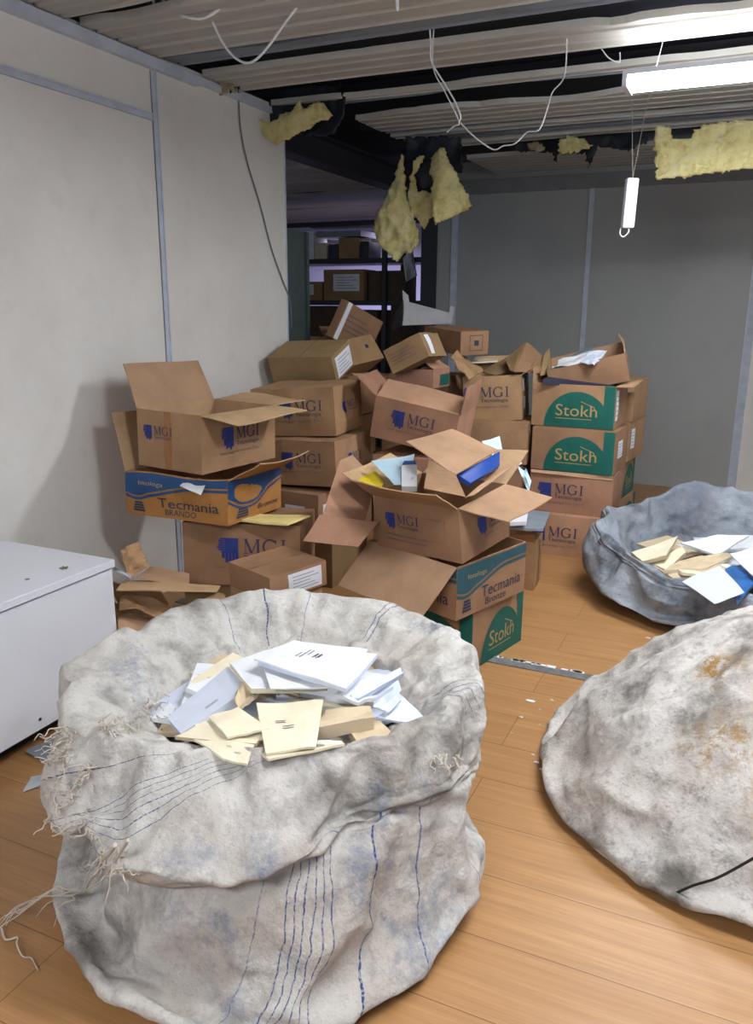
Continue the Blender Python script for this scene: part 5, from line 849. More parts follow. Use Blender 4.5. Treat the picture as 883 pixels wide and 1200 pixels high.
19,-7,-21,23,-9,-19,20,-7,-21,20,-6,-22,18,-5,-22,16,-4,-23,18,-3,-25,20,-3,-27,20,-2,-28,21,-1,-28,21,0,-28,21,2,-28,21,3,-28,20,4,-28,16,3,-27,13,4,-26,13,5,-25,11,5,-24,8,4,-25,9,6,-25,
9,8,-24,10,11,-24,9,12,-24,8,12,-24,7,13,-23,6,14,-23,7,17,-23,7,21,-22,7,24,-22,6,26,-22,5,26,-22,4,23,-22,3,20,-22,2,17,-22,1,14,-22,1,10,-23,1,8,-23,-1,9,-23,-3,10,-24,-4,11,-24,
-6,12,-25,-7,11,-26,-5,7,-26,-3,4,-26,-4,2,-26,-4,1,-27,-5,0,-27,-6,-1,-28,-8,-1,-28,-13,1,-29,-16,1,-30,-18,0,-30,-25,2,-31,-31,4,-32,-34,3,-33,-36,2,-33,-33,3,-39,-28,4,-42,-22,5,-43,-19,5,-46,
-14,6,-47,-8,8,-47,-4,8,-48,-4,7,-48,-1,8,-49,-1,6,-49,-3,4,-50,-6,1,-50,-9,-2,-49,-6,-1,-49,-6,-3,-49,-5,-3,-48,-5,-5,-47,-7,-8,-44,-5,-9,-44,-3,-6,-45,-5,-8,-41,-4,-10,-39,-3,-10,-38,-2,-9,-37,
-1,-9,-35,0,-8,-35,1,-9,-34,3,-9,-33,4,-8,-32,5,-8,-31,6,-7,-29,7,-7,-28,7,-5,-27,5,-1,-28,2,3,-28,3,3,-28,5,2,-27,7,3,-27,11,0,-25,15,-4,-23,21,-8,-21,24,-9,-20,19,-8,-21,18,-6,-22,
17,-5,-23,14,-4,-24,14,-3,-25,17,-3,-27,17,-2,-28,19,-1,-29,19,0,-29,20,2,-29,20,3,-29,19,4,-28,15,4,-27,14,5,-26,14,6,-25,11,5,-25,8,4,-25,8,6,-25,9,8,-25,10,10,-25,9,12,-25,7,12,-24,
7,13,-24,7,15,-24,7,18,-23,7,21,-23,7,23,-23,6,25,-23,5,26,-22,3,24,-22,3,20,-23,2,16,-23,1,14,-23,1,10,-23,1,7,-23,0,6,-23,-2,8,-24,-4,10,-25,-6,13,-25,-6,10,-26,-4,6,-26,-2,2,-26,
-3,2,-27,-3,0,-27,-3,-1,-28,-4,-2,-28,-6,-2,-28,-11,0,-30,-15,1,-30,-17,0,-31,-22,1,-31,-29,3,-33,-34,3,-34,-36,2,-34,-26,7,-36,-21,7,-39,-17,8,-43,-14,8,-46,-7,10,-47,-4,10,-49,-4,9,-49,0,9,-51,
2,9,-51,4,9,-52,-1,6,-52,-4,4,-52,-6,1,-52,-5,-1,-52,-5,-2,-51,-3,-2,-51,-6,-5,-48,-6,-8,-46,-5,-8,-46,-3,-7,-46,-1,-4,-45,0,1,-43,-1,-5,-42,-1,-7,-40,0,-4,-39,1,-8,-37,1,-5,-37,2,-3,-37,
3,-3,-36,4,-3,-34,6,-5,-32,9,-6,-29,5,-2,-30,1,3,-30,0,5,-30,2,5,-30,4,4,-29,7,3,-28,11,1,-26,16,-4,-24,22,-9,-22,24,-9,-21,18,-8,-22,16,-6,-23,16,-5,-24,14,-4,-25,12,-3,-25,13,-2,-26,
13,-1,-28,16,-1,-29,18,1,-30,17,2,-29,18,3,-29,19,4,-29,17,5,-28,16,6,-27,15,7,-26,11,5,-26,8,4,-26,8,6,-26,8,8,-26,9,10,-26,9,12,-25,7,12,-25,7,14,-25,8,17,-24,8,19,-24,7,21,-24,
6,23,-24,6,25,-23,5,26,-23,3,24,-23,3,20,-23,2,16,-24,2,13,-24,1,10,-24,1,7,-24,1,4,-24,-1,4,-24,-2,5,-23,-5,11,-26,-4,8,-27,-2,5,-27,0,1,-27,-1,1,-28,-1,-1,-28,-2,-2,-28,-2,-3,-28,
-3,-4,-28,-9,-1,-30,-14,0,-31,-16,0,-31,-19,-1,-32,-26,2,-33,-33,4,-34,-37,3,-35,-30,4,-35,-21,9,-40,-15,10,-43,-10,11,-46,-7,11,-48,-4,11,-50,-3,10,-51,1,10,-52,4,10,-53,3,9,-51,5,9,-54,-1,6,-55,
-2,4,-55,-1,3,-54,-3,-1,-54,-3,-2,-53,-1,0,-51,-4,-5,-49,-2,1,-49,0,1,-50,2,7,-48,0,2,-45,2,3,-45,0,-4,-43,2,-2,-42,2,0,-40,3,-7,-37,4,-8,-33,5,-6,-34,6,-5,-34,8,-7,-31,6,-4,-32,
2,1,-32,-2,6,-33,-2,7,-32,1,6,-32,4,5,-30,7,3,-29,11,1,-27,17,-4,-25,23,-10,-23,25,-9,-22,18,-8,-23,14,-6,-24,14,-5,-25,14,-4,-25,11,-3,-26,10,-2,-27,8,-1,-28,11,0,-29,14,1,-30,15,2,-30,
14,3,-29,16,4,-30,16,6,-29,16,7,-28,16,8,-26,13,8,-26,8,5,-27,7,5,-27,7,7,-27,8,9,-27,7,10,-26,9,14,-25,8,15,-25,8,17,-25,8,20,-25,7,21,-25,6,22,-25,5,24,-24,4,26,-24,3,25,-24,
3,20,-24,2,16,-25,2,12,-25,1,9,-25,1,6,-25,0,4,-25,-1,4,-25,-3,10,-21,-3,10,-27,1,5,-26,1,3,-27,2,0,-27,0,0,-28,0,-2,-29,1,-4,-29,1,-5,-29,0,-6,-29,-5,-3,-30,-12,0,-32,-15,0,-32,
-18,-1,-33,-22,-1,-33,-30,3,-35,-36,3,-35,-33,2,-34,-24,8,-40,-18,10,-43,-12,10,-46,-9,10,-48,-4,11,-50,-1,11,-52,2,11,-53,3,10,-53,1,8,-51,6,11,-56,2,8,-56,2,7,-57,2,5,-56,5,8,-52,5,6,-52,
-2,0,-52,-1,-1,-51,1,0,-50,2,10,-51,1,7,-49,0,2,-47,1,0,-44,2,-1,-45,2,5,-44,3,4,-42,5,0,-39,5,-9,-34,6,-9,-33,8,-8,-33,4,-3,-33,4,-1,-34,-1,4,-35,-4,8,-35,-2,7,-34,2,5,-32,
3,5,-32,7,4,-30,12,1,-29,17,-4,-26,24,-10,-23,24,-9,-23,20,-7,-24,13,-6,-25,10,-5,-26,13,-4,-27,10,-3,-27,8,-2,-28,6,-1,-29,6,0,-30,9,1,-31,12,2,-31,11,3,-30,10,4,-29,13,6,-29,11,6,-28,
12,8,-27,15,10,-25,10,6,-27,8,6,-28,7,7,-28,6,8,-28,7,11,-27,9,15,-26,9,16,-26,9,18,-26,7,19,-26,6,19,-26,6,21,-26,5,24,-25,4,26,-25,3,25,-25,3,19,-25,2,15,-26,2,11,-26,1,9,-26,
1,7,-26,0,5,-26,-2,9,-23,-4,12,-22,3,6,-25,4,3,-26,5,0,-27,4,-2,-28,2,-1,-29,4,-4,-29,5,-6,-29,4,-7,-29,3,-8,-29,-2,-6,-31,-9,-1,-33,-12,-1,-33,-16,-1,-34,-19,-1,-34,-24,-1,-34,-33,3,-36,
-37,2,-34,-29,5,-37,-20,9,-43,-15,10,-46,-11,10,-48,-6,10,-50,-3,10,-52,0,9,-53,1,9,-53,-1,7,-51,5,12,-57,7,12,-58,8,11,-58,9,10,-57,5,7,-53,9,10,-53,0,3,-54,3,6,-53,2,2,-52,3,5,-47,
5,11,-51,3,5,-49,1,0,-45,2,6,-47,3,6,-46,4,3,-43,6,-1,-40,5,-10,-34,7,-10,-34,3,-4,-35,-1,2,-36,1,2,-36,-6,8,-37,-4,9,-36,-2,7,-35,2,4,-33,4,5,-33,7,3,-32,12,1,-30,18,-5,-27,
24,-10,-24,21,-8,-25,18,-7,-25,16,-5,-25,16,-4,-23,10,-4,-28,8,-3,-28,7,-2,-29,7,-1,-30,5,0,-31,4,1,-31,6,3,-31,10,4,-31,7,4,-30,7,6,-30,10,7,-29,16,9,-26,16,11,-26,12,8,-28,9,7,-28,
8,8,-28,8,9,-28,9,12,-27,10,15,-27,10,17,-27,9,18,-27,7,17,-27,6,18,-27,5,20,-27,5,23,-27,4,25,-26,3,25,-26,3,19,-26,2,15,-27,2,12,-27,1,10,-27,0,9,-26,-2,11,-24,-4,13,-23,-5,12,-23,
-4,9,-21,4,4,-27,5,0,-28,6,-2,-29,6,-4,-30,6,-5,-30,5,-6,-30,3,-6,-30,-1,-3,-26,0,-4,-31,-3,-4,-32,-7,-3,-33,-12,-2,-34,-17,-2,-35,-24,0,-35,-27,-1,-36,-37,4,-35,-33,3,-36,-25,7,-42,-20,7,-44,
-15,7,-46,-11,7,-47,-8,6,-45,-6,6,-43,-4,5,-46,-3,5,-51,1,9,-45,2,8,-49,3,7,-52,5,7,-53,6,5,-54,4,6,-46,3,7,-56,5,8,-54,7,9,-53,3,3,-48,5,8,-51,7,9,-50,1,0,-47,2,-1,-41,
3,1,-43,4,-3,-40,4,-8,-34,6,-12,-35,-1,-3,-35,-3,1,-37,-1,1,-37,-4,6,-38,-2,4,-33,-3,6,-36,-1,6,-36,3,3,-34,4,4,-34,8,3,-33,12,1,-31,18,-4,-28,24,-9,-26,26,-8,-23,22,-6,-24,20,-5,-24,
21,-4,-22,16,-4,-26,11,-3,-28,9,-2,-29,12,0,-29,10,1,-30,8,2,-31,6,3,-32,6,4,-32,7,5,-31,9,7,-30,15,8,-28,18,10,-27,18,12,-27,15,11,-27,11,9,-29,10,10,-28,11,12,-28,11,14,-28,11,16,-28,
10,17,-28,8,17,-28,7,16,-28,6,18,-28,5,20,-28,4,22,-28,3,23,-27,2,25,-27,1,24,-25,0,21,-24,-1,19,-23,-2,17,-23,-3,15,-23,-4,14,-24,-4,13,-24,-4,9,-23,-6,12,-21,0,8,-26,1,4,-27,2,1,-28,
2,-1,-29,2,-2,-29,0,-2,-28,-2,-2,-27,-6,1,-23,-5,0,-29,-6,0,-32,-10,0,-33,-13,0,-35,-18,0,-36,-23,1,-36,-31,3,-35,-38,5,-36,-37,3,-35,-31,3,-35,-26,3,-35,-21,3,-37,-17,3,-41,-13,3,-41,-11,3,-36,
-10,3,-39,-7,2,-39,-3,5,-34,-2,4,-38,-1,4,-40,2,5,-38,0,2,-44,-1,1,-39,0,1,-44,2,3,-42,4,3,-40,2,1,-48,4,2,-46,5,2,-42,6,2,-48,1,-5,-40,2,-7,-35,2,-10,-31,4,-15,-29,-2,-6,-34,
-3,-2,-36,-3,1,-38,-2,2,-39,-1,2,-36,1,0,-31,-1,2,-35,1,3,-35,3,3,-35,6,2,-34,10,1,-33,14,0,-31,18,-2,-30,23,-5,-27,29,-8,-24,27,-6,-23,26,-5,-22,25,-3,-22,23,-2,-20,18,-2,-25,15,-1,-27,
20,1,-23,17,2,-26,15,3,-27,13,4,-29,12,5,-30,12,6,-30,15,8,-28,18,9,-28,19,11,-28,19,12,-28,17,13,-28,15,13,-28,14,13,-28,13,14,-28,12,15,-29,11,16,-29,9,16,-29,8,17,-29,7,18,-29,6,19,-29,
5,20,-29,4,21,-28,3,22,-28,1,23,-28,0,23,-26,-1,23,-25,-2,23,-23,-2,18,-24,-2,15,-24,-3,13,-25,-4,12,-25,-6,14,-22,-8,16,-20,-6,12,-22,-4,9,-25,-3,6,-25,-3,5,-25,-4,4,-25,-6,3,-25,-8,3,-24,
-12,5,-21,-12,4,-24,-13,4,-28,-17,4,-28,-20,4,-29,-25,5,-30,-30,5,-32,-34,5,-35,-36,4,-36,-36,3,-36,-34,2,-34,-31,1,-33,-27,0,-32,-22,0,-31,-18,0,-30,-16,-1,-32,-13,1,-26,-11,0,-27,-8,1,-23,-6,1,-27,
-4,0,-28,-1,1,-26,-3,-1,-31,-4,-4,-35,-2,-1,-30,0,1,-27,0,-2,-30,0,-4,-33,2,-4,-34,3,-5,-35,5,-3,-33,4,-4,-40,5,-4,-36,2,-14,-30,4,-16,-30,3,-12,-27,0,-7,-33,1,-4,-34,1,-3,-34,3,-2,-33,
5,-4,-28,3,-1,-33,5,-1,-33,7,-1,-32,10,-2,-31,14,-3,-30,18,-6,-27,23,-8,-25,27,-8,-25,23,-7,-24,21,-5,-23,21,-3,-23,22,-2,-22,24,-2,-21,25,-1,-21,22,0,-21,27,2,-21,25,3,-21,23,4,-22,22,5,-23,
21,6,-25,20,7,-26,21,9,-28,20,10,-28,20,12,-29,19,12,-29,18,14,-29,17,14,-29,15,14,-29,13,15,-29,12,15,-29,11,15,-30,9,16,-30,8,17,-30,7,18,-30,6,18,-29,4,18,-29,3,19,-29,2,20,-28,1,18,-26,
0,17,-24,-2,17,-23,-3,19,-22,-4,23,-23,-5,21,-22,-6,20,-22,-7,19,-22,-9,19,-21,-10,18,-21,-11,17,-20,-10,14,-20,-10,12,-20,-10,11,-19,-11,10,-19,-12,9,-19,-15,9,-19,-17,9,-20,-19,9,-21,-21,8,-23,-23,8,-25,
-25,8,-28,-28,7,-31,-29,6,-33,-30,5,-34,-30,4,-35,-31,2,-35,-32,1,-35,-30,0,-34,-28,-1,-32,-26,-2,-29,-24,-3,-26,-21,-3,-22,-18,-3,-19,-16,-3,-16,-13,-3,-15,-10,-3,-15,-7,-3,-15,-6,-3,-15,-4,-4,-17,-4,-5,-20,
-5,-8,-23,-4,-5,-17,-2,-6,-16,-1,-6,-17,1,-7,-19,2,-9,-20,1,-10,-28,2,-11,-29,3,-11,-23,2,-10,-31,4,-9,-29,5,-17,-26,5,-13,-26,5,-11,-26,6,-9,-26,7,-9,-26,9,-8,-26,7,-6,-30,10,-7,-27,12,-7,-26,
15,-8,-26,19,-9,-26,22,-9,-26,24,-8,-26,25,-7,-26,25,-6,-24,27,-6,-21,27,-5,-21,27,-3,-21,27,-2,-22,27,-1,-21,27,1,-21,20,1,-15,20,2,-20,20,3,-22,19,4,-23,18,5,-24,17,6,-25,16,7,-26,15,8,-25,
14,9,-23,14,9,-18,13,9,-22,14,10,-26,12,11,-27,11,11,-28,10,12,-29,9,13,-29,8,13,-29,7,14,-29,6,15,-30,5,16,-30,4,16,-29,2,16,-29,1,16,-28,0,17,-26,-1,20,-24,-2,22,-23,-3,24,-23,-4,22,-24,
-5,20,-23,-6,19,-23,-7,19,-22,-9,19,-22,-10,18,-22,-11,17,-21,-12,16,-21,-13,15,-20,-14,14,-19,-15,13,-19,-17,13,-19,-17,12,-20,-19,11,-21,-21,10,-22,-20,9,-24,-20,8,-25,-20,6,-26,-21,5,-26,-22,5,-23,-24,4,-22,
-24,2,-23,-24,1,-24,-25,2,-30,-23,0,-28,-21,-1,-28,-20,-2,-27,-20,-3,-25,-19,-5,-22,-20,-6,-18,-19,-7,-15,-17,-7,-13,-14,-7,-12,-12,-7,-11,-11,-8,-11,-9,-9,-11,-9,-10,-11,-9,-13,-12,-7,-12,-12,-5,-12,-13,-4,-13,-13,
-3,-14,-14,-2,-17,-15,0,-17,-16,1,-19,-18,2,-20,-19,4,-19,-20,5,-18,-23,6,-19,-27,7,-17,-26,8,-15,-26,9,-14,-26,10,-13,-26,12,-13,-26,12,-11,-27,13,-10,-27,14,-9,-27,16,-8,-27,18,-8,-26,17,-6,-23,17,-5,-20,
18,-6,-15,19,-5,-13,20,-4,-16,22,-4,-19,21,-3,-19,21,-1,-19,21,0,-18,22,1,-18,13,1,-10,14,2,-12,15,1,-18,13,2,-18,12,3,-18,11,4,-17,11,5,-15,9,5,-19,9,6,-16,9,7,-13,9,9,-10,10,6,-18,
8,6,-19,7,7,-19,7,8,-18,7,11,-15,7,12,-15,7,14,-14,5,13,-16,4,11,-20,2,11,-19,2,12,-17,1,14,-14,1,16,-12,-1,16,-12,-2,16,-13,-2,18,-19,-2,16,-15,-3,15,-13,-4,15,-11,-6,15,-10,-6,13,-14,
-7,12,-16,-8,12,-18,-8,11,-14,-9,10,-16,-10,10,-16,-11,9,-16,-12,9,-11,-13,8,-13,-14,7,-13,-16,8,-18,-14,7,-14,-14,6,-18,-14,5,-19,-15,4,-20,-16,3,-19,-18,2,-19,-17,1,-14,-17,0,-17,-18,1,-24,-17,1,-18,
-15,0,-20,-13,-1,-20,-13,-3,-20,-14,-4,-19,-15,-6,-16,-13,-4,-9,-15,-6,-13,-13,-7,-13,-12,-8,-12,-12,-9,-12,-11,-10,-12,-10,-11,-12,-9,-13,-13,-7,-13,-13,-6,-13,-13,-5,-14,-14,-4,-16,-15,-3,-17,-16,-1,-18,-17,0,-18,-18,
1,-18,-20,3,-19,-21,3,-16,-23,4,-13,-24,5,-13,-25,6,-11,-24,6,-9,-22,8,-9,-24,7,-8,-20,8,-8,-24,9,-7,-24,10,-5,-24,11,-4,-22,12,-4,-20,13,-6,-11,12,-5,-9,12,-4,-8,14,-3,-10,14,-2,-9,16,-3,-15,
15,-2,-15,15,-1,-14,15,0,-11,16,1,-15,8,0,-6,8,1,-7,10,1,-13,9,1,-9,7,2,-9,8,3,-5,6,3,-9,5,3,-11,5,3,-7,5,4,-3,9,6,-9,6,3,-11,6,4,-8,4,4,-9,4,5,-7,5,8,-5,
4,9,-6,6,11,-12,4,8,-12,2,6,-11,2,8,-7,1,8,-6,0,9,-5,1,12,-10,-1,11,-10,-2,11,-8,-1,13,-15,-2,11,-12,-2,10,-9,-3,9,-5,-4,11,-8,-4,8,-5,-4,8,-8,-5,8,-13,-4,7,-7,-5,6,-9,
-7,6,-7,-7,6,-10,-10,6,-10,-8,5,-6,-10,4,-8,-11,6,-14,-9,5,-8,-9,4,-8,-8,3,-12,-9,2,-11,-11,1,-10,-13,1,-14,-11,1,-9,-12,0,-11,-12,1,-18,-11,2,-11,-9,0,-12,-8,-1,-12,-9,-2,-11,-8,-3,-13,
-10,-5,-13,-8,-3,-5,-11,-4,-10,-9,-3,-6,-8,-4,-8,-7,-6,-6,-9,-8,-11,-8,-8,-11,-6,-9,-11,-5,-7,-6,-3,-7,-7,-2,-9,-6,-2,-11,-11,-1,-11,-8,-1,-13,-14,0,-12,-14,1,-12,-11,2,-13,-16,2,-12,-11,4,-12,-11,
2,-8,-16,2,-6,-19,4,-5,-20,5,-7,-14,4,-4,-15,7,-7,-12,5,-4,-15,5,-3,-16,8,-4,-11,7,-2,-12,11,-3,-10,7,-3,-4,8,-2,-5,10,-2,-8,9,-1,-5,11,-3,-12,10,-2,-8,9,0,-8,9,1,-6,11,0,-11,
4,0,-3,4,1,-3,5,0,-9,4,0,-4,3,1,-1,6,2,-4,2,1,-1,1,1,-5,1,1,0,2,3,-1,7,4,-7,4,0,-1,3,1,0,2,2,0,1,3,0,4,6,-4,2,5,-3,5,7,-9,4,5,-3,2,4,-1,
1,4,-3,0,4,-1,-1,5,-2,0,9,-8,0,7,-4,-2,6,-4,-1,9,-11,0,7,-5,-1,6,-4,-2,5,-2,-3,8,-7,-1,5,-2,-2,4,-2,-2,4,-8,-1,4,-2,-2,3,-2,-4,2,-1,-5,2,-3,-7,4,-8,-5,3,-3,
-6,2,-4,-8,4,-10,-5,4,-4,-4,3,-2,-4,2,-5,-5,1,-3,-7,0,-5,-8,0,-10,-6,0,-5,-7,-1,-6,-8,0,-13,-6,2,-5,-6,1,-3,-5,-1,-3,-5,-2,-4,-5,-3,-6,-6,-4,-10,-4,-1,-2,-7,-3,-8,-5,-1,-2,
-4,-2,-2,-4,-3,-2,-7,-5,-9,-5,-5,-5,-3,-5,-4,-3,-7,-6,-1,-3,0,-3,-7,-6,-1,-6,-4,0,-6,-4,-1,-9,-11,0,-7,-9,1,-7,-5,1,-9,-12,1,-7,-5,2,-8,-9,2,-6,-5,3,-5,-8,1,-2,-13,2,-5,-5,
3,-4,-4,4,-4,-9,3,-2,-6,2,-1,-7,5,-2,-2,5,-1,-2,7,-2,-8,3,-2,-1,4,-1,-2,6,-1,-5,5,0,-2,7,-2,-9,5,-1,-4,5,0,-3,5,1,-3,7,0,-8,1,-1,0,1,1,0,2,0,-6,1,-1,0,
0,0,1,4,1,-4,0,-1,1,-3,-1,0,2,1,-1,-1,1,0,4,2,-6,2,-1,0,1,0,0,2,2,0,-1,1,1,2,4,-3,0,2,-1,3,5,-7,2,2,-1,2,3,-2,0,0,1,0,3,-1,-1,2,0,0,5,-6,
0,3,-1,-1,3,-1,0,5,-8,1,3,-1,0,2,-1,-1,1,0,-2,5,-5,1,2,0,-1,4,-3,0,1,-4,0,0,1,-3,3,-3,-1,1,0,-2,0,-1,-5,2,-6,-2,1,-1,-3,0,-1,-5,2,-8,-2,2,-1,-4,2,-2,
-1,1,1,-2,0,-1,-3,-1,-1,-5,0,-7,-3,0,-1,-3,-1,-2,-4,0,-9,-3,2,-1,-2,1,-1,-4,-1,-3,-1,-1,0,-2,-2,-2,-4,-3,-8,-2,0,0,-5,-1,-6,-2,0,0,-3,-2,-2,-1,-1,0,-4,-3,-6,-3,-1,-1,
-1,-2,-1,-1,-4,-4,0,0,2,-2,-4,-4,-1,-2,-1,1,-2,0,-1,-5,-8,0,-3,-3,1,-3,-1,1,-5,-8,0,-3,-1,1,-5,-6,0,-2,-1,2,-2,-1,0,1,-5,3,-4,-5,1,-1,0,1,-2,-7,-1,-1,-2,0,0,1,
3,-1,-2,2,0,0,5,-1,-6,1,-1,0,2,0,-1,4,0,-4,2,1,0,5,-1,-6,2,-1,-1,2,0,0,2,1,0,4,0,-6]),
'b': (0, [-6,-2,-17,-6,-3,-19,-4,-5,-22,-4,-5,-21,-3,-3,-21,-5,-3,-19,-5,-3,-19,-4,-4,-22,-3,-2,-22,-4,-3,-22,-4,-2,-21,-1,-1,-23,0,0,-23,-1,0,-22,-2,-2,-21,-1,1,-22,-1,1,-23,-2,-1,-23,-1,-3,-22,-1,-3,-23,
-2,-1,-24,-2,-2,-23,0,-3,-22,-1,-5,-21,-2,-4,-23,-3,-2,-24,-3,-2,-23,-1,-3,-21,-1,-4,-20,-2,-3,-24,-3,-4,-23,-2,-3,-22,0,-3,-19,0,-3,-21,-3,-4,-23,-2,-3,-22,0,-2,-19,0,-2,-20,-2,-3,-22,-1,-2,-22,
-1,-2,-21,-1,-2,-20,-1,0,-17,0,0,-18,-2,-1,-21,-2,-2,-21,-1,-1,-18,-1,-1,-18,-3,-1,-22,-2,-1,-21,-1,0,-18,-1,0,-19,-1,0,-21,-1,-1,-20,-1,-1,-18,-3,0,-15,-3,1,-16,-2,0,-19,-2,0,-18,-4,-1,-15,
-3,-1,-15,-4,-2,-16,-3,-4,-19,-3,-3,-19,-3,-3,-16,-4,-3,-14,-4,-2,-15,-4,-3,-17,-3,-3,-17,-3,-1,-15,-4,-1,-16,-5,-3,-19,-5,-3,-19,-5,-2,-18,-5,-2,-16,-5,-2,-17,-4,-3,-15,-6,-2,-14,-5,-3,-17,-3,-5,-19,
-2,-4,-20,-3,-4,-18,-4,-6,-15,-5,-6,-15,-3,-5,-18,-3,-4,-17,-5,-6,-14,-5,-7,-14,-3,-5,-17,-3,-5,-17,-4,-7,-14,-5,-7,-14,-3,-4,-17,-4,-3,-17,-4,-7,-14,-3,-7,-16,-2,-4,-18,-3,-3,-19,-3,-3,-19,-1,-5,-16,
-2,-7,-15,-2,-3,-19,-3,-3,-20,-2,-2,-16,-1,-5,-15,-2,-3,-18,-3,-2,-21,-3,-4,-20,-1,-2,-16,0,-4,-14,-2,-3,-18,-3,-4,-20,-2,-3,-15,0,-4,-14,-2,-2,-17,-4,-3,-20,-2,-3,-18,-4,-4,-21,-2,-3,-17,-2,0,-14,
-2,-2,-13,-2,-2,-17,0,-1,-13,1,-2,-12,-1,-1,-16,-4,-1,-20,-2,-2,-19,-1,-1,-16,-1,-2,-17,-3,-2,-21,-1,-3,-22,-1,-2,-18,-4,0,-14,-3,-1,-16,-1,-1,-19,-2,-1,-15,-5,-2,-13,-4,-2,-11,-3,-3,-11,-3,-3,-14,
-2,-2,-14,-3,-5,-10,-3,-2,-10,-2,-2,-11,-3,-3,-15,-2,-3,-15,-4,-1,-13,-4,-2,-15,-5,-4,-18,-5,-4,-19,-4,-3,-19,-4,-4,-16,-4,-5,-12,-4,-3,-12,-6,-3,-10,-5,-2,-12,-3,-2,-15,-4,-1,-16,-4,-3,-12,-6,-3,-10,
-4,-2,-13,-4,-3,-16,-5,-3,-16,-4,-6,-12,-3,-4,-13,-3,-4,-17,-4,-4,-14,-5,-5,-13,-1,-4,-17,-3,-3,-18,-3,-3,-14,-3,-5,-12,-4,-4,-14,-2,-3,-17,-4,-3,-17,-2,-3,-13,-1,-6,-11,-2,-3,-14,-2,-1,-18,-3,-3,-16,
0,-2,-10,0,-4,-10,-2,0,-17,-2,-2,-15,-3,-3,-16,0,-2,-10,-2,-3,-12,-3,-3,-15,-1,-2,-11,0,-3,-9,-2,-1,-13,-2,-2,-14,0,-1,-10,0,-3,-11,-3,-3,-15,-1,-3,-12,0,-3,-10,-3,-3,-16,-1,-4,-17,-1,-2,-11,
0,-3,-11,-3,-2,-15,-1,-3,-15,0,-3,-13,-2,0,-9,0,-1,-10,-3,-2,-16,-2,-3,-18,-3,-1,-13,-1,-2,-12,-4,-3,-18,-2,-3,-19,-1,-2,-18,-3,-2,-14,-2,-2,-15,-4,-3,-20,-3,-2,-20,-2,-1,-21,-4,-4,-16,-3,-3,-14,
-3,-4,-18,-2,-3,-20,-3,-4,-14,-3,-3,-13,-4,-5,-17,-3,-4,-18,-2,-2,-18,-4,-4,-15,-4,-1,-10,-3,-2,-13,-4,-2,-10,-4,-2,-12,-4,-2,-9,-3,-3,-13,-3,-4,-9,-4,-3,-9,-5,-2,-9,-2,-5,-13,-3,-4,-13,-4,-4,-12,
-5,-4,-9,-3,-4,-13,-4,-4,-12,-4,-4,-10,-5,-4,-10,-3,-3,-14,-3,-3,-12,-4,-4,-11,-4,-4,-10,-5,-4,-11,-4,-2,-14,-5,-4,-14,-1,-3,-10,-2,-3,-9,-2,-1,-12,-2,-2,-13,-3,-3,-12,0,-1,-7,-1,-2,-7,-1,0,-10,
-2,-1,-9,-1,0,-6,-1,-1,-5,-2,-1,-7,-2,-2,-6,-1,-2,-4,-1,-3,-5,-2,-2,-8,-1,-2,-6,-1,-3,-6,-1,-3,-6,-2,-4,-8,-1,-3,-6,0,-4,-7,-2,-3,-11,-2,-3,-10,-1,-4,-10,-1,-4,-11,-1,-4,-13,0,-4,-13,
1,-4,-13,-2,-2,-8,0,-3,-8,-3,-3,-13,-3,-3,-11,-3,-2,-9,-2,-2,-10,-2,-3,-13,-2,-3,-13,-1,-2,-12,-1,-1,-10,-1,-1,-12,-1,-1,-14,-1,0,-15,0,0,-14,-2,-2,-10,-2,-1,-10,-2,-3,-14,-2,-2,-14,-3,-4,-10,
-3,-4,-11,-3,-3,-13,-3,-2,-12,-3,-2,-10,-3,-2,-13,-2,-2,-11,-3,-1,-12,-3,-2,-11,-3,-1,-12,-3,-2,-9,-3,-3,-12,-4,-4,-14,-2,-5,-10,-2,-4,-9,-3,-4,-10,-3,-4,-8,-3,-4,-8,-3,-4,-9,-4,-3,-9,-4,-3,-9,
-4,-3,-9,-5,-3,-10,-5,-3,-12,-5,-3,-11,-5,-4,-14,-4,-3,-10,-4,-3,-9,-2,-2,-14,-2,-2,-12,-1,-1,-10,-2,-1,-9,-2,0,-11,-1,0,-8,-1,-1,-10,-1,0,-8,-2,0,-6,-2,0,-6,-2,0,-6,-2,0,-5,-3,-1,-4,
-3,-1,-4,-3,-2,-5,-3,-2,-5,-3,-3,-4,-3,-3,-5,-3,-3,-5,-2,-4,-5,-2,-4,-5,-2,-4,-8,-2,-4,-8,-2,-5,-8,-2,-4,-11,-2,-4,-11,-2,-5,-12,-2,-5,-11,-1,-5,-10,-2,-4,-13,-1,-4,-12,-2,-4,-10,-1,-4,-11,
-2,-4,-13,-2,-4,-12,-2,-4,-11,-1,-4,-10,-1,-3,-11,-1,-3,-10,-1,-2,-12,-1,-2,-13,-1,-2,-14,0,-2,-13,-1,-2,-12,0,-1,-11,0,-1,-9,0,-1,-10,-1,-4,-14,-2,-4,-12,-2,-3,-13,-2,-3,-12,-2,-2,-12,-2,-2,-12,
-1,-2,-12,-1,-1,-12,-2,-2,-14,-2,-1,-13,-3,-1,-14,-2,-1,-11,-3,-1,-11,-3,-4,-16,-2,-4,-12,-2,-4,-12,-2,-4,-11,-2,-3,-10,-2,-3,-8,-3,-3,-8,-3,-2,-9,-4,-2,-9,-4,-2,-11,-5,-2,-10,-5,-2,-11,-4,-3,-14,
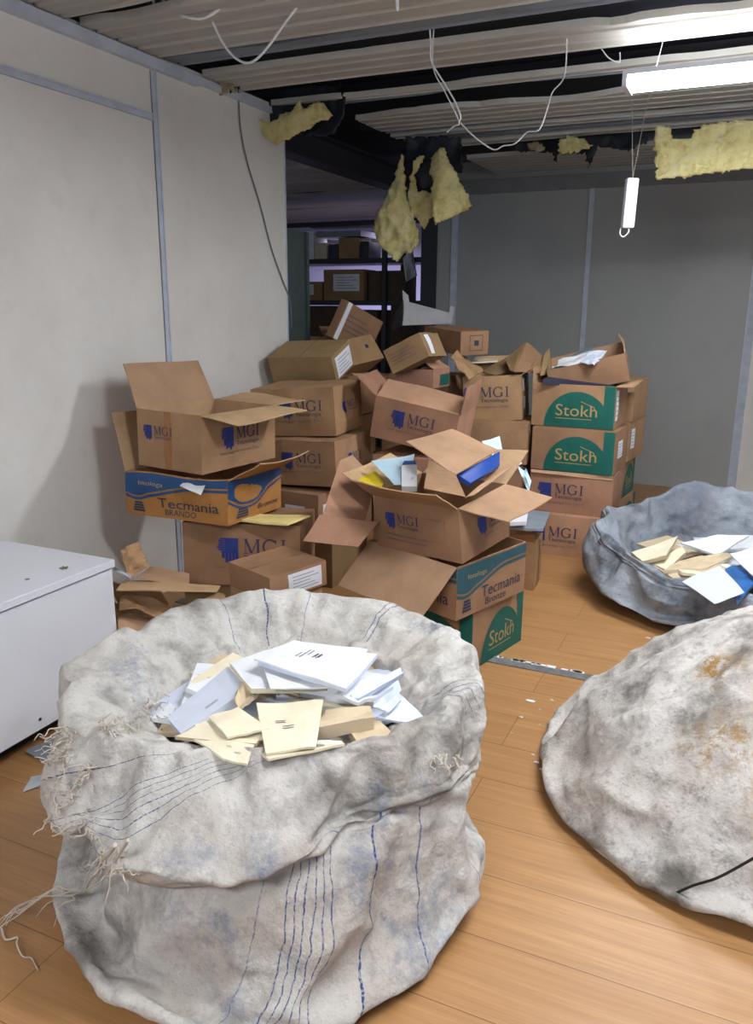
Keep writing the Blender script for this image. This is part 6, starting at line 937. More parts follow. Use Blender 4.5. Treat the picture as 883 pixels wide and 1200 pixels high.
-4,-3,-14,-4,-2,-11,-4,-2,-10,-4,-2,-13,-2,-3,-16,-1,0,-12,-2,0,-10,-2,1,-8,-1,0,-12,-1,1,-10,-2,1,-10,-2,1,-8,-3,1,-7,-3,0,-7,-3,0,-6,-4,-1,-6,-4,-1,-6,-4,-2,-6,-4,-2,-7,-3,-2,-9,
-2,-2,-10,-2,-3,-11,-3,-3,-10,-4,-4,-8,-4,-4,-7,-4,-4,-9,-4,-5,-8,-4,-5,-10,-3,-5,-9,-3,-6,-9,-3,-6,-8,-3,-5,-11,-3,-5,-13,-2,-5,-13,-2,-5,-13,-2,-6,-10,-2,-6,-12,-2,-5,-11,-1,-5,-10,-1,-5,-10,
0,-5,-11,0,-4,-13,-1,-4,-15,0,-3,-15,0,-3,-12,0,-3,-13,0,-3,-11,0,-3,-9,1,-2,-10,1,-2,-9,1,-1,-10,0,-3,-14,-1,-2,-15,0,-2,-14,-1,-2,-15,-2,-1,-15,0,-2,-13,-1,-1,-13,-2,-2,-16,-2,-1,-16,
-3,-1,-16,-2,-1,-12,-2,0,-12,-2,-4,-16,-1,-4,-13,-2,-4,-14,-2,-3,-12,-2,-3,-10,-2,-2,-9,-2,-2,-8,-3,-1,-8,-3,-1,-9,-4,-1,-11,-4,-1,-11,-3,-2,-15,-4,-2,-16,-4,-2,-14,-4,-1,-11,-4,-1,-12,-3,-2,-16,
-3,-2,-13,-2,-3,-16,-2,-3,-15,-2,1,-11,-1,1,-14,-2,1,-12,-3,1,-10,-3,1,-9,-4,1,-8,-4,0,-8,-4,0,-8,-4,-1,-8,-4,-1,-9,-4,-2,-10,-3,-2,-11,-3,-2,-12,-3,-3,-12,-2,-3,-15,-2,-3,-14,-3,-4,-12,
-4,-5,-10,-5,-5,-7,-5,-5,-9,-5,-6,-7,-5,-6,-7,-4,-6,-7,-4,-6,-9,-3,-6,-11,-3,-6,-13,-3,-6,-15,-2,-6,-15,-2,-6,-14,-2,-7,-11,-1,-7,-11,-1,-6,-11,0,-6,-12,0,-6,-12,0,-5,-15,0,-5,-16,0,-5,-13,
0,-4,-14,1,-4,-12,1,-4,-11,1,-3,-10,2,-3,-10,2,-3,-9,2,-2,-9,2,-3,-12,1,-2,-13,0,-2,-17,-1,-2,-17,-1,-1,-17,1,-2,-13,0,-1,-14,-1,-1,-16,-1,-1,-17,-2,0,-17,-2,0,-14,-1,0,-11,-1,-3,-17,
-1,-3,-14,-2,-3,-16,-1,-3,-13,-1,-2,-11,-1,-1,-9,-2,-1,-10,-2,-1,-9,-3,-1,-11,-3,-1,-11,-4,0,-12,-3,-2,-17,-3,-1,-15,-4,-1,-14,-4,0,-11,-2,-1,-15,-3,-1,-14,-3,-2,-16,-2,-3,-19,-2,-4,-18,-2,2,-13,
-2,1,-15,-2,1,-14,-3,1,-12,-4,2,-10,-5,1,-9,-5,1,-9,-5,0,-10,-4,-1,-10,-4,-1,-12,-3,-1,-14,-2,-2,-15,-2,-3,-16,-3,-3,-14,-2,-3,-17,-3,-3,-15,-5,-4,-12,-5,-4,-10,-6,-5,-8,-7,-6,-6,-6,-7,-5,
-6,-7,-6,-5,-7,-8,-5,-7,-10,-4,-7,-13,-4,-7,-14,-3,-7,-15,-2,-7,-15,-2,-8,-13,-2,-7,-15,-1,-7,-16,-1,-7,-15,0,-7,-15,0,-7,-13,0,-6,-15,1,-6,-15,1,-6,-13,1,-5,-15,1,-5,-14,2,-4,-13,2,-4,-10,
2,-4,-10,3,-3,-9,3,-3,-9,3,-2,-9,2,-2,-13,1,-2,-16,1,-1,-16,0,-1,-18,2,-2,-13,1,-1,-14,1,0,-15,0,0,-17,-1,0,-17,-1,1,-16,0,0,-11,0,-3,-17,0,-3,-15,-1,-3,-17,-1,-2,-14,-1,-1,-12,
-1,-1,-11,-2,-2,-12,-2,0,-11,-3,-2,-14,-3,0,-12,-3,0,-13,-2,-1,-18,-2,0,-15,-3,1,-13,-4,1,-12,-3,0,-16,-4,-1,-15,-2,-2,-19,-3,-3,-20,-3,-4,-20,-2,2,-15,-2,1,-16,-3,1,-15,-4,2,-12,-4,1,-11,
-4,1,-13,-5,0,-12,-4,0,-13,-5,-1,-12,-4,-1,-15,-2,-1,-18,-2,-2,-18,-3,-3,-18,-4,-3,-16,-3,-3,-19,-3,-4,-17,-5,-4,-14,-6,-5,-12,-7,-5,-9,-7,-6,-7,-7,-7,-6,-6,-8,-7,-6,-8,-8,-5,-8,-9,-5,-8,-12,
-4,-8,-14,-4,-8,-15,-3,-9,-15,-2,-9,-13,-2,-8,-16,-1,-8,-18,-1,-8,-18,0,-8,-17,0,-8,-14,1,-8,-15,2,-7,-14,2,-7,-12,2,-6,-15,2,-6,-15,3,-5,-14,3,-5,-10,3,-5,-10,4,-4,-9,4,-4,-9,4,-3,-10,
4,-2,-12,3,-2,-15,1,-2,-18,1,-1,-18,3,-2,-13,2,-1,-16,2,0,-14,1,0,-16,0,1,-16,-1,1,-17,1,1,-11,0,-3,-17,0,-2,-16,-1,-2,-18,-2,-2,-16,0,-1,-12,-1,0,-12,-2,-1,-14,-2,0,-12,-3,-2,-16,
-2,0,-14,-3,0,-15,-3,-1,-19,-2,1,-15,-3,2,-13,-4,2,-14,-4,0,-17,-4,0,-17,-3,-2,-21,-3,-4,-22,-3,-4,-22,-3,2,-16,-2,1,-18,-3,2,-15,-4,2,-13,-3,1,-15,-3,0,-16,-4,0,-14,-4,-1,-16,-5,-1,-14,
-3,-1,-18,-2,-1,-20,-3,-2,-20,-4,-2,-19,-4,-3,-17,-3,-3,-20,-3,-4,-19,-4,-5,-17,-6,-5,-14,-7,-6,-10,-7,-7,-10,-7,-7,-9,-6,-7,-12,-5,-7,-14,-6,-8,-12,-6,-9,-11,-5,-10,-11,-4,-10,-13,-3,-10,-13,-2,-11,-13,
-2,-10,-16,-1,-9,-18,0,-9,-18,1,-9,-18,1,-9,-16,2,-9,-13,2,-9,-13,3,-8,-12,3,-7,-14,3,-7,-15,4,-6,-12,2,-4,-15,4,-6,-11,5,-5,-10,5,-4,-10,5,-4,-11,5,-3,-13,3,-3,-17,2,-2,-19,3,-1,-17,
4,-1,-15,2,-1,-17,3,0,-15,2,1,-15,1,1,-16,0,2,-17,2,1,-11,1,-2,-18,1,-1,-17,-1,-1,-18,-2,-1,-18,0,0,-13,-1,0,-13,-2,-1,-16,-2,0,-14,-2,-2,-18,-1,1,-14,-2,0,-18,-3,0,-20,-2,2,-15,
-3,2,-14,-4,2,-15,-5,1,-16,-5,0,-18,-3,-2,-22,-3,-3,-23,-4,-4,-23,-3,3,-17,-3,2,-18,-4,3,-15,-4,2,-15,-2,1,-18,-3,0,-18,-4,0,-16,-4,-1,-18,-6,-1,-16,-3,0,-20,-3,-1,-22,-3,-2,-22,-4,-2,-20,
-5,-3,-18,-5,-4,-19,-4,-5,-20,-4,-5,-19,-7,-5,-14,-7,-6,-13,-6,-6,-14,-7,-7,-12,-6,-7,-14,-5,-6,-17,-4,-7,-18,-4,-8,-16,-5,-10,-14,-5,-11,-12,-4,-12,-12,-3,-12,-13,-2,-11,-16,-1,-11,-17,0,-11,-17,1,-11,-17,
2,-10,-16,2,-11,-13,3,-10,-11,4,-10,-11,4,-9,-13,5,-8,-12,3,-6,-16,2,-4,-18,4,-5,-15,5,-6,-12,6,-5,-11,6,-4,-11,6,-3,-13,4,-3,-18,3,-2,-19,4,-2,-15,3,-2,-17,3,-1,-16,3,0,-16,3,1,-15,
2,2,-16,1,3,-17,3,2,-11,2,-1,-18,1,-1,-18,0,0,-17,-2,0,-18,0,1,-13,-1,1,-14,-2,-1,-17,-2,1,-15,-2,-1,-19,-1,2,-15,-1,0,-19,-2,2,-17,-2,0,-18,-3,3,-15,-4,2,-17,-5,2,-18,-4,0,-21,
-5,-1,-21,-5,-2,-23,-5,-4,-24,-4,4,-17,-4,3,-17,-6,3,-15,-4,2,-18,-2,0,-21,-3,0,-20,-5,0,-18,-4,-1,-19,-6,0,-17,-4,0,-21,-4,-1,-22,-3,-2,-24,-5,-2,-21,-6,-3,-20,-6,-4,-20,-5,-5,-20,-5,-6,-20,
-8,-5,-15,-6,-5,-17,-6,-6,-17,-7,-7,-15,-6,-8,-16,-5,-7,-19,-4,-6,-21,-3,-7,-21,-3,-9,-18,-4,-11,-15,-4,-13,-13,-3,-13,-12,-2,-13,-13,-1,-13,-14,0,-12,-15,1,-12,-14,2,-12,-13,3,-12,-12,4,-11,-11,5,-11,-11,
5,-10,-12,5,-8,-14,3,-6,-18,2,-4,-21,3,-4,-18,5,-5,-14,5,-4,-15,7,-4,-12,7,-3,-13,4,-3,-18,4,-2,-19,5,-2,-14,4,-2,-19,3,0,-19,4,1,-17,3,2,-16,2,2,-17,1,3,-17,3,3,-11,2,0,-19,
1,1,-17,-1,0,-19,-1,1,-18,1,2,-12,-1,1,-16,-2,0,-18,-2,2,-15,-2,0,-20,-1,3,-15,-1,1,-19,-2,2,-18,-3,0,-20,-3,4,-16,-3,2,-18,-4,1,-21,-5,1,-20,-4,-1,-24,-4,-3,-25,-5,-2,-24,-5,5,-16,
-6,4,-15,-6,3,-16,-4,2,-19,-2,1,-23,-3,1,-21,-5,1,-20,-5,0,-20,-7,1,-17,-6,0,-21,-6,-1,-21,-4,-1,-25,-4,-2,-25,-6,-3,-22,-6,-4,-23,-5,-5,-23,-6,-6,-21,-8,-6,-17,-5,-4,-21,-6,-6,-20,-7,-7,-17,
-7,-8,-17,-6,-8,-19,-4,-7,-23,-3,-7,-24,-3,-8,-22,-3,-10,-19,-3,-12,-17,-4,-14,-14,-2,-13,-16,-1,-11,-18,0,-10,-19,1,-9,-19,2,-10,-18,3,-12,-14,4,-12,-13,5,-11,-13,6,-10,-13,5,-8,-16,4,-6,-19,3,-4,-22,
3,-4,-21,5,-5,-17,4,-3,-18,6,-5,-14,8,-4,-13,5,-4,-18,6,-3,-17,6,-2,-14,4,-1,-19,3,0,-20,4,1,-18,4,2,-17,1,2,-20,3,3,-15,4,4,-12,2,1,-19,1,2,-17,-1,0,-21,0,2,-16,1,3,-12,
0,1,-17,-2,1,-18,-2,3,-15,-2,0,-21,-1,3,-16,-2,3,-16,-1,0,-21,-2,1,-21,-3,4,-17,-3,2,-20,-3,1,-22,-5,1,-22,-3,-2,-26,-4,-2,-26,-6,0,-23,-7,6,-16,-8,5,-15,-7,4,-16,-5,2,-20,-2,1,-24,
-3,0,-24,-6,1,-21,-6,0,-21,-8,1,-18,-7,0,-22,-7,-1,-22,-6,-2,-24,-4,-2,-27,-6,-3,-25,-6,-4,-25,-6,-5,-25,-8,-5,-20,-8,-6,-19,-5,-4,-23,-7,-6,-21,-7,-7,-20,-8,-8,-18,-6,-9,-20,-5,-8,-22,-3,-7,-25,
-2,-8,-25,-2,-9,-23,-3,-12,-19,-4,-14,-15,-2,-14,-16,-1,-12,-18,0,-10,-21,1,-9,-22,2,-10,-20,3,-12,-16,4,-12,-15,5,-12,-15,6,-11,-15,6,-9,-17,5,-7,-20,3,-5,-24,4,-3,-24,6,-5,-18,4,-3,-21,6,-4,-17,
8,-4,-14,7,-4,-17,7,-3,-15,7,-1,-15,5,-1,-19,5,1,-19,2,1,-21,4,3,-19,2,3,-20,5,4,-14,5,5,-12,3,2,-18,2,3,-17,-1,1,-21,-1,3,-18,1,5,-12,0,2,-18,-1,2,-17,-2,4,-16,-2,1,-21,
-1,4,-17,-3,4,-16,-1,0,-23,-2,2,-21,-3,5,-18,-3,3,-22,-3,1,-23,-5,2,-23,-2,-1,-28,-4,1,-24,-6,4,-21,-8,7,-15,-9,6,-16,-9,5,-17,-6,3,-21,-4,1,-24,-3,0,-26,-6,1,-23,-7,1,-22,-10,2,-19,
-8,1,-22,-7,0,-25,-8,-1,-24,-5,-1,-29,-6,-3,-28,-6,-4,-27,-7,-5,-25,-10,-6,-20,-8,-6,-22,-5,-4,-26,-7,-5,-24,-7,-7,-22,-8,-9,-20,-7,-9,-20,-6,-9,-22,-4,-8,-26,-3,-8,-26,-2,-9,-25,-3,-12,-21,-4,-15,-17,
-2,-15,-17,-1,-12,-20,0,-10,-23,1,-9,-24,1,-11,-19,2,-10,-20,4,-12,-18,5,-12,-17,6,-10,-18,7,-9,-18,6,-7,-20,4,-5,-24,4,-3,-25,6,-5,-20,4,-3,-23,6,-3,-20,9,-5,-14,8,-4,-16,9,-3,-14,8,-1,-15,
7,0,-18,2,0,-23,4,1,-21,3,2,-22,4,3,-19,6,4,-13,6,6,-12,3,4,-17,2,4,-17,0,2,-22,-1,3,-20,1,6,-13,0,3,-18,-2,2,-20,-1,5,-16,-2,2,-22,-2,5,-18,-3,5,-17,-1,0,-24,-1,4,-21,
-3,5,-20,-3,3,-23,-3,2,-24,-5,2,-24,-3,0,-28,-5,4,-22,-7,7,-19,-9,8,-16,-10,7,-16,-10,5,-17,-8,3,-21,-6,2,-24,-3,0,-27,-5,0,-26,-8,2,-22,-10,2,-20,-7,1,-25,-6,0,-28,-8,-1,-26,-6,-1,-29,
-8,-2,-27,-8,-4,-27,-9,-5,-24,-11,-6,-21,-7,-4,-26,-5,-4,-28,-6,-5,-26,-7,-7,-24,-9,-9,-21,-8,-10,-22,-7,-10,-23,-5,-9,-25,-3,-9,-27,-3,-11,-24,-1,-11,-25,-3,-14,-19,-2,-15,-18,-2,-12,-23,-1,-8,-26,0,-10,-24,
1,-12,-21,2,-10,-23,4,-12,-20,5,-12,-19,6,-10,-20,7,-9,-20,5,-6,-24,6,-6,-24,5,-3,-26,7,-5,-21,4,-2,-25,5,-2,-22,10,-5,-16,10,-4,-15,10,-2,-14,9,-1,-15,5,-1,-22,2,0,-25,1,1,-25,5,2,-19,
6,3,-16,7,5,-13,7,6,-12,4,5,-16,2,6,-17,0,4,-21,-2,4,-21,2,7,-13,0,5,-17,-1,2,-22,0,5,-17,-1,3,-22,-2,5,-20,-3,6,-18,0,1,-25,-1,4,-22,-2,6,-21,-3,4,-23,-4,4,-24,-5,3,-26,
-4,0,-29,-5,6,-22,-6,4,-22,-9,7,-18,-11,7,-17,-11,6,-18,-7,4,-23,-5,2,-26,-4,0,-28,-5,0,-28,-9,2,-24,-11,3,-21,-8,2,-26,-5,0,-30,-6,-1,-30,-9,-1,-27,-10,-2,-25,-10,-4,-26,-12,-5,-23,-11,-6,-23,
-7,-3,-29,-6,-4,-29,-6,-5,-29,-8,-7,-26,-9,-9,-23,-8,-10,-23,-7,-11,-23,-5,-11,-24,-4,-11,-26,-2,-9,-28,-1,-10,-27,-3,-14,-22,-2,-16,-20,-1,-11,-25,0,-8,-28,0,-11,-24,0,-8,-26,2,-9,-25,4,-12,-22,4,-9,-23,
6,-11,-21,7,-9,-22,4,-6,-27,4,-4,-28,6,-4,-27,8,-4,-23,5,-2,-26,5,-1,-25,10,-5,-18,11,-4,-16,7,-2,-18,10,-1,-17,4,-1,-25,2,0,-27,1,2,-27,5,2,-21,6,4,-18,8,5,-14,8,7,-12,5,7,-16,
3,6,-18,0,5,-22,-2,5,-23,2,7,-14,0,6,-17,-1,2,-24,0,5,-19,-1,4,-22,-2,4,-22,-3,7,-18,1,1,-26,0,4,-24,-2,6,-22,-3,5,-24,-4,4,-25,-3,1,-29,-4,1,-29,-6,6,-23,-5,3,-24,-8,6,-21,
-11,8,-18,-11,7,-19,-6,5,-25,-5,3,-28,-5,1,-29,-6,0,-29,-9,2,-25,-12,3,-22,-9,2,-27,-6,1,-31,-6,-1,-32,-8,-2,-29,-11,-2,-26,-12,-4,-24,-12,-5,-24,-11,-6,-25,-7,-2,-31,-7,-4,-31,-7,-5,-30,-8,-8,-27,
-10,-10,-24,-9,-11,-24,-7,-11,-25,-5,-11,-26,-3,-9,-30,-1,-9,-30,0,-10,-30,-3,-14,-24,-2,-16,-22,0,-12,-26,0,-8,-31,1,-11,-26,1,-6,-30,2,-11,-26,3,-10,-26,4,-7,-27,6,-10,-24,7,-9,-24,5,-6,-28,3,-3,-31,
7,-5,-26,7,-4,-25,5,-1,-28,5,0,-28,10,-4,-20,10,-3,-18,5,-2,-22,9,-1,-20,5,-1,-27,4,1,-26,2,2,-28,2,3,-25,8,4,-18,8,5,-16,9,8,-14,6,7,-17,3,6,-21,1,6,-23,-2,5,-24,3,8,-15,
1,7,-18,0,1,-26,1,5,-21,-1,6,-21,-2,5,-23,-3,8,-19,0,2,-27,-1,0,-28,-1,6,-24,-2,5,-26,-1,0,-29,-2,0,-31,-4,3,-29,-7,6,-24,-5,3,-27,-7,4,-24,-11,8,-20,-12,7,-19,-6,5,-26,-5,3,-29,
-6,2,-29,-6,1,-30,-10,3,-26,-13,4,-22,-10,3,-27,-8,1,-31,-7,0,-32,-8,-2,-31,-12,-2,-27,-13,-4,-26,-13,-6,-24,-11,-6,-27,-6,-2,-34,-7,-4,-32,-7,-6,-31,-10,-8,-28,-9,-9,-27,-9,-11,-26,-6,-10,-28,-4,-9,-30,
-3,-10,-30,0,-7,-34,-1,-10,-31,-2,-14,-26,-1,-15,-25,-1,-8,-31,0,-10,-29,2,-11,-28,1,-5,-33,2,-10,-29,1,-6,-31,3,-5,-31,6,-9,-27,7,-9,-26,3,-5,-32,4,-3,-33,7,-5,-28,5,-2,-30,6,-1,-30,5,1,-30,
10,-4,-21,10,-2,-21,3,-1,-26,8,-2,-22,6,0,-26,4,1,-28,4,3,-26,1,4,-27,8,4,-19,7,6,-19,8,8,-16,4,5,-21,2,6,-23,-2,1,-27,2,5,-21,3,8,-17,1,8,-19,1,1,-27,-1,2,-26,0,7,-21,
-2,6,-23,-3,9,-20,-3,4,-25,0,-2,-31,-1,6,-26,-1,3,-28,1,-1,-32,-2,3,-29,-4,5,-27,-6,6,-26,-5,2,-28,-7,3,-27,-10,8,-22,-13,8,-20,-6,6,-27,-6,4,-29,-7,3,-29,-7,1,-31,-11,3,-27,-14,5,-23,
-12,3,-27,-9,1,-31,-9,0,-32,-9,-2,-32,-12,-3,-29,-11,-4,-29,-14,-6,-26,-12,-6,-28,-7,-2,-35,-6,-4,-35,-9,-6,-31,-9,-8,-30,-6,-7,-32,-8,-10,-29,-5,-9,-31,-3,-8,-33,-2,-10,-32,0,-7,-36,-2,-11,-31,-2,-14,-28,
0,-15,-27,-1,-7,-34,0,-11,-30,1,-9,-32,1,-3,-36,2,-9,-31,0,-3,-35,2,-4,-34,5,-8,-30,8,-9,-28,3,-5,-34,5,-4,-32,7,-5,-29,4,-1,-33,3,1,-34,5,1,-32,11,-3,-23,10,-1,-23,2,-1,-29,8,-2,-25,
6,0,-28,5,2,-28,1,3,-30,1,4,-28,9,4,-20,8,6,-20,8,8,-18,1,1,-25,1,3,-26,-2,2,-29,3,5,-21,3,8,-19,2,9,-19,1,3,-27,-2,0,-28,-1,6,-24,-2,9,-20,-3,10,-20,-4,6,-24,1,-1,-32,
0,6,-27,1,1,-31,1,-2,-34,-1,0,-32,-4,6,-28,-6,5,-28,-5,2,-30,-7,2,-29,-10,7,-24,-13,9,-20,-7,7,-28,-6,5,-30,-7,3,-31,-7,2,-32,-12,4,-28,-16,5,-23,-13,3,-27,-11,2,-31,-11,0,-32,-10,-2,-33,
-11,-3,-31,-9,-4,-32,-14,-5,-27,-12,-6,-29,-7,-3,-36,-5,-4,-37,-9,-6,-33,-7,-7,-33,-4,-6,-35,-8,-10,-31,-5,-9,-34,-2,-8,-35,-2,-11,-33,0,-7,-37,2,-7,-35,-1,-14,-30,0,-15,-29,0,-7,-36,0,-11,-31,1,-7,-35,
1,-2,-39,2,-8,-34,0,-2,-38,3,-6,-34,2,-2,-34,6,-9,-30,4,-5,-34,4,-2,-35,7,-4,-31,3,-1,-35,2,2,-36,6,0,-32,12,-3,-24,10,-1,-25,0,-1,-32,7,-2,-27,6,0,-30,4,2,-30,0,3,-32,3,5,-28,
10,5,-20,9,7,-20,8,8,-20,1,-1,-27,-3,-2,-29,2,2,-25,4,6,-21,4,8,-20,0,5,-22,0,7,-23,-1,1,-29,-3,4,-27,-1,11,-21,-3,11,-21,-4,8,-24,2,0,-32,0,6,-29,2,1,-33,1,-2,-35,-1,0,-33,
-4,5,-30,-6,5,-29,-5,2,-31,-7,2,-30,-10,6,-25,-14,10,-21,-8,8,-28,-6,5,-32,-6,3,-33,-7,2,-34,-12,4,-29,-16,6,-25,-14,4,-29,-12,2,-31,-11,0,-33,-11,-2,-34,-10,-3,-34,-8,-5,-35,-15,-5,-29,-13,-6,-30,
-8,-3,-37,-6,-4,-39,-9,-7,-34,-6,-6,-36,-3,-5,-37,-8,-10,-33,-5,-9,-34,-2,-8,-37,-2,-10,-35,0,-10,-35,3,-6,-37,0,-13,-32,1,-16,-30,0,-7,-37,0,-12,-32,0,-6,-37,1,-2,-40,3,-8,-35,1,-2,-39,3,-4,-36,
1,1,-37,5,-7,-33,7,-7,-32,4,-3,-36,8,-5,-32,4,-1,-36,3,2,-37,9,-2,-29,12,-3,-25,10,0,-27,0,-1,-34,6,-2,-29,4,0,-32,3,2,-32,1,4,-33,8,3,-24,7,5,-23,10,7,-21,8,9,-21,1,0,-28,
-4,-3,-31,-1,1,-28,4,6,-23,3,8,-22,0,3,-25,1,8,-23,-1,6,-25,-3,5,-28,-1,12,-21,-3,10,-23,-4,10,-23,3,1,-33,1,6,-30,2,1,-33,0,1,-34,-1,-1,-35,-4,5,-31,-6,6,-30,-6,3,-31,-7,2,-32,
-11,6,-27,-15,11,-21,-9,9,-28,-7,6,-32,-6,4,-35,-9,3,-34,-11,3,-32,-16,6,-27,-11,4,-32,-9,2,-36,-10,0,-36,-10,-2,-37,-7,-3,-38,-8,-5,-37,-16,-5,-30,-14,-7,-31,-9,-4,-38,-7,-5,-39,-9,-7,-36,-4,-4,-39,
-3,-5,-39,-8,-10,-34,-5,-10,-36,-3,-9,-37,-2,-10,-37,1,-9,-37,4,-5,-39,1,-12,-35,1,-17,-30,0,-9,-37,1,-13,-32,0,-6,-38,1,-4,-40,3,-8,-36,2,-2,-40,4,-3,-38,1,3,-40,5,-5,-35,9,-8,-32,6,-4,-36,
9,-5,-33,7,-2,-35,5,1,-37,11,-3,-29,14,-2,-26,11,0,-28,0,-1,-35,6,-2,-31,2,0,-34,1,2,-34,5,4,-31,10,4,-23,7,5,-25,10,8,-22,9,9,-22,1,1,-28,-4,-3,-33,0,2,-28,5,7,-24,3,8,-23,
-1,1,-27,1,7,-25,-2,0,-27,1,8,-23,-1,9,-23,-2,10,-24,-4,13,-23,3,3,-32,1,6,-31,0,4,-33,1,-1,-36,-1,-1,-36,-4,6,-32,-6,6,-31,-7,4,-32,-7,2,-32,-11,6,-28,-15,13,-21,-10,10,-28,-9,7,-32,
-9,5,-33,-7,2,-36,-12,5,-32,-16,6,-28,-10,4,-35,-6,2,-40,-8,1,-40,-7,-1,-41,-6,-3,-41,-7,-5,-39,-17,-5,-31,-15,-7,-32,-11,-4,-38,-9,-6,-39,-9,-8,-37,-3,-3,-41,-3,-5,-40,-8,-10,-36,-4,-7,-38,-3,-9,-38,
-1,-10,-39,2,-6,-40,4,-5,-41,4,-10,-37,0,-19,-31,0,-11,-37,1,-15,-32,0,-8,-38,2,-6,-40,4,-9,-37,3,-4,-40,5,-3,-39,1,4,-41,5,-1,-37,10,-9,-32,8,-6,-36,10,-5,-33,6,-1,-37,8,-1,-35,13,-4,-28,
15,-2,-27,12,0,-28,1,-1,-36,7,-2,-32,7,1,-30,5,2,-33,10,3,-26,11,5,-24,7,5,-26,11,8,-23,10,10,-23,3,4,-28,-4,-2,-33,2,3,-28,5,7,-25,3,8,-24,-1,0,-29,1,5,-27,-2,0,-29,1,9,-24,
0,12,-22,-2,12,-24,-4,15,-22,4,6,-32,2,4,-33,0,4,-34,2,-1,-37,-1,0,-37,-4,6,-33,-6,5,-33,-6,3,-34,-8,3,-33,-12,7,-28,-16,14,-21,-13,11,-27,-12,8,-29,-7,5,-35,-8,3,-37,-13,6,-32,-16,6,-31,
-12,3,-35,-4,2,-43,-6,1,-43,-3,-1,-45,-3,-3,-45,-8,-5,-40,-18,-5,-32,-17,-7,-32,-12,-5,-38,-12,-7,-37,-8,-7,-39,-3,-3,-43,-5,-6,-40,-7,-10,-37,-3,-5,-41,-2,-7,-41,0,-8,-41,3,-4,-42,4,-8,-40,5,-10,-38,
0,-20,-31,1,-14,-36,2,-18,-32,1,-11,-38,3,-11,-37,2,-4,-39,5,-6,-39,5,-2,-41,1,5,-43,5,1,-39,10,-10,-33,12,-10,-30,7,-5,-35,10,-5,-32,12,-4,-30,16,-5,-27,16,-3,-27,14,0,-28,2,-2,-37,6,-1,-34,
10,0,-29,9,2,-30,14,3,-25,11,5,-25,7,5,-27,12,8,-23,11,10,-23,4,5,-28,-3,-1,-34,4,4,-28,5,8,-26,3,9,-25,0,-1,-30,0,4,-29,-3,0,-30,1,9,-25,1,14,-22,-1,15,-23,-3,18,-22,3,8,-31,
1,8,-31,3,2,-36,2,0,-38,-1,1,-38,-4,5,-35,-5,5,-35,-5,2,-36,-8,7,-29,-12,9,-28,-16,14,-23,-16,11,-24,-10,8,-31,-6,5,-37,-9,6,-35,-11,4,-35,-15,5,-33,-13,3,-35,-4,3,-44,-4,1,-46,-1,-1,-48,
-2,-3,-46,-12,-3,-37,-18,-5,-33,-18,-7,-33,-15,-8,-32,-12,-8,-37,-6,-3,-42,-3,-3,-44,-6,-7,-40,-7,-10,-38,-3,-5,-42,0,-3,-43,1,-6,-43,4,-4,-44,5,-6,-42,5,-11,-39,-1,-22,-31,1,-17,-35,2,-20,-32,3,-16,-33,
4,-11,-38,2,-3,-41,4,-5,-41,4,-1,-42,2,6,-44,5,2,-41,11,-9,-34,14,-11,-30,12,-8,-31,12,-5,-33,10,-1,-33,16,-5,-29,17,-3,-28,16,0,-29,5,-1,-36,2,1,-36,12,0,-29,15,1,-25,13,3,-26,11,5,-26,
8,6,-28,13,9,-24,12,11,-24,5,7,-28,-2,0,-34,6,5,-28,5,8,-27,4,9,-26,0,-1,-31,0,3,-31,-3,0,-31,1,9,-26,1,16,-22,-1,18,-22,-2,20,-22,2,11,-31,0,10,-30,3,3,-37,2,0,-39,0,1,-39,
-3,4,-37,-4,2,-37,-6,2,-37,-8,10,-28,-12,12,-26,-15,13,-25,-16,11,-25,-14,8,-29,-5,5,-38,-6,4,-39,-8,3,-38,-14,5,-35,-15,3,-35,-6,3,-44,-2,1,-48,-1,-1,-48,-4,-3,-46,-14,-2,-37,-17,-5,-34,-13,-5,-36,
-16,-8,-33,-10,-3,-40,-5,-1,-44,-5,-4,-43,-7,-7,-41,-7,-11,-39,-3,-7,-42,1,-2,-45,2,-4,-45,5,-3,-45,5,-6,-43,5,-12,-39,-1,-23,-32,1,-21,-33,3,-21,-33,5,-18,-33,1,-8,-39,1,-3,-42,4,-4,-42,3,1,-44,
3,5,-45,6,2,-42,12,-8,-35,16,-12,-30,10,-7,-33,8,-3,-34,10,-2,-34,17,-5,-30,18,-3,-29,18,-1,-29,9,1,-33,3,2,-36,14,0,-29,17,2,-26,9,2,-28,10,4,-28,11,7,-27,14,10,-24,13,11,-25,7,8,-28,
0,2,-34,7,7,-28,7,10,-26,4,10,-27,0,-1,-32,-1,2,-32,-3,1,-32,0,10,-27,2,18,-22,0,20,-22,-2,23,-21,1,14,-29,0,12,-30,3,4,-37,2,0,-40,0,2,-39,-2,3,-39,-3,1,-40,-6,4,-36,-9,11,-28,
-9,8,-30,-13,11,-28,-13,8,-29,-15,8,-29,-6,6,-39,-5,3,-41,-6,1,-40,-13,4,-36,-16,3,-35,-8,3,-43,-4,1,-47,-3,-1,-48,-6,-3,-46,-16,-3,-36,-17,-5,-36,-12,-5,-37,-17,-8,-34,-10,-3,-41,-5,-1,-45,-4,-3,-45,
-6,-7,-43,-7,-10,-41,-3,-7,-44,1,-1,-47,4,-1,-47,5,-3,-47,5,-7,-44,4,-14,-40,-1,-24,-32,1,-19,-34,3,-18,-35,5,-20,-33,2,-10,-39,1,-4,-43,3,-3,-44,2,2,-46,4,4,-45,7,1,-42,12,-4,-36,18,-13,-30,
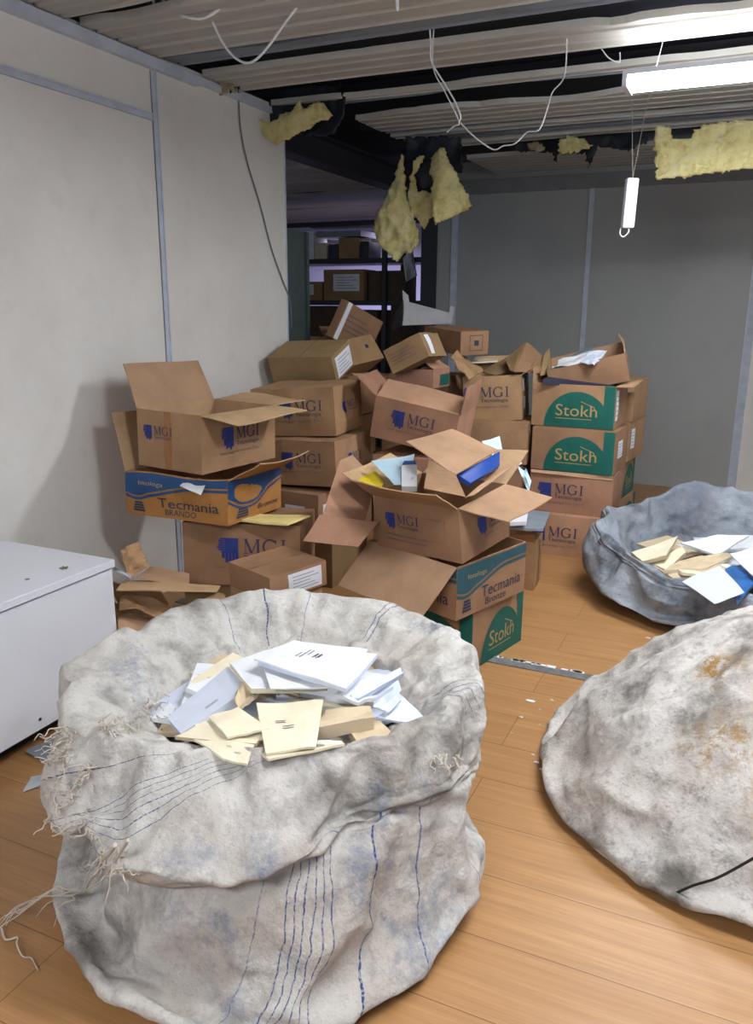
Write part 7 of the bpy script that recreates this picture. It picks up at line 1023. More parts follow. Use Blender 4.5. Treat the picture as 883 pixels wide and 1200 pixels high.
12,-7,-34,9,-3,-35,11,-2,-34,18,-5,-30,19,-3,-29,19,-1,-29,10,1,-34,5,3,-36,16,1,-29,18,3,-26,9,2,-29,6,4,-29,9,7,-28,15,10,-25,14,12,-26,9,10,-28,2,4,-34,8,9,-28,9,12,-26,5,10,-28,
1,0,-33,-2,0,-33,-3,2,-33,-1,10,-28,2,20,-22,0,22,-21,-2,25,-21,0,17,-28,-1,14,-29,3,5,-37,3,1,-41,1,0,-42,-1,0,-42,-3,0,-41,-5,8,-33,-9,11,-29,-7,7,-33,-11,9,-32,-12,7,-32,-16,8,-29,
-7,6,-39,-4,3,-43,-5,1,-42,-12,3,-38,-18,4,-34,-12,2,-38,-7,1,-45,-7,-1,-46,-9,-3,-44,-18,-3,-36,-16,-5,-37,-12,-5,-38,-18,-9,-34,-12,-6,-38,-7,-2,-45,-4,-2,-47,-6,-7,-44,-7,-11,-42,-2,-5,-45,1,-1,-48,
3,-2,-48,5,-5,-47,5,-9,-44,4,-16,-40,0,-26,-33,1,-20,-35,3,-18,-36,5,-22,-33,3,-13,-39,2,-6,-43,3,-2,-45,4,0,-45,6,1,-44,10,-2,-41,14,-9,-35,20,-13,-30,15,-8,-33,11,-4,-36,13,-3,-35,19,-5,-31,
21,-3,-30,21,-1,-30,12,1,-34,8,3,-36,19,2,-29,19,4,-27,9,2,-30,7,4,-30,10,7,-28,17,10,-26,15,12,-26,11,11,-28,5,6,-33,10,11,-27,10,14,-26,6,11,-29,2,2,-33,-1,1,-34,-2,5,-32,1,14,-26,
2,22,-23,1,25,-21,-1,28,-20,-1,22,-25,-2,17,-29,3,7,-37,3,2,-41,1,0,-43,-1,1,-43,-4,3,-40,-6,10,-31,-9,11,-30,-6,7,-35,-9,7,-34,-11,6,-34,-16,9,-30,-9,6,-39,-5,3,-43,-5,0,-43,-11,2,-39,
-19,4,-34,-17,2,-35,-12,1,-42,-11,-1,-44,-12,-3,-43,-20,-4,-35,-14,-4,-38,-13,-6,-39,-18,-9,-34,-14,-8,-37,-9,-4,-43,-5,-3,-47,-3,-4,-46,-7,-10,-43,-3,-5,-46,0,-4,-46,2,-5,-46,2,-9,-42,3,-12,-43,1,-20,-37,
0,-28,-33,2,-23,-34,4,-19,-36,6,-23,-34,6,-18,-36,4,-10,-41,6,-8,-40,7,-6,-40,9,-4,-42,12,-6,-40,17,-12,-33,21,-14,-31,16,-9,-34,13,-5,-36,14,-4,-35,20,-5,-31,22,-4,-31,22,-1,-30,16,1,-34,11,3,-36,
22,3,-29,21,5,-27,10,3,-30,10,5,-30,13,7,-29,18,11,-26,17,13,-27,13,13,-28,8,9,-33,13,14,-27,12,16,-26,7,10,-30,3,5,-33,0,4,-34,1,10,-29,3,17,-26,2,23,-23,1,26,-22,-1,29,-21,-3,27,-22,
-2,20,-28,3,9,-37,1,7,-37,0,5,-35,-2,4,-40,-5,6,-38,-7,13,-30,-9,12,-31,-7,8,-35,-8,6,-36,-12,7,-34,-17,10,-30,-13,6,-34,-9,4,-40,-7,1,-43,-11,0,-40,-21,4,-35,-21,2,-33,-18,0,-38,-17,-2,-39,
-17,-4,-40,-22,-5,-35,-15,-4,-39,-15,-6,-39,-19,-10,-35,-16,-10,-35,-11,-7,-41,-8,-7,-41,-5,-7,-44,-4,-9,-44,-4,-9,-34,-1,-9,-36,-1,-10,-42,-1,-14,-39,1,-17,-40,-1,-24,-35,0,-29,-34,3,-26,-34,4,-21,-37,6,-24,-35,
8,-21,-35,7,-15,-39,8,-13,-38,10,-11,-37,11,-9,-39,15,-10,-37,19,-15,-32,23,-16,-31,18,-10,-34,15,-7,-35,17,-5,-35,22,-6,-32,23,-4,-31,24,-2,-31,20,1,-32,15,3,-35,25,4,-29,24,6,-27,17,6,-22,14,6,-30,
18,8,-27,20,11,-27,18,13,-27,16,14,-28,11,12,-31,15,17,-27,13,18,-26,9,15,-28,5,9,-32,2,9,-32,3,15,-28,3,21,-25,2,24,-24,1,27,-23,-1,31,-21,-3,31,-21,-2,24,-27,2,11,-23,0,10,-25,-2,10,-28,
-3,10,-34,-6,11,-35,-9,16,-28,-8,13,-31,-9,10,-34,-11,9,-34,-15,11,-31,-19,11,-30,-17,8,-31,-14,5,-32,-12,3,-38,-13,1,-40,-23,3,-35,-24,2,-33,-25,0,-29,-24,-2,-30,-24,-4,-32,-26,-7,-34,-18,-5,-38,-19,-8,-37,
-20,-11,-35,-19,-12,-34,-15,-12,-34,-12,-12,-34,-9,-12,-37,-7,-13,-36,-7,-14,-29,-4,-14,-29,-2,-15,-32,-2,-17,-38,-2,-22,-35,-1,-27,-35,1,-29,-34,3,-28,-34,5,-26,-34,6,-22,-36,8,-23,-35,10,-20,-36,11,-17,-36,12,-15,-36,
15,-15,-35,18,-16,-33,22,-18,-32,23,-16,-32,22,-12,-33,19,-8,-35,21,-7,-34,24,-6,-32,24,-4,-32,25,-2,-32,24,1,-32,20,3,-34,25,5,-30,20,6,-27,13,6,-21,22,7,-25,21,9,-28,16,9,-27,18,12,-28,19,15,-29,
18,17,-27,18,20,-27,14,19,-27,11,19,-28,8,16,-28,5,16,-29,5,19,-27,4,23,-26,2,25,-25,0,28,-23,-2,30,-22,0,23,-14,1,18,-25,0,18,-19,-1,17,-21,-3,16,-23,-5,16,-25,-8,17,-26,-11,19,-27,-12,17,-27,
-14,15,-28,-15,14,-28,-18,14,-30,-19,11,-30,-19,9,-31,-16,6,-33,-20,5,-33,-21,3,-34,-24,2,-36,-20,0,-32,-28,0,-29,-28,-2,-30,-28,-4,-32,-26,-6,-35,-24,-7,-36,-21,-9,-37,-19,-10,-36,-18,-13,-35,-17,-14,-33,-15,-16,-31,
-14,-17,-29,-12,-19,-27,-9,-19,-26,-7,-20,-26,-5,-20,-29,-4,-23,-32,-3,-26,-35,-1,-27,-35,1,-28,-35,3,-28,-35,5,-27,-34,7,-27,-34,9,-24,-36,10,-21,-36,12,-19,-36,14,-18,-36,17,-18,-35,19,-19,-33,20,-16,-33,23,-16,-33,
23,-13,-33,23,-11,-34,23,-8,-34,24,-6,-33,25,-4,-33,25,-2,-33,25,0,-33,26,3,-32,18,3,-23,15,5,-25,21,5,-19,21,6,-26,19,8,-27,15,8,-27,16,11,-29,15,13,-27,13,13,-23,16,18,-27,14,18,-28,11,18,-28,
8,18,-29,6,19,-29,4,20,-28,3,23,-27,1,23,-25,-1,23,-23,-3,25,-21,2,16,-9,2,11,-15,1,18,-19,0,17,-22,-2,16,-24,-5,17,-26,-7,17,-27,-10,18,-28,-13,18,-28,-14,16,-28,-15,14,-29,-16,13,-31,-18,11,-31,
-19,9,-32,-19,7,-33,-19,5,-34,-20,3,-35,-20,1,-34,-22,-1,-33,-22,1,-21,-21,-2,-21,-23,-2,-29,-19,-4,-28,-19,-5,-35,-16,-6,-35,-14,-8,-35,-16,-11,-36,-14,-13,-34,-14,-15,-32,-12,-17,-30,-11,-19,-28,-9,-19,-27,-7,-20,-27,
-3,-15,-28,-4,-20,-32,-2,-22,-35,-1,-24,-35,2,-24,-35,4,-21,-33,4,-19,-25,5,-21,-33,6,-18,-34,8,-15,-34,10,-14,-35,12,-14,-35,15,-15,-35,17,-14,-31,15,-11,-24,18,-13,-31,17,-9,-30,20,-9,-34,21,-7,-34,22,-5,-34,
23,-3,-33,22,-1,-32,22,1,-32,23,3,-32,12,1,-18,16,2,-11,16,4,-14,17,4,-24,15,6,-26,15,8,-28,13,9,-26,10,10,-24,9,11,-20,13,16,-25,11,15,-17,8,12,-22,6,13,-25,4,14,-27,2,16,-26,2,17,-18,
0,17,-17,-1,19,-11,-2,19,-18,4,10,-5,4,13,-15,3,15,-19,1,14,-22,-1,13,-24,-3,13,-25,-4,11,-23,-7,11,-20,-9,14,-26,-9,11,-23,-11,10,-19,-11,8,-24,-14,9,-19,-13,7,-25,-13,5,-29,-13,3,-27,-15,1,-24,
-15,0,-28,-16,-2,-27,-16,1,-14,-16,-1,-16,-17,-1,-26,-16,-3,-28,-16,-4,-21,-13,-5,-22,-13,-8,-21,-10,-7,-28,-8,-9,-29,-8,-11,-29,-9,-15,-29,-7,-15,-25,-5,-13,-17,-3,-14,-17,-4,-13,-28,-2,-14,-29,0,-15,-28,0,-20,-23,
2,-19,-24,3,-14,-29,3,-12,-20,4,-15,-27,6,-16,-21,8,-15,-21,9,-13,-21,11,-12,-22,12,-10,-26,14,-12,-19,11,-6,-19,16,-9,-19,14,-8,-29,14,-6,-29,16,-4,-25,17,-3,-29,19,-3,-22,18,0,-21,18,2,-20,18,3,-28,
10,4,-18,11,1,-5,11,2,-12,13,4,-15,11,4,-23,12,6,-18,9,6,-20,7,7,-16,10,10,-21,9,13,-21,8,10,-11,5,10,-12,4,9,-18,2,9,-22,0,11,-22,2,12,-11,0,13,-7,-2,13,-4,0,14,-15,5,5,-3,
3,8,-6,4,10,-16,2,10,-20,0,9,-22,-2,8,-22,-2,7,-14,-4,6,-16,-7,9,-22,-6,8,-13,-7,6,-11,-7,4,-16,-11,6,-10,-10,4,-15,-8,3,-23,-10,3,-16,-10,0,-16,-10,-1,-21,-11,-3,-21,-11,1,-7,-13,1,-15,
-13,0,-23,-11,-1,-20,-11,-2,-13,-10,-4,-11,-8,-6,-11,-5,-4,-20,-7,-8,-17,-8,-11,-17,-6,-12,-19,-3,-12,-23,-2,-8,-13,0,-9,-10,-2,-8,-24,-1,-9,-19,-1,-14,-16,1,-16,-12,3,-14,-14,2,-8,-23,3,-6,-16,4,-9,-23,
6,-12,-19,6,-11,-11,9,-12,-10,9,-8,-13,13,-13,-15,10,-8,-12,10,-5,-8,12,-5,-11,9,-5,-23,10,-3,-23,11,-2,-18,12,0,-23,14,-2,-13,15,0,-10,13,2,-15,12,2,-23,6,2,-11,7,1,1,7,1,-7,9,4,-7,
7,2,-18,9,3,-10,5,3,-15,9,7,-17,7,8,-18,6,10,-18,6,7,-6,3,7,-4,1,6,-10,0,5,-17,-2,7,-18,0,7,-6,-1,11,-6,-2,8,0,1,10,-12,5,1,-1,3,2,-2,5,6,-14,3,5,-17,1,4,-17,
0,4,-18,0,3,-9,-2,3,-14,-5,5,-18,-7,6,-12,-4,3,-4,-4,2,-9,-8,4,-2,-7,2,-7,-4,2,-17,-8,1,-15,-7,0,-8,-6,-2,-14,-7,-4,-16,-7,1,-2,-10,2,-13,-9,1,-18,-8,0,-12,-7,-2,-10,-7,-4,-10,
-4,-4,-4,-2,-3,-11,-5,-6,-17,-4,-7,-10,-3,-10,-10,0,-8,-16,1,-9,-13,3,-4,-4,-2,-10,-13,0,-6,-10,-1,-12,-6,2,-12,-4,4,-10,-6,1,-3,-18,2,-1,-13,4,-4,-18,6,-7,-17,6,-7,-8,8,-8,-1,10,-7,-2,
11,-9,-12,7,-6,-3,7,-2,-4,9,-2,-5,5,-2,-18,5,0,-18,7,1,-12,7,2,-17,10,-1,-5,11,1,-3,9,1,-13,7,2,-18,4,0,-3,3,0,5,3,1,-2,5,4,-1,3,1,-13,6,1,-3,7,4,-5,6,5,-9,
4,5,-14,3,7,-13,5,10,-6,1,3,1,-1,3,-4,-2,4,-8,-4,3,-14,-2,4,-3,-2,8,-5,-2,4,4,2,6,-10,5,-2,0,3,-2,2,5,2,-11,4,4,-8,1,4,-7,1,1,-12,1,-1,-6,-1,2,-13,-3,2,-14,
-6,4,-11,-1,1,0,-2,-1,-3,-8,4,-3,-4,0,0,-2,0,-10,-5,-1,-13,-3,-1,-4,-5,-3,-5,-3,-4,-12,-4,0,2,-7,3,-10,-6,2,-13,-5,0,-8,-6,-2,-10,-4,-3,-8,0,-2,1,0,-4,-1,-1,-3,-13,-1,-4,-5,
-2,-7,-9,2,-5,-7,4,-6,-11,5,0,-1,0,-5,-10,-1,-6,0,1,-8,1,2,-8,-3,5,-7,1,-1,1,-12,1,2,-11,3,-1,-10,5,-3,-14,7,-4,-7,6,-3,3,8,-3,2,9,-6,-9,4,-3,3,3,0,0,5,1,1,
1,0,-14,2,2,-13,3,3,-6,3,4,-11,6,-1,2,6,2,2,6,0,-11,3,1,-14,2,-2,3,-1,0,8,0,1,3,2,3,5,0,0,-8,3,0,1,5,4,2,4,5,-2,1,2,-10,4,6,-4,4,9,-5,0,1,2,
-1,1,-4,-2,2,-8,-4,0,-9,-3,1,0,-3,6,-4,-2,0,7,3,3,-7,3,0,0,3,-5,5,5,-2,-7,4,2,-1,2,3,0,2,0,-5,1,-3,-4,-2,2,-4,-2,0,-9,-6,2,-10,-1,-1,0,-2,-2,5,-7,3,-2,
-2,0,4,-4,-1,-1,-3,-1,-9,-1,-2,-2,-2,-4,0,-1,-4,-8,-1,0,6,-5,4,-8,-3,2,-10,-6,1,-10,-5,-1,-9,-2,-1,-3,2,-1,3,2,-3,4,1,-1,-10,-3,-5,-6,-1,-6,-9,4,-3,-5,6,-3,-8,8,3,2,
3,-3,-8,0,-3,5,2,-5,5,3,-6,-2,4,-3,4,-1,3,-7,0,4,-11,2,0,-9,5,0,-9,7,-1,-5,5,0,7,7,0,6,7,-3,-6,1,-1,7,0,3,4,3,3,6,-2,2,-9,-1,3,-8,0,4,-2,1,6,-7,
3,0,8,3,2,6,2,-1,-8,0,1,-10,0,-3,8,-2,-1,10,-3,1,7,0,4,9,-2,-1,-4,2,1,3,4,3,7,2,4,4,-1,1,-5,3,5,2,3,7,-4,0,-1,4,-1,-1,-2,-2,2,0,-5,-2,-6,-4,-1,2,
-4,4,-3,-1,-2,9,3,0,-5,2,1,0,4,-7,7,5,-3,-3,3,4,-2,1,2,0,1,-1,3,1,-3,-5,-1,1,2,-3,1,-1,-4,1,-6,-5,0,-1,-1,-3,7,-6,3,-2,0,0,5,-2,-1,2,-1,-2,-6,1,-2,1,
-4,-3,-1,1,-4,-4,1,-1,9,-3,4,-5,-1,2,-4,-5,1,-3,-3,-1,-6,0,-1,1,3,-1,6,4,-2,8,3,0,-5,-3,-5,-6,0,-4,-7,4,-2,-5,7,-2,-6,9,4,3,5,-1,-6,1,-1,9,3,-3,8,2,-4,0,
5,-7,1,-2,4,-7,-1,4,-8,3,0,-6,6,1,-4,7,1,-3,4,1,9,6,2,9,7,-1,-3,0,0,11,0,3,8,1,4,8,-4,2,-6,-3,4,-3,-1,5,2,-1,7,-3,1,1,13,1,3,10,0,-1,-5,-2,1,-6,
-1,-3,9,-2,0,9,-4,1,10,2,2,7,-3,-1,0,2,-1,8,5,3,5,2,3,7,-1,1,0,2,5,3,3,7,-3,0,-2,4,0,1,6,-2,4,6,-5,-3,-2,-4,2,0,-5,4,-2,-1,-3,11,3,-1,-2,1,1,-1,
4,-7,7,3,-4,1,2,5,-4,1,4,-1,-1,1,1,1,-3,-3,0,0,6,-3,4,-2,-3,1,-1,-5,0,-2,-1,-3,6,-6,2,-2,0,0,6,-3,1,0,-1,-2,-3,1,-3,2,-5,-2,-1,2,-3,1,2,-1,13,-2,3,0,
-1,2,-3,-5,0,0,-2,-1,-4,0,-1,2,5,-3,13,5,-3,11,4,-1,0,-3,-5,0,2,-3,-3,5,-1,-2,7,-2,-4,8,3,4,6,0,-2,1,0,11,3,-3,8,3,-3,0,3,-5,3,-5,6,-5,1,3,-7,7,-4,-5,
8,1,-2,7,0,-1,4,2,12,6,2,11,7,-1,0,-1,-1,14,2,6,18,3,4,12,-5,2,-3,-1,3,-3,-2,4,4,1,3,7,1,2,17,0,3,11,-1,-1,-2,-4,1,-1,1,-4,6,1,-2,6,-2,1,11,3,1,7,
-3,-1,3,7,3,4,9,6,0,5,7,3,-1,2,5,5,6,0,4,6,-1,0,-3,4,0,2,5,-1,3,8,-6,0,5,-3,3,-1,-5,4,-2,-1,-4,11,3,-2,-1,2,3,-2,3,-3,4,3,-1,-1,0,5,0,0,3,-2,
-2,4,-1,1,-4,1,-2,4,2,-4,4,-2,-5,1,-2,-4,0,-1,-2,-3,5,-7,2,-1,-1,0,4,-4,1,0,-1,0,1,-1,-2,-1,-4,-2,0,-3,-5,-2,-1,0,9,-4,4,-2,-1,3,1,-5,2,-1,-5,0,3,-2,0,0,
-6,-3,6,3,-5,9,3,-2,9,-5,-6,6,-9,-10,5,-7,-8,8,-2,-6,3,5,0,3,4,-1,0,1,-7,8,3,-4,11,2,-5,0,2,-5,7,4,-3,0,16,-4,-2,17,-3,-4,11,0,1,6,-2,-1,8,-8,5,11,-5,3,
8,0,3,-2,-1,18,1,-5,8,4,3,15,4,-3,7,3,5,-1,6,2,0,5,7,9,3,-2,18,3,-1,10,1,-1,1,-2,1,-2,3,-3,4,3,-3,5,8,3,6,6,6,2,5,3,-1,12,6,1,11,8,0,4,9,4,
2,2,5,7,4,1,3,6,1,2,-2,3,6,4,0,6,8,3,-4,2,1,-3,3,1,-4,2,1,-2,-3,10,0,-2,2,1,2,-1,5,-4,8,3,-2,4,0,5,1,-5,7,9,-3,3,1,-1,0,-2,-2,5,2,-2,6,0,
-9,-3,-2,-7,-3,0,-8,-1,0,-7,0,1,-4,-1,1,-5,1,-1,-3,-2,-1,-2,-2,4,-5,-2,1,-3,-3,-2,-1,-1,9,-3,4,2,-2,4,2,-6,4,1,-7,-1,0,-8,1,10,-9,-2,2,-13,-5,4,-5,-5,0,-9,-6,2,
-17,-10,12,-14,-11,15,-9,-8,8,-3,-3,10,6,-8,5,5,-15,1,2,-15,1,3,-7,2,9,-13,3,6,-12,5,10,-17,4,28,2,-4,22,1,0,5,-11,14,10,-12,3,12,-14,0,12,-4,-1,6,-9,15,6,-12,5,7,-9,7,
5,-6,11,9,-1,15,5,-4,-1,9,1,-3,10,-7,13,5,-1,16,4,-10,10,3,-6,4,5,-4,-3,14,3,-1,13,1,1,9,10,-2,6,0,0,15,4,-1,15,10,-1,9,10,-1,5,3,-2,11,2,0,7,6,-2,6,1,-1,
6,4,-1,8,12,0,-8,5,-3,-2,3,1,-3,2,0,-1,-1,5,2,2,-1,1,0,2,5,0,4,1,1,-1,4,7,-4,-2,6,0,-7,-2,-2,-1,-1,-1,-5,3,0,-1,5,-3,-4,0,-6,-5,0,-2,-10,-2,-1,-8,0,-1,
-5,0,-2,-3,5,-1,-4,1,-1,-3,3,0,-5,-3,-3,-3,5,0,-2,2,1,-2,3,0,-2,3,-3,-8,7,0,-9,-1,-1,-8,-2,0,-10,-2,-3,-13,-11,1,-9,-8,-5,-14,-5,1,-20,-11,1,-14,-17,1,-3,-16,0,-3,-10,-2,
-8,-7,0,3,-19,0,5,-20,0,2,-12,0,0,-14,1,12,-11,1,5,-15,3,10,-14,1,11,6,-3,8,-8,-2,1,-16,0,12,-17,-3,4,-1,-9,8,-9,-1,7,-12,-3,17,-8,1,14,-5,1,9,-4,0,9,-8,-1,0,5,-13,
19,-3,-3,16,-1,0,11,3,-5,6,-1,1]),
'c': (8, [2,-2,-2,1,0,-2,-3,1,0,4,3,-2,-3,-1,4,-6,0,2,7,4,-4,4,4,-2,0,2,0,-3,1,2,0,7,1,-4,-3,4,6,6,-1,4,6,0,2,6,0,0,-3,0,0,3,0,-1,-4,1,-1,4,0,-3,8,-1,
-4,4,0,-1,-4,1,-4,4,-3,4,-5,1,-1,5,0,0,2,3,-3,4,-1,-5,3,0,2,-2,5,-5,3,-1,-1,0,3,-5,1,-2,4,0,5,-4,2,-1,1,1,2,5,-1,5,-5,3,-5,-1,1,-3,3,2,3,-4,0,-4,
1,3,4,-4,1,-3,-1,1,1,2,3,6,-3,0,-2,-1,-1,1,1,-1,-1,2,5,8,-1,-2,1,1,0,-1,3,-2,-2,0,6,8,-3,-2,-1,-1,-1,4,0,1,-1,1,0,4,-2,7,9,-2,-2,-1,-1,0,4,1,-2,-1,
1,1,3,3,1,-2,-6,3,7,-2,-1,-2,-2,1,-1,-2,3,3,3,3,-2,-7,1,6,3,-1,-1,2,1,-2,-4,0,2,4,2,-2,1,3,-1,-5,0,3,7,4,-3,0,-2,0,-2,-2,2,2,4,-1,-2,-2,2,-4,-2,5,
4,7,0,2,-3,1,0,-2,1,1,4,-2,-1,-2,2,-2,3,-1,-2,-4,0,-2,7,1,1,-3,1,-1,3,-1,-4,4,-2,4,-5,2,1,-2,2,-4,6,0,1,0,1,2,-4,1,-4,2,-5,3,-2,1,-5,2,0,-7,1,-1,
4,0,6,1,0,2,-3,-1,-2,4,-1,5,-5,2,-4,-3,0,-4,3,2,4,-4,0,-3,1,3,5,-2,0,-1,-1,-1,-3,2,3,6,-3,-1,-2,-1,-2,-2,1,-2,-3,2,4,8,0,-1,4,1,-1,-3,3,-2,0,0,6,9,
-3,-3,-2,-1,-1,-2,0,1,0,2,1,0,-2,6,9,-1,-2,-2,-1,-1,4,2,-2,-1,2,0,-2,4,1,-1,-6,3,8,-1,-1,-2,0,1,-3,-1,2,2,3,3,-2,-7,1,7,4,-1,-1,2,1,-1,-4,-1,4,3,2,0,
2,4,0,-5,-1,4,6,4,-1,-1,-3,2,3,2,-1,-1,-2,1,1,3,-2,-1,-1,6,3,6,2,0,-3,2,2,4,-1,0,-3,-1,0,4,0,0,-5,0,0,3,-3,-1,4,2,1,-5,2,-1,2,0,-4,4,-1,3,-5,3,
0,4,-1,0,0,1,-3,2,0,1,-4,2,-5,3,-4,4,-1,2,0,-1,2,-7,1,0,2,-1,6,-3,1,-2,-3,-1,-1,3,-1,5,-6,2,-4,1,3,0,2,1,4,-5,0,-3,0,1,2,2,1,3,-2,-2,-5,1,2,6,
-2,-1,-1,1,0,1,1,-3,-3,2,4,8,-1,-1,-2,1,2,0,2,-2,0,0,6,9,-3,-3,-1,-2,0,1,0,0,-1,2,0,0,-2,6,9,-1,-4,-3,0,-3,-1,3,-2,-1,-1,2,1,4,0,-1,-4,3,7,1,-2,-3,
-3,1,-1,2,0,-1,4,2,-2,-5,0,6,6,0,-1,-2,-1,2,3,2,-2,-2,1,3,3,4,1,-4,-1,6,6,4,1,-1,-3,4,-3,-1,2,2,5,-5,-1,-3,1,2,4,2,1,6,3,-1,-5,4,-3,-2,1,-1,5,-6,
1,-5,1,-1,-5,2,0,5,-3,2,-5,2,0,1,0,-1,-2,2,-4,4,1,3,-5,4,0,4,0,-3,4,-2,1,-2,1,0,-3,3,-6,4,-4,4,0,3,-2,1,2,-6,1,2,1,-2,6,-5,2,-3,0,0,2,2,-2,6,
-5,0,-3,7,5,4,1,2,5,-5,0,-2,-2,0,0,2,0,3,-3,-3,-5,0,2,6,-2,-2,0,1,-1,2,1,-4,-3,1,2,7,0,-2,-2,1,6,3,1,-2,1,0,4,9,-3,-4,-2,-2,0,2,0,-2,-1,2,0,1,
-1,5,8,0,-5,-4,-2,0,1,1,-2,1,-1,3,3,5,-1,0,-1,2,6,5,-3,-4,-4,0,1,-2,1,1,6,0,-1,-2,0,6,8,1,1,-1,1,3,7,2,-2,2,1,3,4,4,2,-3,-1,7,6,4,3,-1,-1,5,
-2,1,2,4,7,-6,0,1,-1,-4,-7,3,0,1,6,-2,2,1,-4,-1,1,0,9,-7,2,-1,1,0,-2,2,0,7,-2,2,-3,3,0,2,1,-1,-1,3,-4,5,1,3,-5,5,1,-4,0,-4,5,-2,1,-1,2,-2,-1,2,
-8,6,-4,3,1,4,-2,3,3,-2,0,4,-1,-3,6,-8,1,-4,0,0,4,1,-2,6,-4,-2,-1,10,5,7,-3,5,1,-2,2,2,1,2,4,2,-1,4,-4,-3,-5,-1,1,5,-2,-3,0,0,-2,1,0,-6,-4,1,0,6,
0,-3,-2,2,6,-8,-1,1,4,0,3,9,-2,-6,-3,-1,-4,-5,-2,3,1,1,0,2,1,2,7,3,-7,-5,-2,-2,2,-1,0,3,3,-2,-4,0,1,2,3,1,4,9,-2,-5,-4,-1,2,0,0,2,8,-2,0,4,-1,5,
3,0,4,1,3,5,11,4,-1,9,6,-1,-1,-1,5,-2,0,9,6,5,5,0,3,5,-1,4,3,4,9,-5,-1,-6,2,-4,-10,5,-6,-9,7,-6,-4,3,0,6,-8,0,13,-8,2,3,0,0,2,2,0,10,-1,3,-1,4,
2,-4,2,-1,-1,3,-4,5,2,2,-5,5,1,-7,1,-4,6,-1,-2,3,-10,-6,5,-6,-10,7,-4,2,2,4,2,-1,5,-5,1,3,-4,-2,4,-9,1,-4,-1,0,5,-2,-2,3,-2,-3,2,13,5,11,-1,6,4,2,6,7,
2,3,7,-1,-1,2,-6,-4,-6,-3,0,5,-1,-2,3,0,-4,1,-1,-8,-5,1,-3,2,4,-1,0,1,3,-15,0,-1,-6,-1,0,6,-1,-7,-2,1,-6,-6,-1,1,0,-1,6,4,2,-2,4,5,-10,-6,1,-5,1,4,-5,-2,
7,-4,-5,3,-1,1,10,-5,-3,12,-3,-5,-2,-2,3,2,-2,3,10,-3,1,10,-1,3,1,1,6,4,4,5,13,5,-1,11,7,0,-1,-3,7,1,0,8,0,2,7,1,6,5,6,7,-7,4,8,-3,0,-8,4,-4,-10,6,
-4,-5,4,-4,0,2,3,11,-11,2,14,-7,3,7,0,1,4,3,0,10,-1,1,2,3,0,-2,1,0,4,-6,-2,3,3,0,-1,-1,1,-7,2,-3,1,-1,-4,7,-13,-3,5,-5,-9,8,-3,0,3,4,3,-1,6,-1,-1,6,
-6,-1,4,-11,1,-3,-1,0,6,-2,-2,4,-1,-5,4,14,8,-4,-2,7,6,0,6,2,-2,3,1,-3,-1,2,-7,-5,-6,-4,-2,3,-3,-4,-2,-1,-6,-1,-1,-8,-5,2,-6,-1,4,-4,-4,1,0,-20,-2,-1,-6,-3,-3,3,
0,-5,-1,1,-8,-6,0,-1,-1,0,4,-8,2,-7,-2,6,-12,-7,4,-7,-1,6,-7,-3,10,-7,-6,5,-3,0,5,0,-1,13,-4,-4,0,-4,4,5,-4,3,-4,-1,0,-1,0,4,8,1,-5,10,2,1,9,4,2,10,7,2,
1,-1,-11,4,3,-8,5,4,0,7,8,-2,8,10,-10,4,6,-1,-1,-6,-7,-5,-12,-7,-2,-4,-5,-1,2,-1,4,13,-13,4,14,-7,3,11,-2,1,8,1,-1,6,1,-2,5,-4,4,-2,-9,0,6,-7,-2,4,-3,-2,0,-4,
2,-7,-7,-3,4,-6,-6,9,-15,-4,8,-7,-8,9,-2,-1,4,-7,6,-1,-6,-2,2,-3,-8,1,2,-11,1,-3,1,1,-6,-4,-1,-1,2,-1,-7,16,10,-15,0,10,-4,5,12,-8,4,8,-9,-5,2,-5,-8,-4,-5,-3,0,-6,
-4,-5,-4,-2,-7,-1,0,-7,-3,2,-8,-3,5,-5,-7,1,-2,-23,-4,-3,-8,-2,-1,-5,0,-7,-2,3,-9,-7,0,1,-11,1,4,-17,2,-8,-11,5,-12,-6,6,-9,-4,9,-9,-5,12,-8,-7,6,-2,-12,9,-2,-9,14,-5,-4,
-1,-1,-12,5,-1,-15,2,-2,-5,5,-1,-3,10,2,-9,12,3,-6,9,5,-8,11,8,-7,1,1,-19,1,3,-17,8,4,-6,8,7,-10,9,11,-11,3,6,-9,-3,-4,-12,-7,-15,-15,-5,-8,-13,0,2,-6,4,13,-13,1,13,-15,
3,12,-5,2,6,-6,-1,7,-3,0,7,-8,7,-3,-14,2,4,-13,-1,4,-9,1,-3,-9,3,-9,-12,-1,5,-10,-7,10,-16,-4,7,-12,-8,8,-7,-1,4,-12,9,-2,-13,0,1,-10,-8,3,-3,-8,2,-9,2,1,-11,-4,-1,-6,
5,2,-13,20,12,-20,3,12,-10,13,17,-14,4,11,-12,0,6,-12,-7,-2,-10,-2,1,-11,-3,-4,-9,-2,-6,-5,0,-8,-4,2,-8,-5,5,-6,-9,1,-2,-25,-3,-3,-10,-1,1,-10,-1,-7,-6,1,-7,-13,-1,3,-17,0,5,-22,
2,-6,-17,6,-10,-12,7,-10,-8,10,-9,-9,10,-6,-14,8,-2,-16,7,2,-16,14,-3,-11,-1,1,-20,-2,5,-21,4,-2,-11,7,0,-10,11,1,-9,11,4,-10,6,5,-13,11,8,-11,0,2,-22,-7,1,-23,8,3,-11,8,6,-13,
6,7,-16,2,5,-13,-4,-5,-15,-8,-18,-19,-3,-8,-13,1,1,-8,4,13,-9,2,13,-12,3,13,-3,2,8,-7,-2,8,-4,-4,7,-7,7,-3,-18,4,-1,-17,1,0,-12,5,-8,-11,5,-11,-16,0,5,-14,-2,7,-22,-5,8,-14,
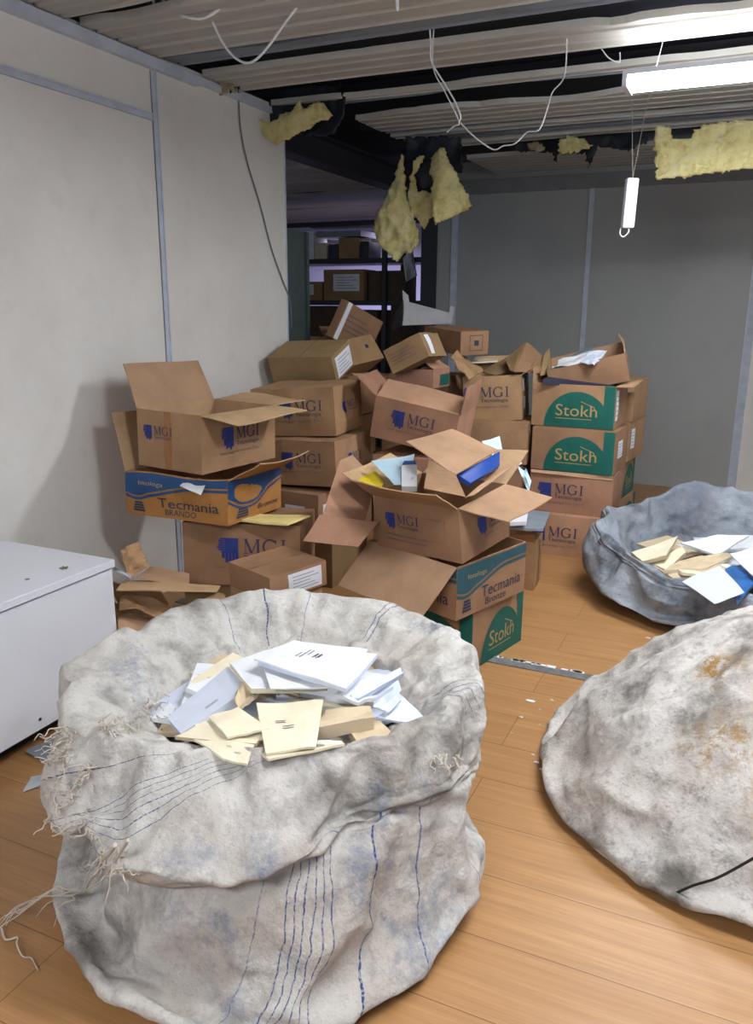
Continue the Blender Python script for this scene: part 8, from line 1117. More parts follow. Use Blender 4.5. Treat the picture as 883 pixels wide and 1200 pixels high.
-8,8,-10,5,2,-16,12,-3,-17,3,1,-14,-7,4,-5,-1,4,-12,5,1,-15,-4,0,-9,4,0,-14,17,11,-21,1,12,-10,11,16,-14,1,11,-11,1,7,-14,-5,1,-14,-1,3,-14,-5,-5,-8,-2,-5,-8,2,-3,-8,3,-6,-9,
5,-6,-9,1,-2,-26,-2,-3,-12,-1,4,-14,-1,-6,-9,-1,0,-16,-4,11,-18,-1,3,-25,2,-1,-21,6,-10,-15,7,-10,-9,9,-7,-14,6,-2,-19,3,3,-20,8,1,-19,13,-2,-14,-2,3,-24,-3,6,-24,3,0,-14,8,-1,-10,
11,1,-11,11,4,-11,3,5,-15,10,7,-13,2,3,-23,-4,2,-22,8,3,-12,9,7,-10,7,8,-14,2,4,-16,-5,-10,-17,-9,-20,-22,-6,-13,-15,2,0,-10,4,12,-13,1,12,-15,2,13,-6,1,9,-8,0,6,-7,-3,6,-9,
7,-2,-18,3,1,-15,2,-3,-15,8,-13,-13,6,-12,-18,2,5,-16,-3,8,-20,-5,7,-15,-8,7,-12,2,1,-15,14,-4,-19,6,-2,-16,-7,5,-7,-4,3,-11,8,3,-17,1,2,-11,9,4,-16,26,14,-24,7,14,-13,17,19,-16,
6,13,-14,4,10,-17,-6,1,-15,0,4,-16,-1,-1,-12,-2,-6,-6,2,1,-10,3,-3,-12,5,-7,-10,1,-3,-26,-2,-4,-12,-1,4,-15,-1,-7,-9,0,-3,-16,-5,11,-21,-2,10,-27,1,-3,-22,4,-4,-18,8,-9,-12,10,-8,-11,
7,-3,-18,3,4,-22,3,7,-20,13,-1,-16,-3,3,-26,-3,6,-25,4,-1,-14,4,1,-12,11,1,-11,10,4,-12,2,5,-16,10,7,-13,-2,0,-23,-10,0,-23,6,3,-13,9,7,-12,7,10,-10,0,5,-11,-5,-7,-15,-9,-20,-22,
-3,-12,-13,2,0,-11,6,12,-6,3,12,-9,1,13,-6,3,2,-9,0,6,-8,-2,6,-9,8,-3,-19,6,-4,-17,3,-5,-17,10,-16,-14,7,-12,-19,2,4,-17,-3,9,-16,-6,8,-13,-7,6,-13,7,1,-17,14,-4,-20,5,1,-14,
-7,5,-7,2,4,-13,5,1,-16,-3,0,-9,12,7,-15,21,12,-24,3,13,-12,13,18,-14,3,14,-12,4,12,-18,-3,3,-17,-2,2,-13,-3,-3,-9,-2,-6,-8,2,-2,-8,3,-5,-7,5,-8,-9,1,-4,-25,-1,-4,-12,-1,6,-17,
-2,-5,-11,-3,3,-17,-6,13,-23,-2,8,-27,1,1,-24,5,-6,-19,8,-11,-11,7,-6,-13,8,-3,-18,4,2,-18,3,6,-21,12,0,-17,-3,4,-26,-3,6,-25,5,-1,-14,2,1,-13,10,1,-12,11,4,-12,2,4,-17,10,7,-14,
0,3,-20,-9,0,-23,7,3,-14,4,4,-12,6,9,-11,0,5,-12,-6,-5,-15,-9,-19,-23,-5,-14,-13,-1,-3,-11,5,12,-8,3,15,-6,1,15,-6,2,3,-8,0,5,-8,-3,7,-9,7,-2,-19,3,-1,-14,6,-9,-16,12,-19,-14,
8,-11,-19,3,3,-18,-2,7,-17,-6,9,-12,-6,6,-14,8,0,-17,14,-4,-21,4,1,-14,-7,5,-8,-1,2,-11,9,3,-17,1,2,-10,12,3,-15,30,15,-23,11,15,-12,19,20,-15,3,13,-13,3,10,-13,-4,3,-17,1,5,-15,
-1,-1,-11,-1,-5,-9,3,3,-9,3,-4,-9,4,-9,-8,1,-5,-24,0,-5,-12,-1,7,-18,-2,-5,-12,-1,1,-16,-6,14,-24,-4,15,-27,1,5,-25,3,1,-18,8,-9,-12,8,-7,-13,7,-2,-18,2,3,-19,2,7,-22,11,-1,-18,
-3,4,-27,-1,6,-24,5,-1,-14,1,2,-14,11,1,-12,11,4,-12,3,4,-17,11,7,-14,-2,1,-20,-7,1,-23,7,4,-14,3,4,-12,7,9,-11,0,0,-11,-6,-10,-14,-9,-18,-24,-8,-17,-12,-4,-7,-9,4,10,-8,3,15,-7,
1,15,-6,2,3,-9,0,4,-9,-3,9,-8,6,0,-18,3,-1,-14,4,-8,-16,14,-21,-15,9,-10,-19,4,1,-19,0,3,-16,-6,9,-13,-6,6,-14,8,0,-18,13,-4,-21,3,1,-14,-8,5,-8,-1,2,-11,7,2,-16,0,0,-9,
10,2,-14,26,13,-22,7,14,-10,18,21,-15,5,15,-13,1,9,-12,-5,2,-10,0,5,-14,-1,-1,-11,0,-5,-9,4,4,-10,6,1,-9,3,-9,-7,1,-7,-21,1,-6,-11,-1,7,-18,-2,-4,-13,-1,1,-16,-7,14,-24,-4,12,-25,
0,7,-25,2,4,-18,8,-9,-13,9,-7,-13,3,0,-19,2,4,-20,1,7,-22,11,-1,-18,-2,3,-27,0,5,-24,7,-1,-14,0,2,-14,11,1,-13,13,4,-13,5,4,-17,12,7,-14,0,1,-20,-5,2,-22,8,5,-14,3,4,-12,
7,10,-11,0,0,-11,-7,-13,-11,-10,-22,-19,-9,-19,-10,-5,-7,-9,4,9,-9,3,16,-7,1,16,-7,2,4,-9,0,4,-9,-2,12,-8,4,3,-16,1,1,-13,7,-11,-14,14,-21,-16,10,-14,-17,4,0,-19,1,1,-16,-6,10,-14,
-7,7,-15,8,1,-18,11,-3,-21,2,1,-14,-10,5,-8,-3,2,-10,5,1,-16,-2,0,-9,9,2,-14,25,12,-21,6,12,-9,18,21,-15,7,15,-14,0,9,-12,-4,2,-11,0,4,-14,-2,-2,-11,0,-4,-10,5,6,-11,7,3,-10,
1,-10,-7,1,-9,-18,2,-8,-10,-1,7,-19,-2,-5,-13,-1,0,-16,-6,13,-24,-4,15,-25,-1,13,-25,2,1,-17,8,-10,-13,10,-8,-13,4,-2,-18,1,4,-21,1,7,-23,11,-3,-19,0,3,-26,3,3,-22,9,0,-14,0,2,-15,
12,1,-13,15,3,-13,9,5,-17,15,7,-14,3,2,-20,-1,3,-22,10,7,-14,4,5,-13,7,11,-12,0,0,-12,-6,-15,-11,-11,-26,-12,-10,-19,-11,-4,-6,-10,3,10,-9,3,17,-8,0,17,-8,2,6,-10,0,5,-10,-2,15,-8,
-1,7,-11,0,2,-13,8,-11,-15,14,-21,-16,10,-16,-17,4,-2,-19,1,0,-16,-7,11,-14,-7,8,-15,7,2,-19,7,-1,-20,-1,1,-14,-12,5,-8,-3,3,-11,1,1,-15,-5,-1,-9,8,3,-14,22,10,-21,5,11,-9,17,21,-16,
11,15,-14,-1,8,-12,-4,2,-12,-1,3,-14,-2,-2,-11,1,-3,-11,5,6,-12,7,4,-11,0,-11,-7,1,-13,-13,3,-9,-10,-2,6,-19,-3,-6,-14,-1,-1,-16,-6,11,-24,-5,15,-26,-1,9,-23,2,-3,-16,8,-10,-14,10,-9,-13,
8,-4,-15,1,2,-21,2,6,-24,12,-4,-19,4,1,-25,8,-1,-18,11,0,-14,1,2,-16,14,1,-14,18,3,-14,14,5,-16,18,8,-15,8,5,-20,5,6,-20,12,10,-15,4,6,-14,8,12,-13,0,-2,-12,-6,-14,-12,-11,-23,-13,
-10,-18,-12,-4,-5,-11,3,10,-10,3,18,-9,0,20,-8,2,9,-11,-1,8,-11,-2,17,-9,-2,10,-11,0,2,-14,7,-10,-15,14,-20,-16,10,-17,-17,5,-4,-19,0,-1,-17,-8,12,-15,-9,9,-16,4,3,-19,2,1,-19,-6,4,-13,
-15,6,-8,-6,3,-11,-5,1,-13,-9,-2,-9,8,5,-15,19,9,-21,2,9,-9,15,19,-16,13,15,-14,-1,8,-13,-5,2,-12,-1,2,-14,-2,-3,-12,1,-3,-11,6,6,-12,7,4,-11,-1,-11,-7,1,-17,-7,3,-11,-10,-2,5,-19,
-3,-7,-14,-1,-3,-16,-4,8,-23,-4,13,-26,-1,4,-20,3,-6,-15,8,-11,-15,11,-10,-14,11,-6,-15,3,0,-21,3,4,-24,13,-6,-19,9,-1,-23,13,-3,-16,12,0,-15,3,2,-16,17,1,-15,20,3,-15,22,6,-15,23,9,-15,
17,9,-15,15,11,-15,14,13,-16,6,8,-15,8,13,-14,1,3,-13,-5,-12,-14,-10,-21,-14,-10,-16,-13,-3,-3,-12,2,11,-11,3,20,-10,0,23,-10,1,12,-12,-1,12,-12,-3,20,-10,-2,12,-12,2,2,-15,8,-9,-16,14,-19,-17,
10,-18,-18,5,-9,-18,-2,6,-15,-8,13,-16,-10,11,-17,-1,5,-20,-6,6,-14,-12,7,-12,-18,7,-9,-12,4,-11,-14,1,-8,-12,-2,-9,5,6,-15,14,7,-20,-1,7,-9,12,17,-16,12,14,-15,-1,7,-13,-5,1,-13,-3,0,-14,
-3,-4,-12,1,-4,-12,5,5,-13,7,3,-12,-1,-12,-8,0,-18,-7,3,-13,-10,-2,2,-19,-3,-9,-14,-1,-5,-16,-3,4,-22,-3,10,-26,-1,-1,-18,2,-2,-14,8,-10,-15,12,-12,-14,13,-9,-15,6,-2,-21,5,1,-24,16,-8,-20,
16,-6,-18,18,-4,-16,14,-1,-16,6,2,-17,21,0,-16,23,3,-16,23,6,-17,23,8,-17,19,10,-17,16,11,-17,14,13,-17,11,13,-16,9,15,-16,2,7,-14,-4,-8,-15,-9,-17,-16,-9,-13,-15,-3,0,-14,1,13,-13,2,22,-12,
0,27,-11,1,17,-13,-2,17,-13,-4,24,-11,0,13,-14,7,0,-15,11,-10,-17,12,-15,-19,8,-6,-12,2,3,-13,-4,11,-16,-8,13,-17,-12,14,-18,-11,10,-16,-13,8,-14,-13,5,-13,-21,7,-11,-22,4,-10,-20,1,-9,-17,-1,-11,
-1,5,-16,7,6,-20,-6,4,-10,7,14,-16,10,13,-16,-3,6,-14,-6,0,-14,-6,-4,-14,-3,-5,-13,0,-5,-13,4,2,-13,7,0,-12,-1,-14,-9,0,-20,-8,2,-17,-10,-2,-2,-19,-2,-12,-15,-2,-5,-16,-1,-1,-21,-1,5,-25,
2,-3,-18,2,0,-14,8,-10,-16,14,-13,-15,16,-12,-15,12,-7,-18,9,-2,-24,18,-8,-21,21,-7,-18,23,-5,-17,13,-2,-17,11,1,-18,26,1,-18,25,3,-18,25,6,-19,23,8,-19,17,8,-18,13,8,-18,11,10,-18,9,12,-18,
9,15,-18,4,12,-16,-2,-3,-17,-7,-12,-18,-8,-9,-17,-3,2,-16,0,14,-15,2,25,-14,1,31,-13,0,25,-15,-3,26,-14,-5,28,-13,3,14,-15,7,4,-17,9,-5,-19,7,-5,-18,4,7,-9,1,9,-14,-3,10,-17,-6,11,-18,
-9,10,-18,-13,10,-17,-16,9,-16,-20,8,-14,-24,7,-13,-26,5,-12,-26,2,-11,-24,0,-12,-12,1,-15,-3,3,-20,-13,1,-12,0,10,-17,5,10,-18,-5,3,-17,-7,-2,-16,-6,-5,-16,-4,-6,-15,-2,-7,-15,2,-5,-13,5,-4,-14,
-2,-18,-11,-1,-24,-10,2,-22,-12,-2,-8,-20,-1,-16,-16,-3,-5,-16,-1,-4,-22,1,-4,-23,3,-4,-20,3,0,-15,9,-9,-17,15,-14,-17,19,-16,-17,19,-12,-17,19,-9,-19,21,-7,-22,14,-5,-14,23,-7,-18,22,-4,-17,22,-2,-18,
24,0,-20,25,3,-20,26,5,-21,17,3,-18,9,2,-15,5,2,-15,3,4,-16,2,7,-17,6,12,-19,6,15,-19,0,5,-19,-5,-7,-20,-7,-5,-19,-5,3,-18,-3,14,-17,0,27,-16,1,36,-16,-2,35,-15,-4,34,-15,-6,33,-15,
-3,22,-16,3,10,-18,5,3,-19,2,8,-15,-2,13,-10,5,4,-12,2,4,-14,-2,6,-17,-5,5,-17,-9,6,-17,-14,6,-16,-20,6,-16,-26,7,-15,-29,5,-14,-32,3,-14,-30,0,-15,-22,-1,-15,-14,0,-20,-20,-3,-14,-7,5,-18,
-1,6,-20,-7,0,-19,-8,-4,-18,-7,-5,-17,-4,-6,-16,-2,-8,-16,1,-7,-15,3,-10,-16,-3,-23,-13,-2,-28,-13,1,-27,-14,-2,-15,-22,0,-20,-19,-1,-10,-18,-2,-2,-20,0,-2,-21,4,-3,-20,4,-1,-16,10,-8,-17,16,-15,-18,
22,-18,-18,22,-15,-19,18,-10,-20,15,-6,-19,12,-3,-14,21,-6,-18,26,-5,-19,25,-2,-20,15,0,-16,18,2,-19,22,4,-21,19,6,-20,7,0,-16,2,0,-16,0,1,-17,-1,4,-18,1,8,-19,7,15,-21,2,9,-21,-3,-1,-22,
-4,2,-21,-4,8,-20,-3,16,-19,-2,26,-18,0,39,-18,-2,38,-18,-4,37,-17,-6,35,-17,-6,29,-17,-1,17,-19,-1,12,-19,-3,12,-16,-7,17,-11,0,8,-13,5,2,-15,3,0,-14,0,0,-14,-5,1,-14,-11,2,-15,-18,4,-16,
-27,6,-17,-30,4,-16,-27,2,-11,-31,1,-17,-31,-2,-17,-26,-3,-16,-26,-6,-15,-14,0,-18,-7,2,-21,-9,-1,-21,-9,-5,-20,-7,-6,-18,-4,-6,-17,-2,-7,-16,0,-9,-17,0,-15,-17,-4,-26,-15,-2,-30,-14,0,-32,-16,-1,-21,-22,
1,-23,-20,0,-15,-20,0,-8,-20,1,-4,-22,3,-2,-20,6,-3,-18,11,-7,-18,17,-14,-19,24,-20,-20,18,-15,-18,13,-9,-15,9,-5,-14,11,-3,-15,17,-4,-18,24,-4,-20,17,-3,-16,8,-1,-14,10,2,-16,17,3,-21,11,3,-17,
10,5,-17,14,8,-9,12,9,-10,10,11,-14,12,15,-15,5,6,-17,3,6,-22,2,9,-18,2,13,-16,2,20,-14,3,28,-13,3,34,-16,0,35,-18,-2,35,-19,-4,36,-19,-6,35,-19,-8,33,-18,-7,27,-15,-6,20,-17,-7,17,-16,
-11,21,-12,-4,12,-14,-1,6,-14,1,2,-15,0,0,-15,-3,-1,-15,-9,0,-15,-17,2,-16,-27,6,-18,-24,4,-10,-23,2,-8,-27,1,-15,-30,-1,-18,-29,-4,-17,-28,-6,-16,-20,-4,-17,-13,-2,-19,-9,-2,-22,-9,-5,-20,-6,-6,-19,
-4,-7,-17,-2,-8,-17,-2,-12,-17,-2,-18,-17,-4,-27,-15,-2,-32,-15,0,-35,-16,-1,-25,-22,1,-25,-21,1,-17,-20,3,-13,-19,4,-10,-19,6,-8,-17,9,-9,-16,13,-11,-18,18,-15,-19,24,-20,-21,16,-14,-17,11,-9,-16,10,-6,-15,
10,-3,-16,13,-2,-17,22,-3,-21,11,-3,-15,16,0,-8,13,1,-16,11,3,-19,13,5,-17,17,8,-11,19,11,-8,19,14,-5,17,15,-8,12,11,-15,9,11,-15,8,13,-12,7,16,-10,6,20,-11,6,26,-10,5,28,-14,3,29,-16,
0,27,-15,-1,26,-10,-4,26,-11,-5,28,-16,-8,31,-18,-10,30,-15,-10,26,-11,-11,23,-11,-13,22,-12,-10,16,-9,-7,11,-8,-6,6,-7,-6,4,-10,-8,3,-12,-13,3,-14,-21,5,-15,-24,4,-17,-24,2,-11,-18,1,-5,-23,1,-13,
-28,-1,-17,-25,-3,-16,-26,-6,-16,-23,-7,-14,-16,-5,-16,-12,-5,-19,-8,-5,-21,-6,-6,-19,-5,-9,-17,-4,-11,-13,-4,-15,-14,-3,-20,-15,-3,-26,-16,-3,-34,-15,-1,-35,-16,0,-28,-21,2,-24,-22,3,-20,-19,4,-16,-17,6,-14,-15,
8,-13,-12,11,-13,-9,15,-16,-13,19,-19,-16,22,-19,-21,16,-13,-18,16,-11,-12,15,-8,-9,15,-6,-13,17,-4,-16,19,-3,-21,18,-2,-11,19,1,-5,17,2,-11,14,3,-16,17,6,-14,17,8,-12,18,11,-9,13,9,-2,16,12,-8,
14,14,-13,11,14,-13,8,14,-13,9,18,-9,8,23,-9,5,19,-9,4,23,-14,2,23,-15,1,19,-8,-1,19,-5,-3,20,-4,-5,20,-9,-7,24,-16,-9,25,-14,-12,27,-10,-8,19,-11,-10,18,-11,-12,17,-9,-10,12,-6,-9,9,-2,
-10,7,-3,-12,6,-7,-16,6,-12,-18,4,-15,-20,2,-15,-22,1,-11,-13,1,-4,-19,1,-12,-23,-1,-16,-19,-2,-11,-19,-4,-13,-23,-8,-15,-18,-8,-14,-14,-7,-15,-10,-7,-18,-8,-9,-15,-7,-10,-10,-6,-13,-6,-6,-17,-8,-6,-22,-12,
-5,-28,-15,-4,-31,-17,-1,-32,-18,1,-30,-19,3,-27,-15,4,-22,-15,6,-19,-14,7,-16,-12,9,-15,-10,12,-16,-4,15,-19,-12,16,-18,-17,17,-16,-21,18,-13,-17,18,-11,-11,19,-10,-5,19,-7,-10,20,-6,-13,22,-4,-14,20,-1,-10,
12,0,-4,17,1,-11,16,3,-16,12,5,-14,13,7,-13,14,10,-10,7,5,-1,14,9,-9,11,9,-13,9,11,-14,6,11,-14,6,12,-6,7,19,-10,4,15,-9,3,17,-8,2,19,-15,1,16,-9,-1,13,-4,-3,17,-4,-4,14,-7,
-5,18,-15,-7,19,-9,-10,24,-11,-10,20,-11,-8,13,-11,-11,15,-9,-12,13,-6,-5,6,-1,-9,6,-4,-13,7,-7,-14,6,-13,-14,3,-15,-15,2,-9,-19,0,-11,-9,1,-2,-14,1,-10,-18,-1,-16,-13,-1,-9,-12,-3,-5,-18,-5,-15,
-13,-5,-14,-14,-8,-15,-12,-10,-15,-10,-11,-12,-6,-10,-11,-8,-14,-3,-6,-14,-10,-7,-20,-14,-5,-21,-17,-3,-24,-19,-1,-21,-11,0,-20,-18,3,-23,-18,4,-20,-17,6,-16,-15,8,-16,-13,11,-16,-10,8,-11,-3,11,-17,-12,11,-13,-16,
12,-11,-19,14,-9,-16,18,-9,-12,12,-6,-4,17,-7,-11,17,-5,-14,17,-3,-15,18,0,-11,7,0,-2,13,0,-11,11,2,-15,8,3,-15,8,5,-8,10,8,-10,3,2,0,11,6,-10,7,5,-12,6,7,-9,3,7,-12,2,7,-3,
6,14,-10,4,8,-3,2,11,-6,2,14,-15,0,15,-10,-1,15,-3,-3,20,-5,-3,11,-7,-4,13,-12,-6,13,-5,-8,20,-11,-7,14,-8,-7,12,-12,-8,10,-7,-11,11,-6,-2,4,-1,-4,3,-2,-12,7,-7,-9,4,-12,-9,2,-10,
-10,0,-5,-15,0,-10,-5,1,-1,-9,1,-9,-14,-1,-15,-9,-2,-9,-6,-2,-2,-13,-3,-14,-8,-2,-6,-9,-3,-14,-8,-6,-15,-6,-7,-13,-6,-11,-11,-3,-6,0,-7,-11,-12,-4,-11,-7,-2,-11,-13,-1,-15,-18,-2,-11,-6,1,-12,-9,
2,-16,-17,2,-11,-9,3,-9,-14,5,-9,-7,8,-11,-9,4,-5,-1,8,-13,-12,7,-8,-8,6,-6,-14,9,-6,-9,13,-6,-12,6,-4,-2,12,-7,-11,11,-4,-11,11,-1,-12,14,1,-11,3,0,0,11,-1,-11,7,0,-9,4,2,-10,
4,4,-3,7,7,-9,0,0,1,9,4,-9,4,2,-7,4,4,-3,1,3,-8,0,4,-1,5,12,-9,3,5,-2,0,7,-1,1,9,-12,-1,12,-10,-1,10,-1,-2,17,-5,-2,10,-8,-3,7,-9,-5,8,-3,-7,16,-10,-4,10,-3,
-4,7,-8,-5,6,-3,-10,9,-6,0,2,-1,-2,0,0,-10,7,-7,-5,3,-7,-7,2,-2,-6,-1,-1,-12,0,-9,-2,1,0,-5,0,-4,-10,-1,-13,-5,0,-3,-2,-2,0,-9,-2,-12,-5,0,-1,-5,-1,-10,-4,-3,-12,-3,-5,-5,
-3,-8,-9,-1,-2,2,-5,-7,-10,-3,-5,-3,0,-7,-5,-1,-10,-15,-2,-5,-2,1,-6,-4,1,-11,-15,0,-6,-4,1,-4,-9,3,-4,-2,6,-8,-8,2,-2,0,5,-10,-10,3,-5,-4,3,-3,-9,5,-2,-4,10,-4,-10,3,-2,0,
9,-5,-9,7,-3,-5,8,0,-5,11,1,-10,0,0,2,8,-1,-9,4,-1,-1,2,1,-1,0,3,1,5,5,-7,-2,-1,3,7,3,-8,2,-1,1,4,4,-3,-1,-1,-2,-2,0,1,3,8,-8,2,0,1,2,6,-2,0,3,-8,
0,7,0,-1,3,1,-1,13,-5,1,3,-1,-1,1,-3,-3,2,-1,-5,11,-9,0,5,-1,0,2,-3,-2,1,0,-7,7,-6,2,0,-1,1,-2,0,-7,5,-6,-1,2,0,-5,1,-2,-2,-1,0,-9,0,-8,1,1,1,-1,-1,-1,
-7,0,-11,-1,1,0,1,-1,2,-6,-1,-10,-2,2,2,-2,0,-2,-1,-2,-8,-1,-2,0,-2,-6,-8,0,0,4,-4,-5,-8,-2,-2,0,1,-3,-1,0,-7,-12,-1,-2,1,1,-3,0,1,-7,-12,-2,-2,0,0,-1,-1,2,0,2,
5,-5,-7,0,1,2,3,-7,-9,-1,-3,1,1,-1,-1,3,1,1,7,-3,-9,0,0,2,6,-4,-8,3,-2,-1,4,1,-1,7,1,-8,-3,0,3,4,-1,-7,0,-1,1,3,1,-2,-2,1,2,3,3,-6,-4,-3,3,4,1,-6,
0,-3,2,3,2,-3,1,3,-2,-4,-3,2,2,5,-7,0,-4,1,1,4,-2,0,-5,0,0,5,-1,0,-2,0,0,8,-5,2,-2,-1,0,-1,-4,-1,-3,0,-3,6,-9,2,-1,0,-2,4,-2,1,-2,1,-4,5,-6,-1,1,0,
4,-4,1,-5,3,-6,3,0,1,-4,1,-2,2,-2,1,-5,0,-7,4,1,1,3,-1,1,-4,0,-9,2,2,2,4,0,3,-4,-1,-8,0,3,4,-4,0,-3,0,0,1,2,-1,4,-1,-4,-6,1,2,5,-3,-3,-6,-1,0,2,
2,0,3,0,-4,-9,-1,1,3,1,0,3,0,-4,-9,-2,1,2,1,-2,-2,1,2,3,3,-3,-6,-2,3,3,2,-4,-7,-2,0,2,2,-2,-2,0,2,2,4,-1,-7,-3,1,3,3,-3,-6,-1,-1,2,0,1,2,4,1,-7,
-5,0,3,2,0,-6,-2,-1,3,2,1,-2,-4,0,3,2,2,-5,-5,-3,3,3,0,-6,-2,-4,3,2,1,-3,1,2,-2,-4,-4,2,1,3,-6,-1,-5,1,1,3,-3,0,-5,-1,0,3,-2,0,-4,0,0,4,-6,0,1,1,
1,-6,-3,-1,0,0,-2,2,-8,2,-3,1,-2,3,-3,3,-3,1,-2,3,-5,-2,1,-1,5,-4,1,-3,1,-5,4,-1,2,-3,1,-3,4,-1,2,-3,0,-6,6,1,2,-1,0,0,-2,0,-8,-1,-1,0,5,0,4,-2,-1,-7,
2,3,5,-3,0,-3,-1,-2,-2,3,1,4,0,-2,-5,2,3,5,-2,-1,-6,-1,2,3,2,1,4,0,-2,-8,-1,3,4,1,2,3,0,-2,-7,-1,3,4,1,-2,-2,0,3,3,2,-2,-5,-2,4,3,1,-2,-6,-3,2,3,
2,-1,-2,-2,3,3,2,-1,-6,-4,2,3,2,-2,-6,-3,0,3,-1,1,2,2,1,-6,0,0,0,0,0,0,0,0,0,0,0,0,0,0,0,0,0,0,0,0,0,0,0,0,0,0,0,0,0,0,0,0,0,0,0,0,
0,0,0,0,0,0,0,0,0,0,0,0,0,0,0,0,0,0,0,0,0,0,0,0,0,0,0,0,0,0,0,0,0,0,0,0,0,0,0,0,0,0,0,0,0,0,0,0,0,0,0,0,0,0,0,0,0,0,0,0,
0,0,0,0,0,0,0,0,0,0,0,0,0,0,0,0,0,0,0,0,0,0,0,0,0,0,0,0,0,0,0,0,0,0,0,0,0,0,0,0,0,0,0,0,0,0,0,0,0,0,0,0,0,0,0,0,0,0,0,0,
0,0,0,0,0,0,0,0,0,0,0,0,0,0,0,0,0,0,0,0,0,0,0,0,0,0,0,0,0,0,0,0,0,0,0,0,0,0,0,0,0,0,0,0,0,0,0,0,0,0,0,0,0,0,0,0,0,0,0,0,
0,0,0,0,0,0,0,0,0,0,0,0,0,0,0,0,0,0,0,0,0,0,0,0,0,0,0,0,0,0,0,0,0,0,0,0,0,0,0,0,0,0,0,0,0,0,0,0,0,0,0,0,0,0,0,0,0,0,0,0,
0,0,0,0,0,0,0,0,0,0,0,0,0,0,0,0,0,0,0,0,0,0,0,0,0,0,0,0,0,0,0,0,0,0,0,0,0,0,0,0,0,0,0,0,0,0,0,0,0,0,0,0,0,0,0,0,0,0,0,0,
0,0,0,0,0,0,0,0,0,0,0,0,0,0,0,0,0,0,0,0,0,0,0,0,0,0,0,0,0,0,0,0,0,0,0,0,0,0,0,0,0,0,0,0,0,0,0,0,0,0,0,0,0,0,0,0,0,0,0,0,
0,0,0,0,0,0,0,0,0,0,0,0]),
}
def crom(P, t):                              # catmull-rom through rows of numpy points, open
    n = len(P)-1; i = min(int(t), n-1); f = t-i
    a, b, c, d = P[max(i-1, 0)], P[i], P[i+1], P[min(i+2, n)]
    return .5*((2*b)+(c-a)*f+(2*a-5*b+4*c-d)*f*f+(3*b-a-3*c+d)*f**3)
SACKS = {}
def sack(name, lab, centre, rows, mat, key, nu=96, amp=.006, seed=0., crease=.018):
    """woven sack: rings of cloth lofted through rows of (radius, height), then the baked drape of the cloth added"""
    K = 12; ctl = []; sub = 5
    for (r, z, ox, oy) in rows:
        r = [r]*K if not isinstance(r, (list, tuple)) else r; z = [z]*K if not isinstance(z, (list, tuple)) else z
        ring = []
        for u in range(nu):
            t = u/nu*K; i = int(t); f = t-i; R = []
            for arr in (r, z):
                a, b, c, d = arr[(i-1) % K], arr[i % K], arr[(i+1) % K], arr[(i+2) % K]
                R.append(.5*((2*b)+(c-a)*f+(2*a-5*b+4*c-d)*f*f+(3*b-a-3*c+d)*f**3))
            th = 2*PI*u/nu; ring.append((centre[0]+ox+R[0]*math.cos(th), centre[1]+oy+R[0]*math.sin(th), R[1]))
        ctl.append(np.array(ring))
    N = (len(rows)-1)*sub; S = np.array([crom(ctl, k/sub) for k in range(N+1)])
    SACKS[key] = (S.copy(), centre)
    if DRAPE.get(key):
        k0, vals = DRAPE[key]; q = np.array(vals, dtype=float).reshape(-1, nu, 3); S[k0:k0+len(q)] += q*.003
    S[..., 2] = np.maximum(S[..., 2], .003)
    bm = bmesh.new(); uvl = bm.loops.layers.uv.new('UVMap'); V = []
    for k in range(N+1): V.append([bm.verts.new(G(*S[k, u])) for u in range(nu)])
    for k in range(N):
        for u in range(nu):
            f = bm.faces.new((V[k][u], V[k][(u+1) % nu], V[k+1][(u+1) % nu], V[k+1][u])); f.smooth = True
            for lp, (uu, vv) in zip(f.loops, ((u, k), (u+1, k), (u+1, k+1), (u, k+1))): lp[uvl].uv = (uu/nu, vv/N)
    bm.faces.new(V[-1])
    bmesh.ops.recalc_face_normals(bm, faces=bm.faces[:])
    c = G(centre[0], centre[1], 0)
    root = empty(name, c); tag(root, lab, 'sack')
    me_o = obj('sack_body', bm, mat, None)
    me_o.data.transform(Matrix.Translation(-c)); me_o.parent = root
    sd = me_o.modifiers.new('smooth', 'SUBSURF'); sd.levels = 2; sd.render_levels = 2
    tx = bpy.data.textures.new('crumple', 'CLOUDS'); tx.noise_scale = .05; tx.noise_depth = 3
    dm = me_o.modifiers.new('crumple', 'DISPLACE'); dm.texture = tx; dm.texture_coords = 'LOCAL'; dm.strength = amp; dm.mid_level = .5
    t2 = bpy.data.textures.new('creases', 'MUSGRAVE'); t2.musgrave_type = 'RIDGED_MULTIFRACTAL'; t2.noise_scale = .16; t2.octaves = 3; t2.noise_intensity = .6
    d2 = me_o.modifiers.new('creases', 'DISPLACE'); d2.texture = t2; d2.texture_coords = 'LOCAL'; d2.strength = crease; d2.mid_level = .5
    return root
SGN = 1.0
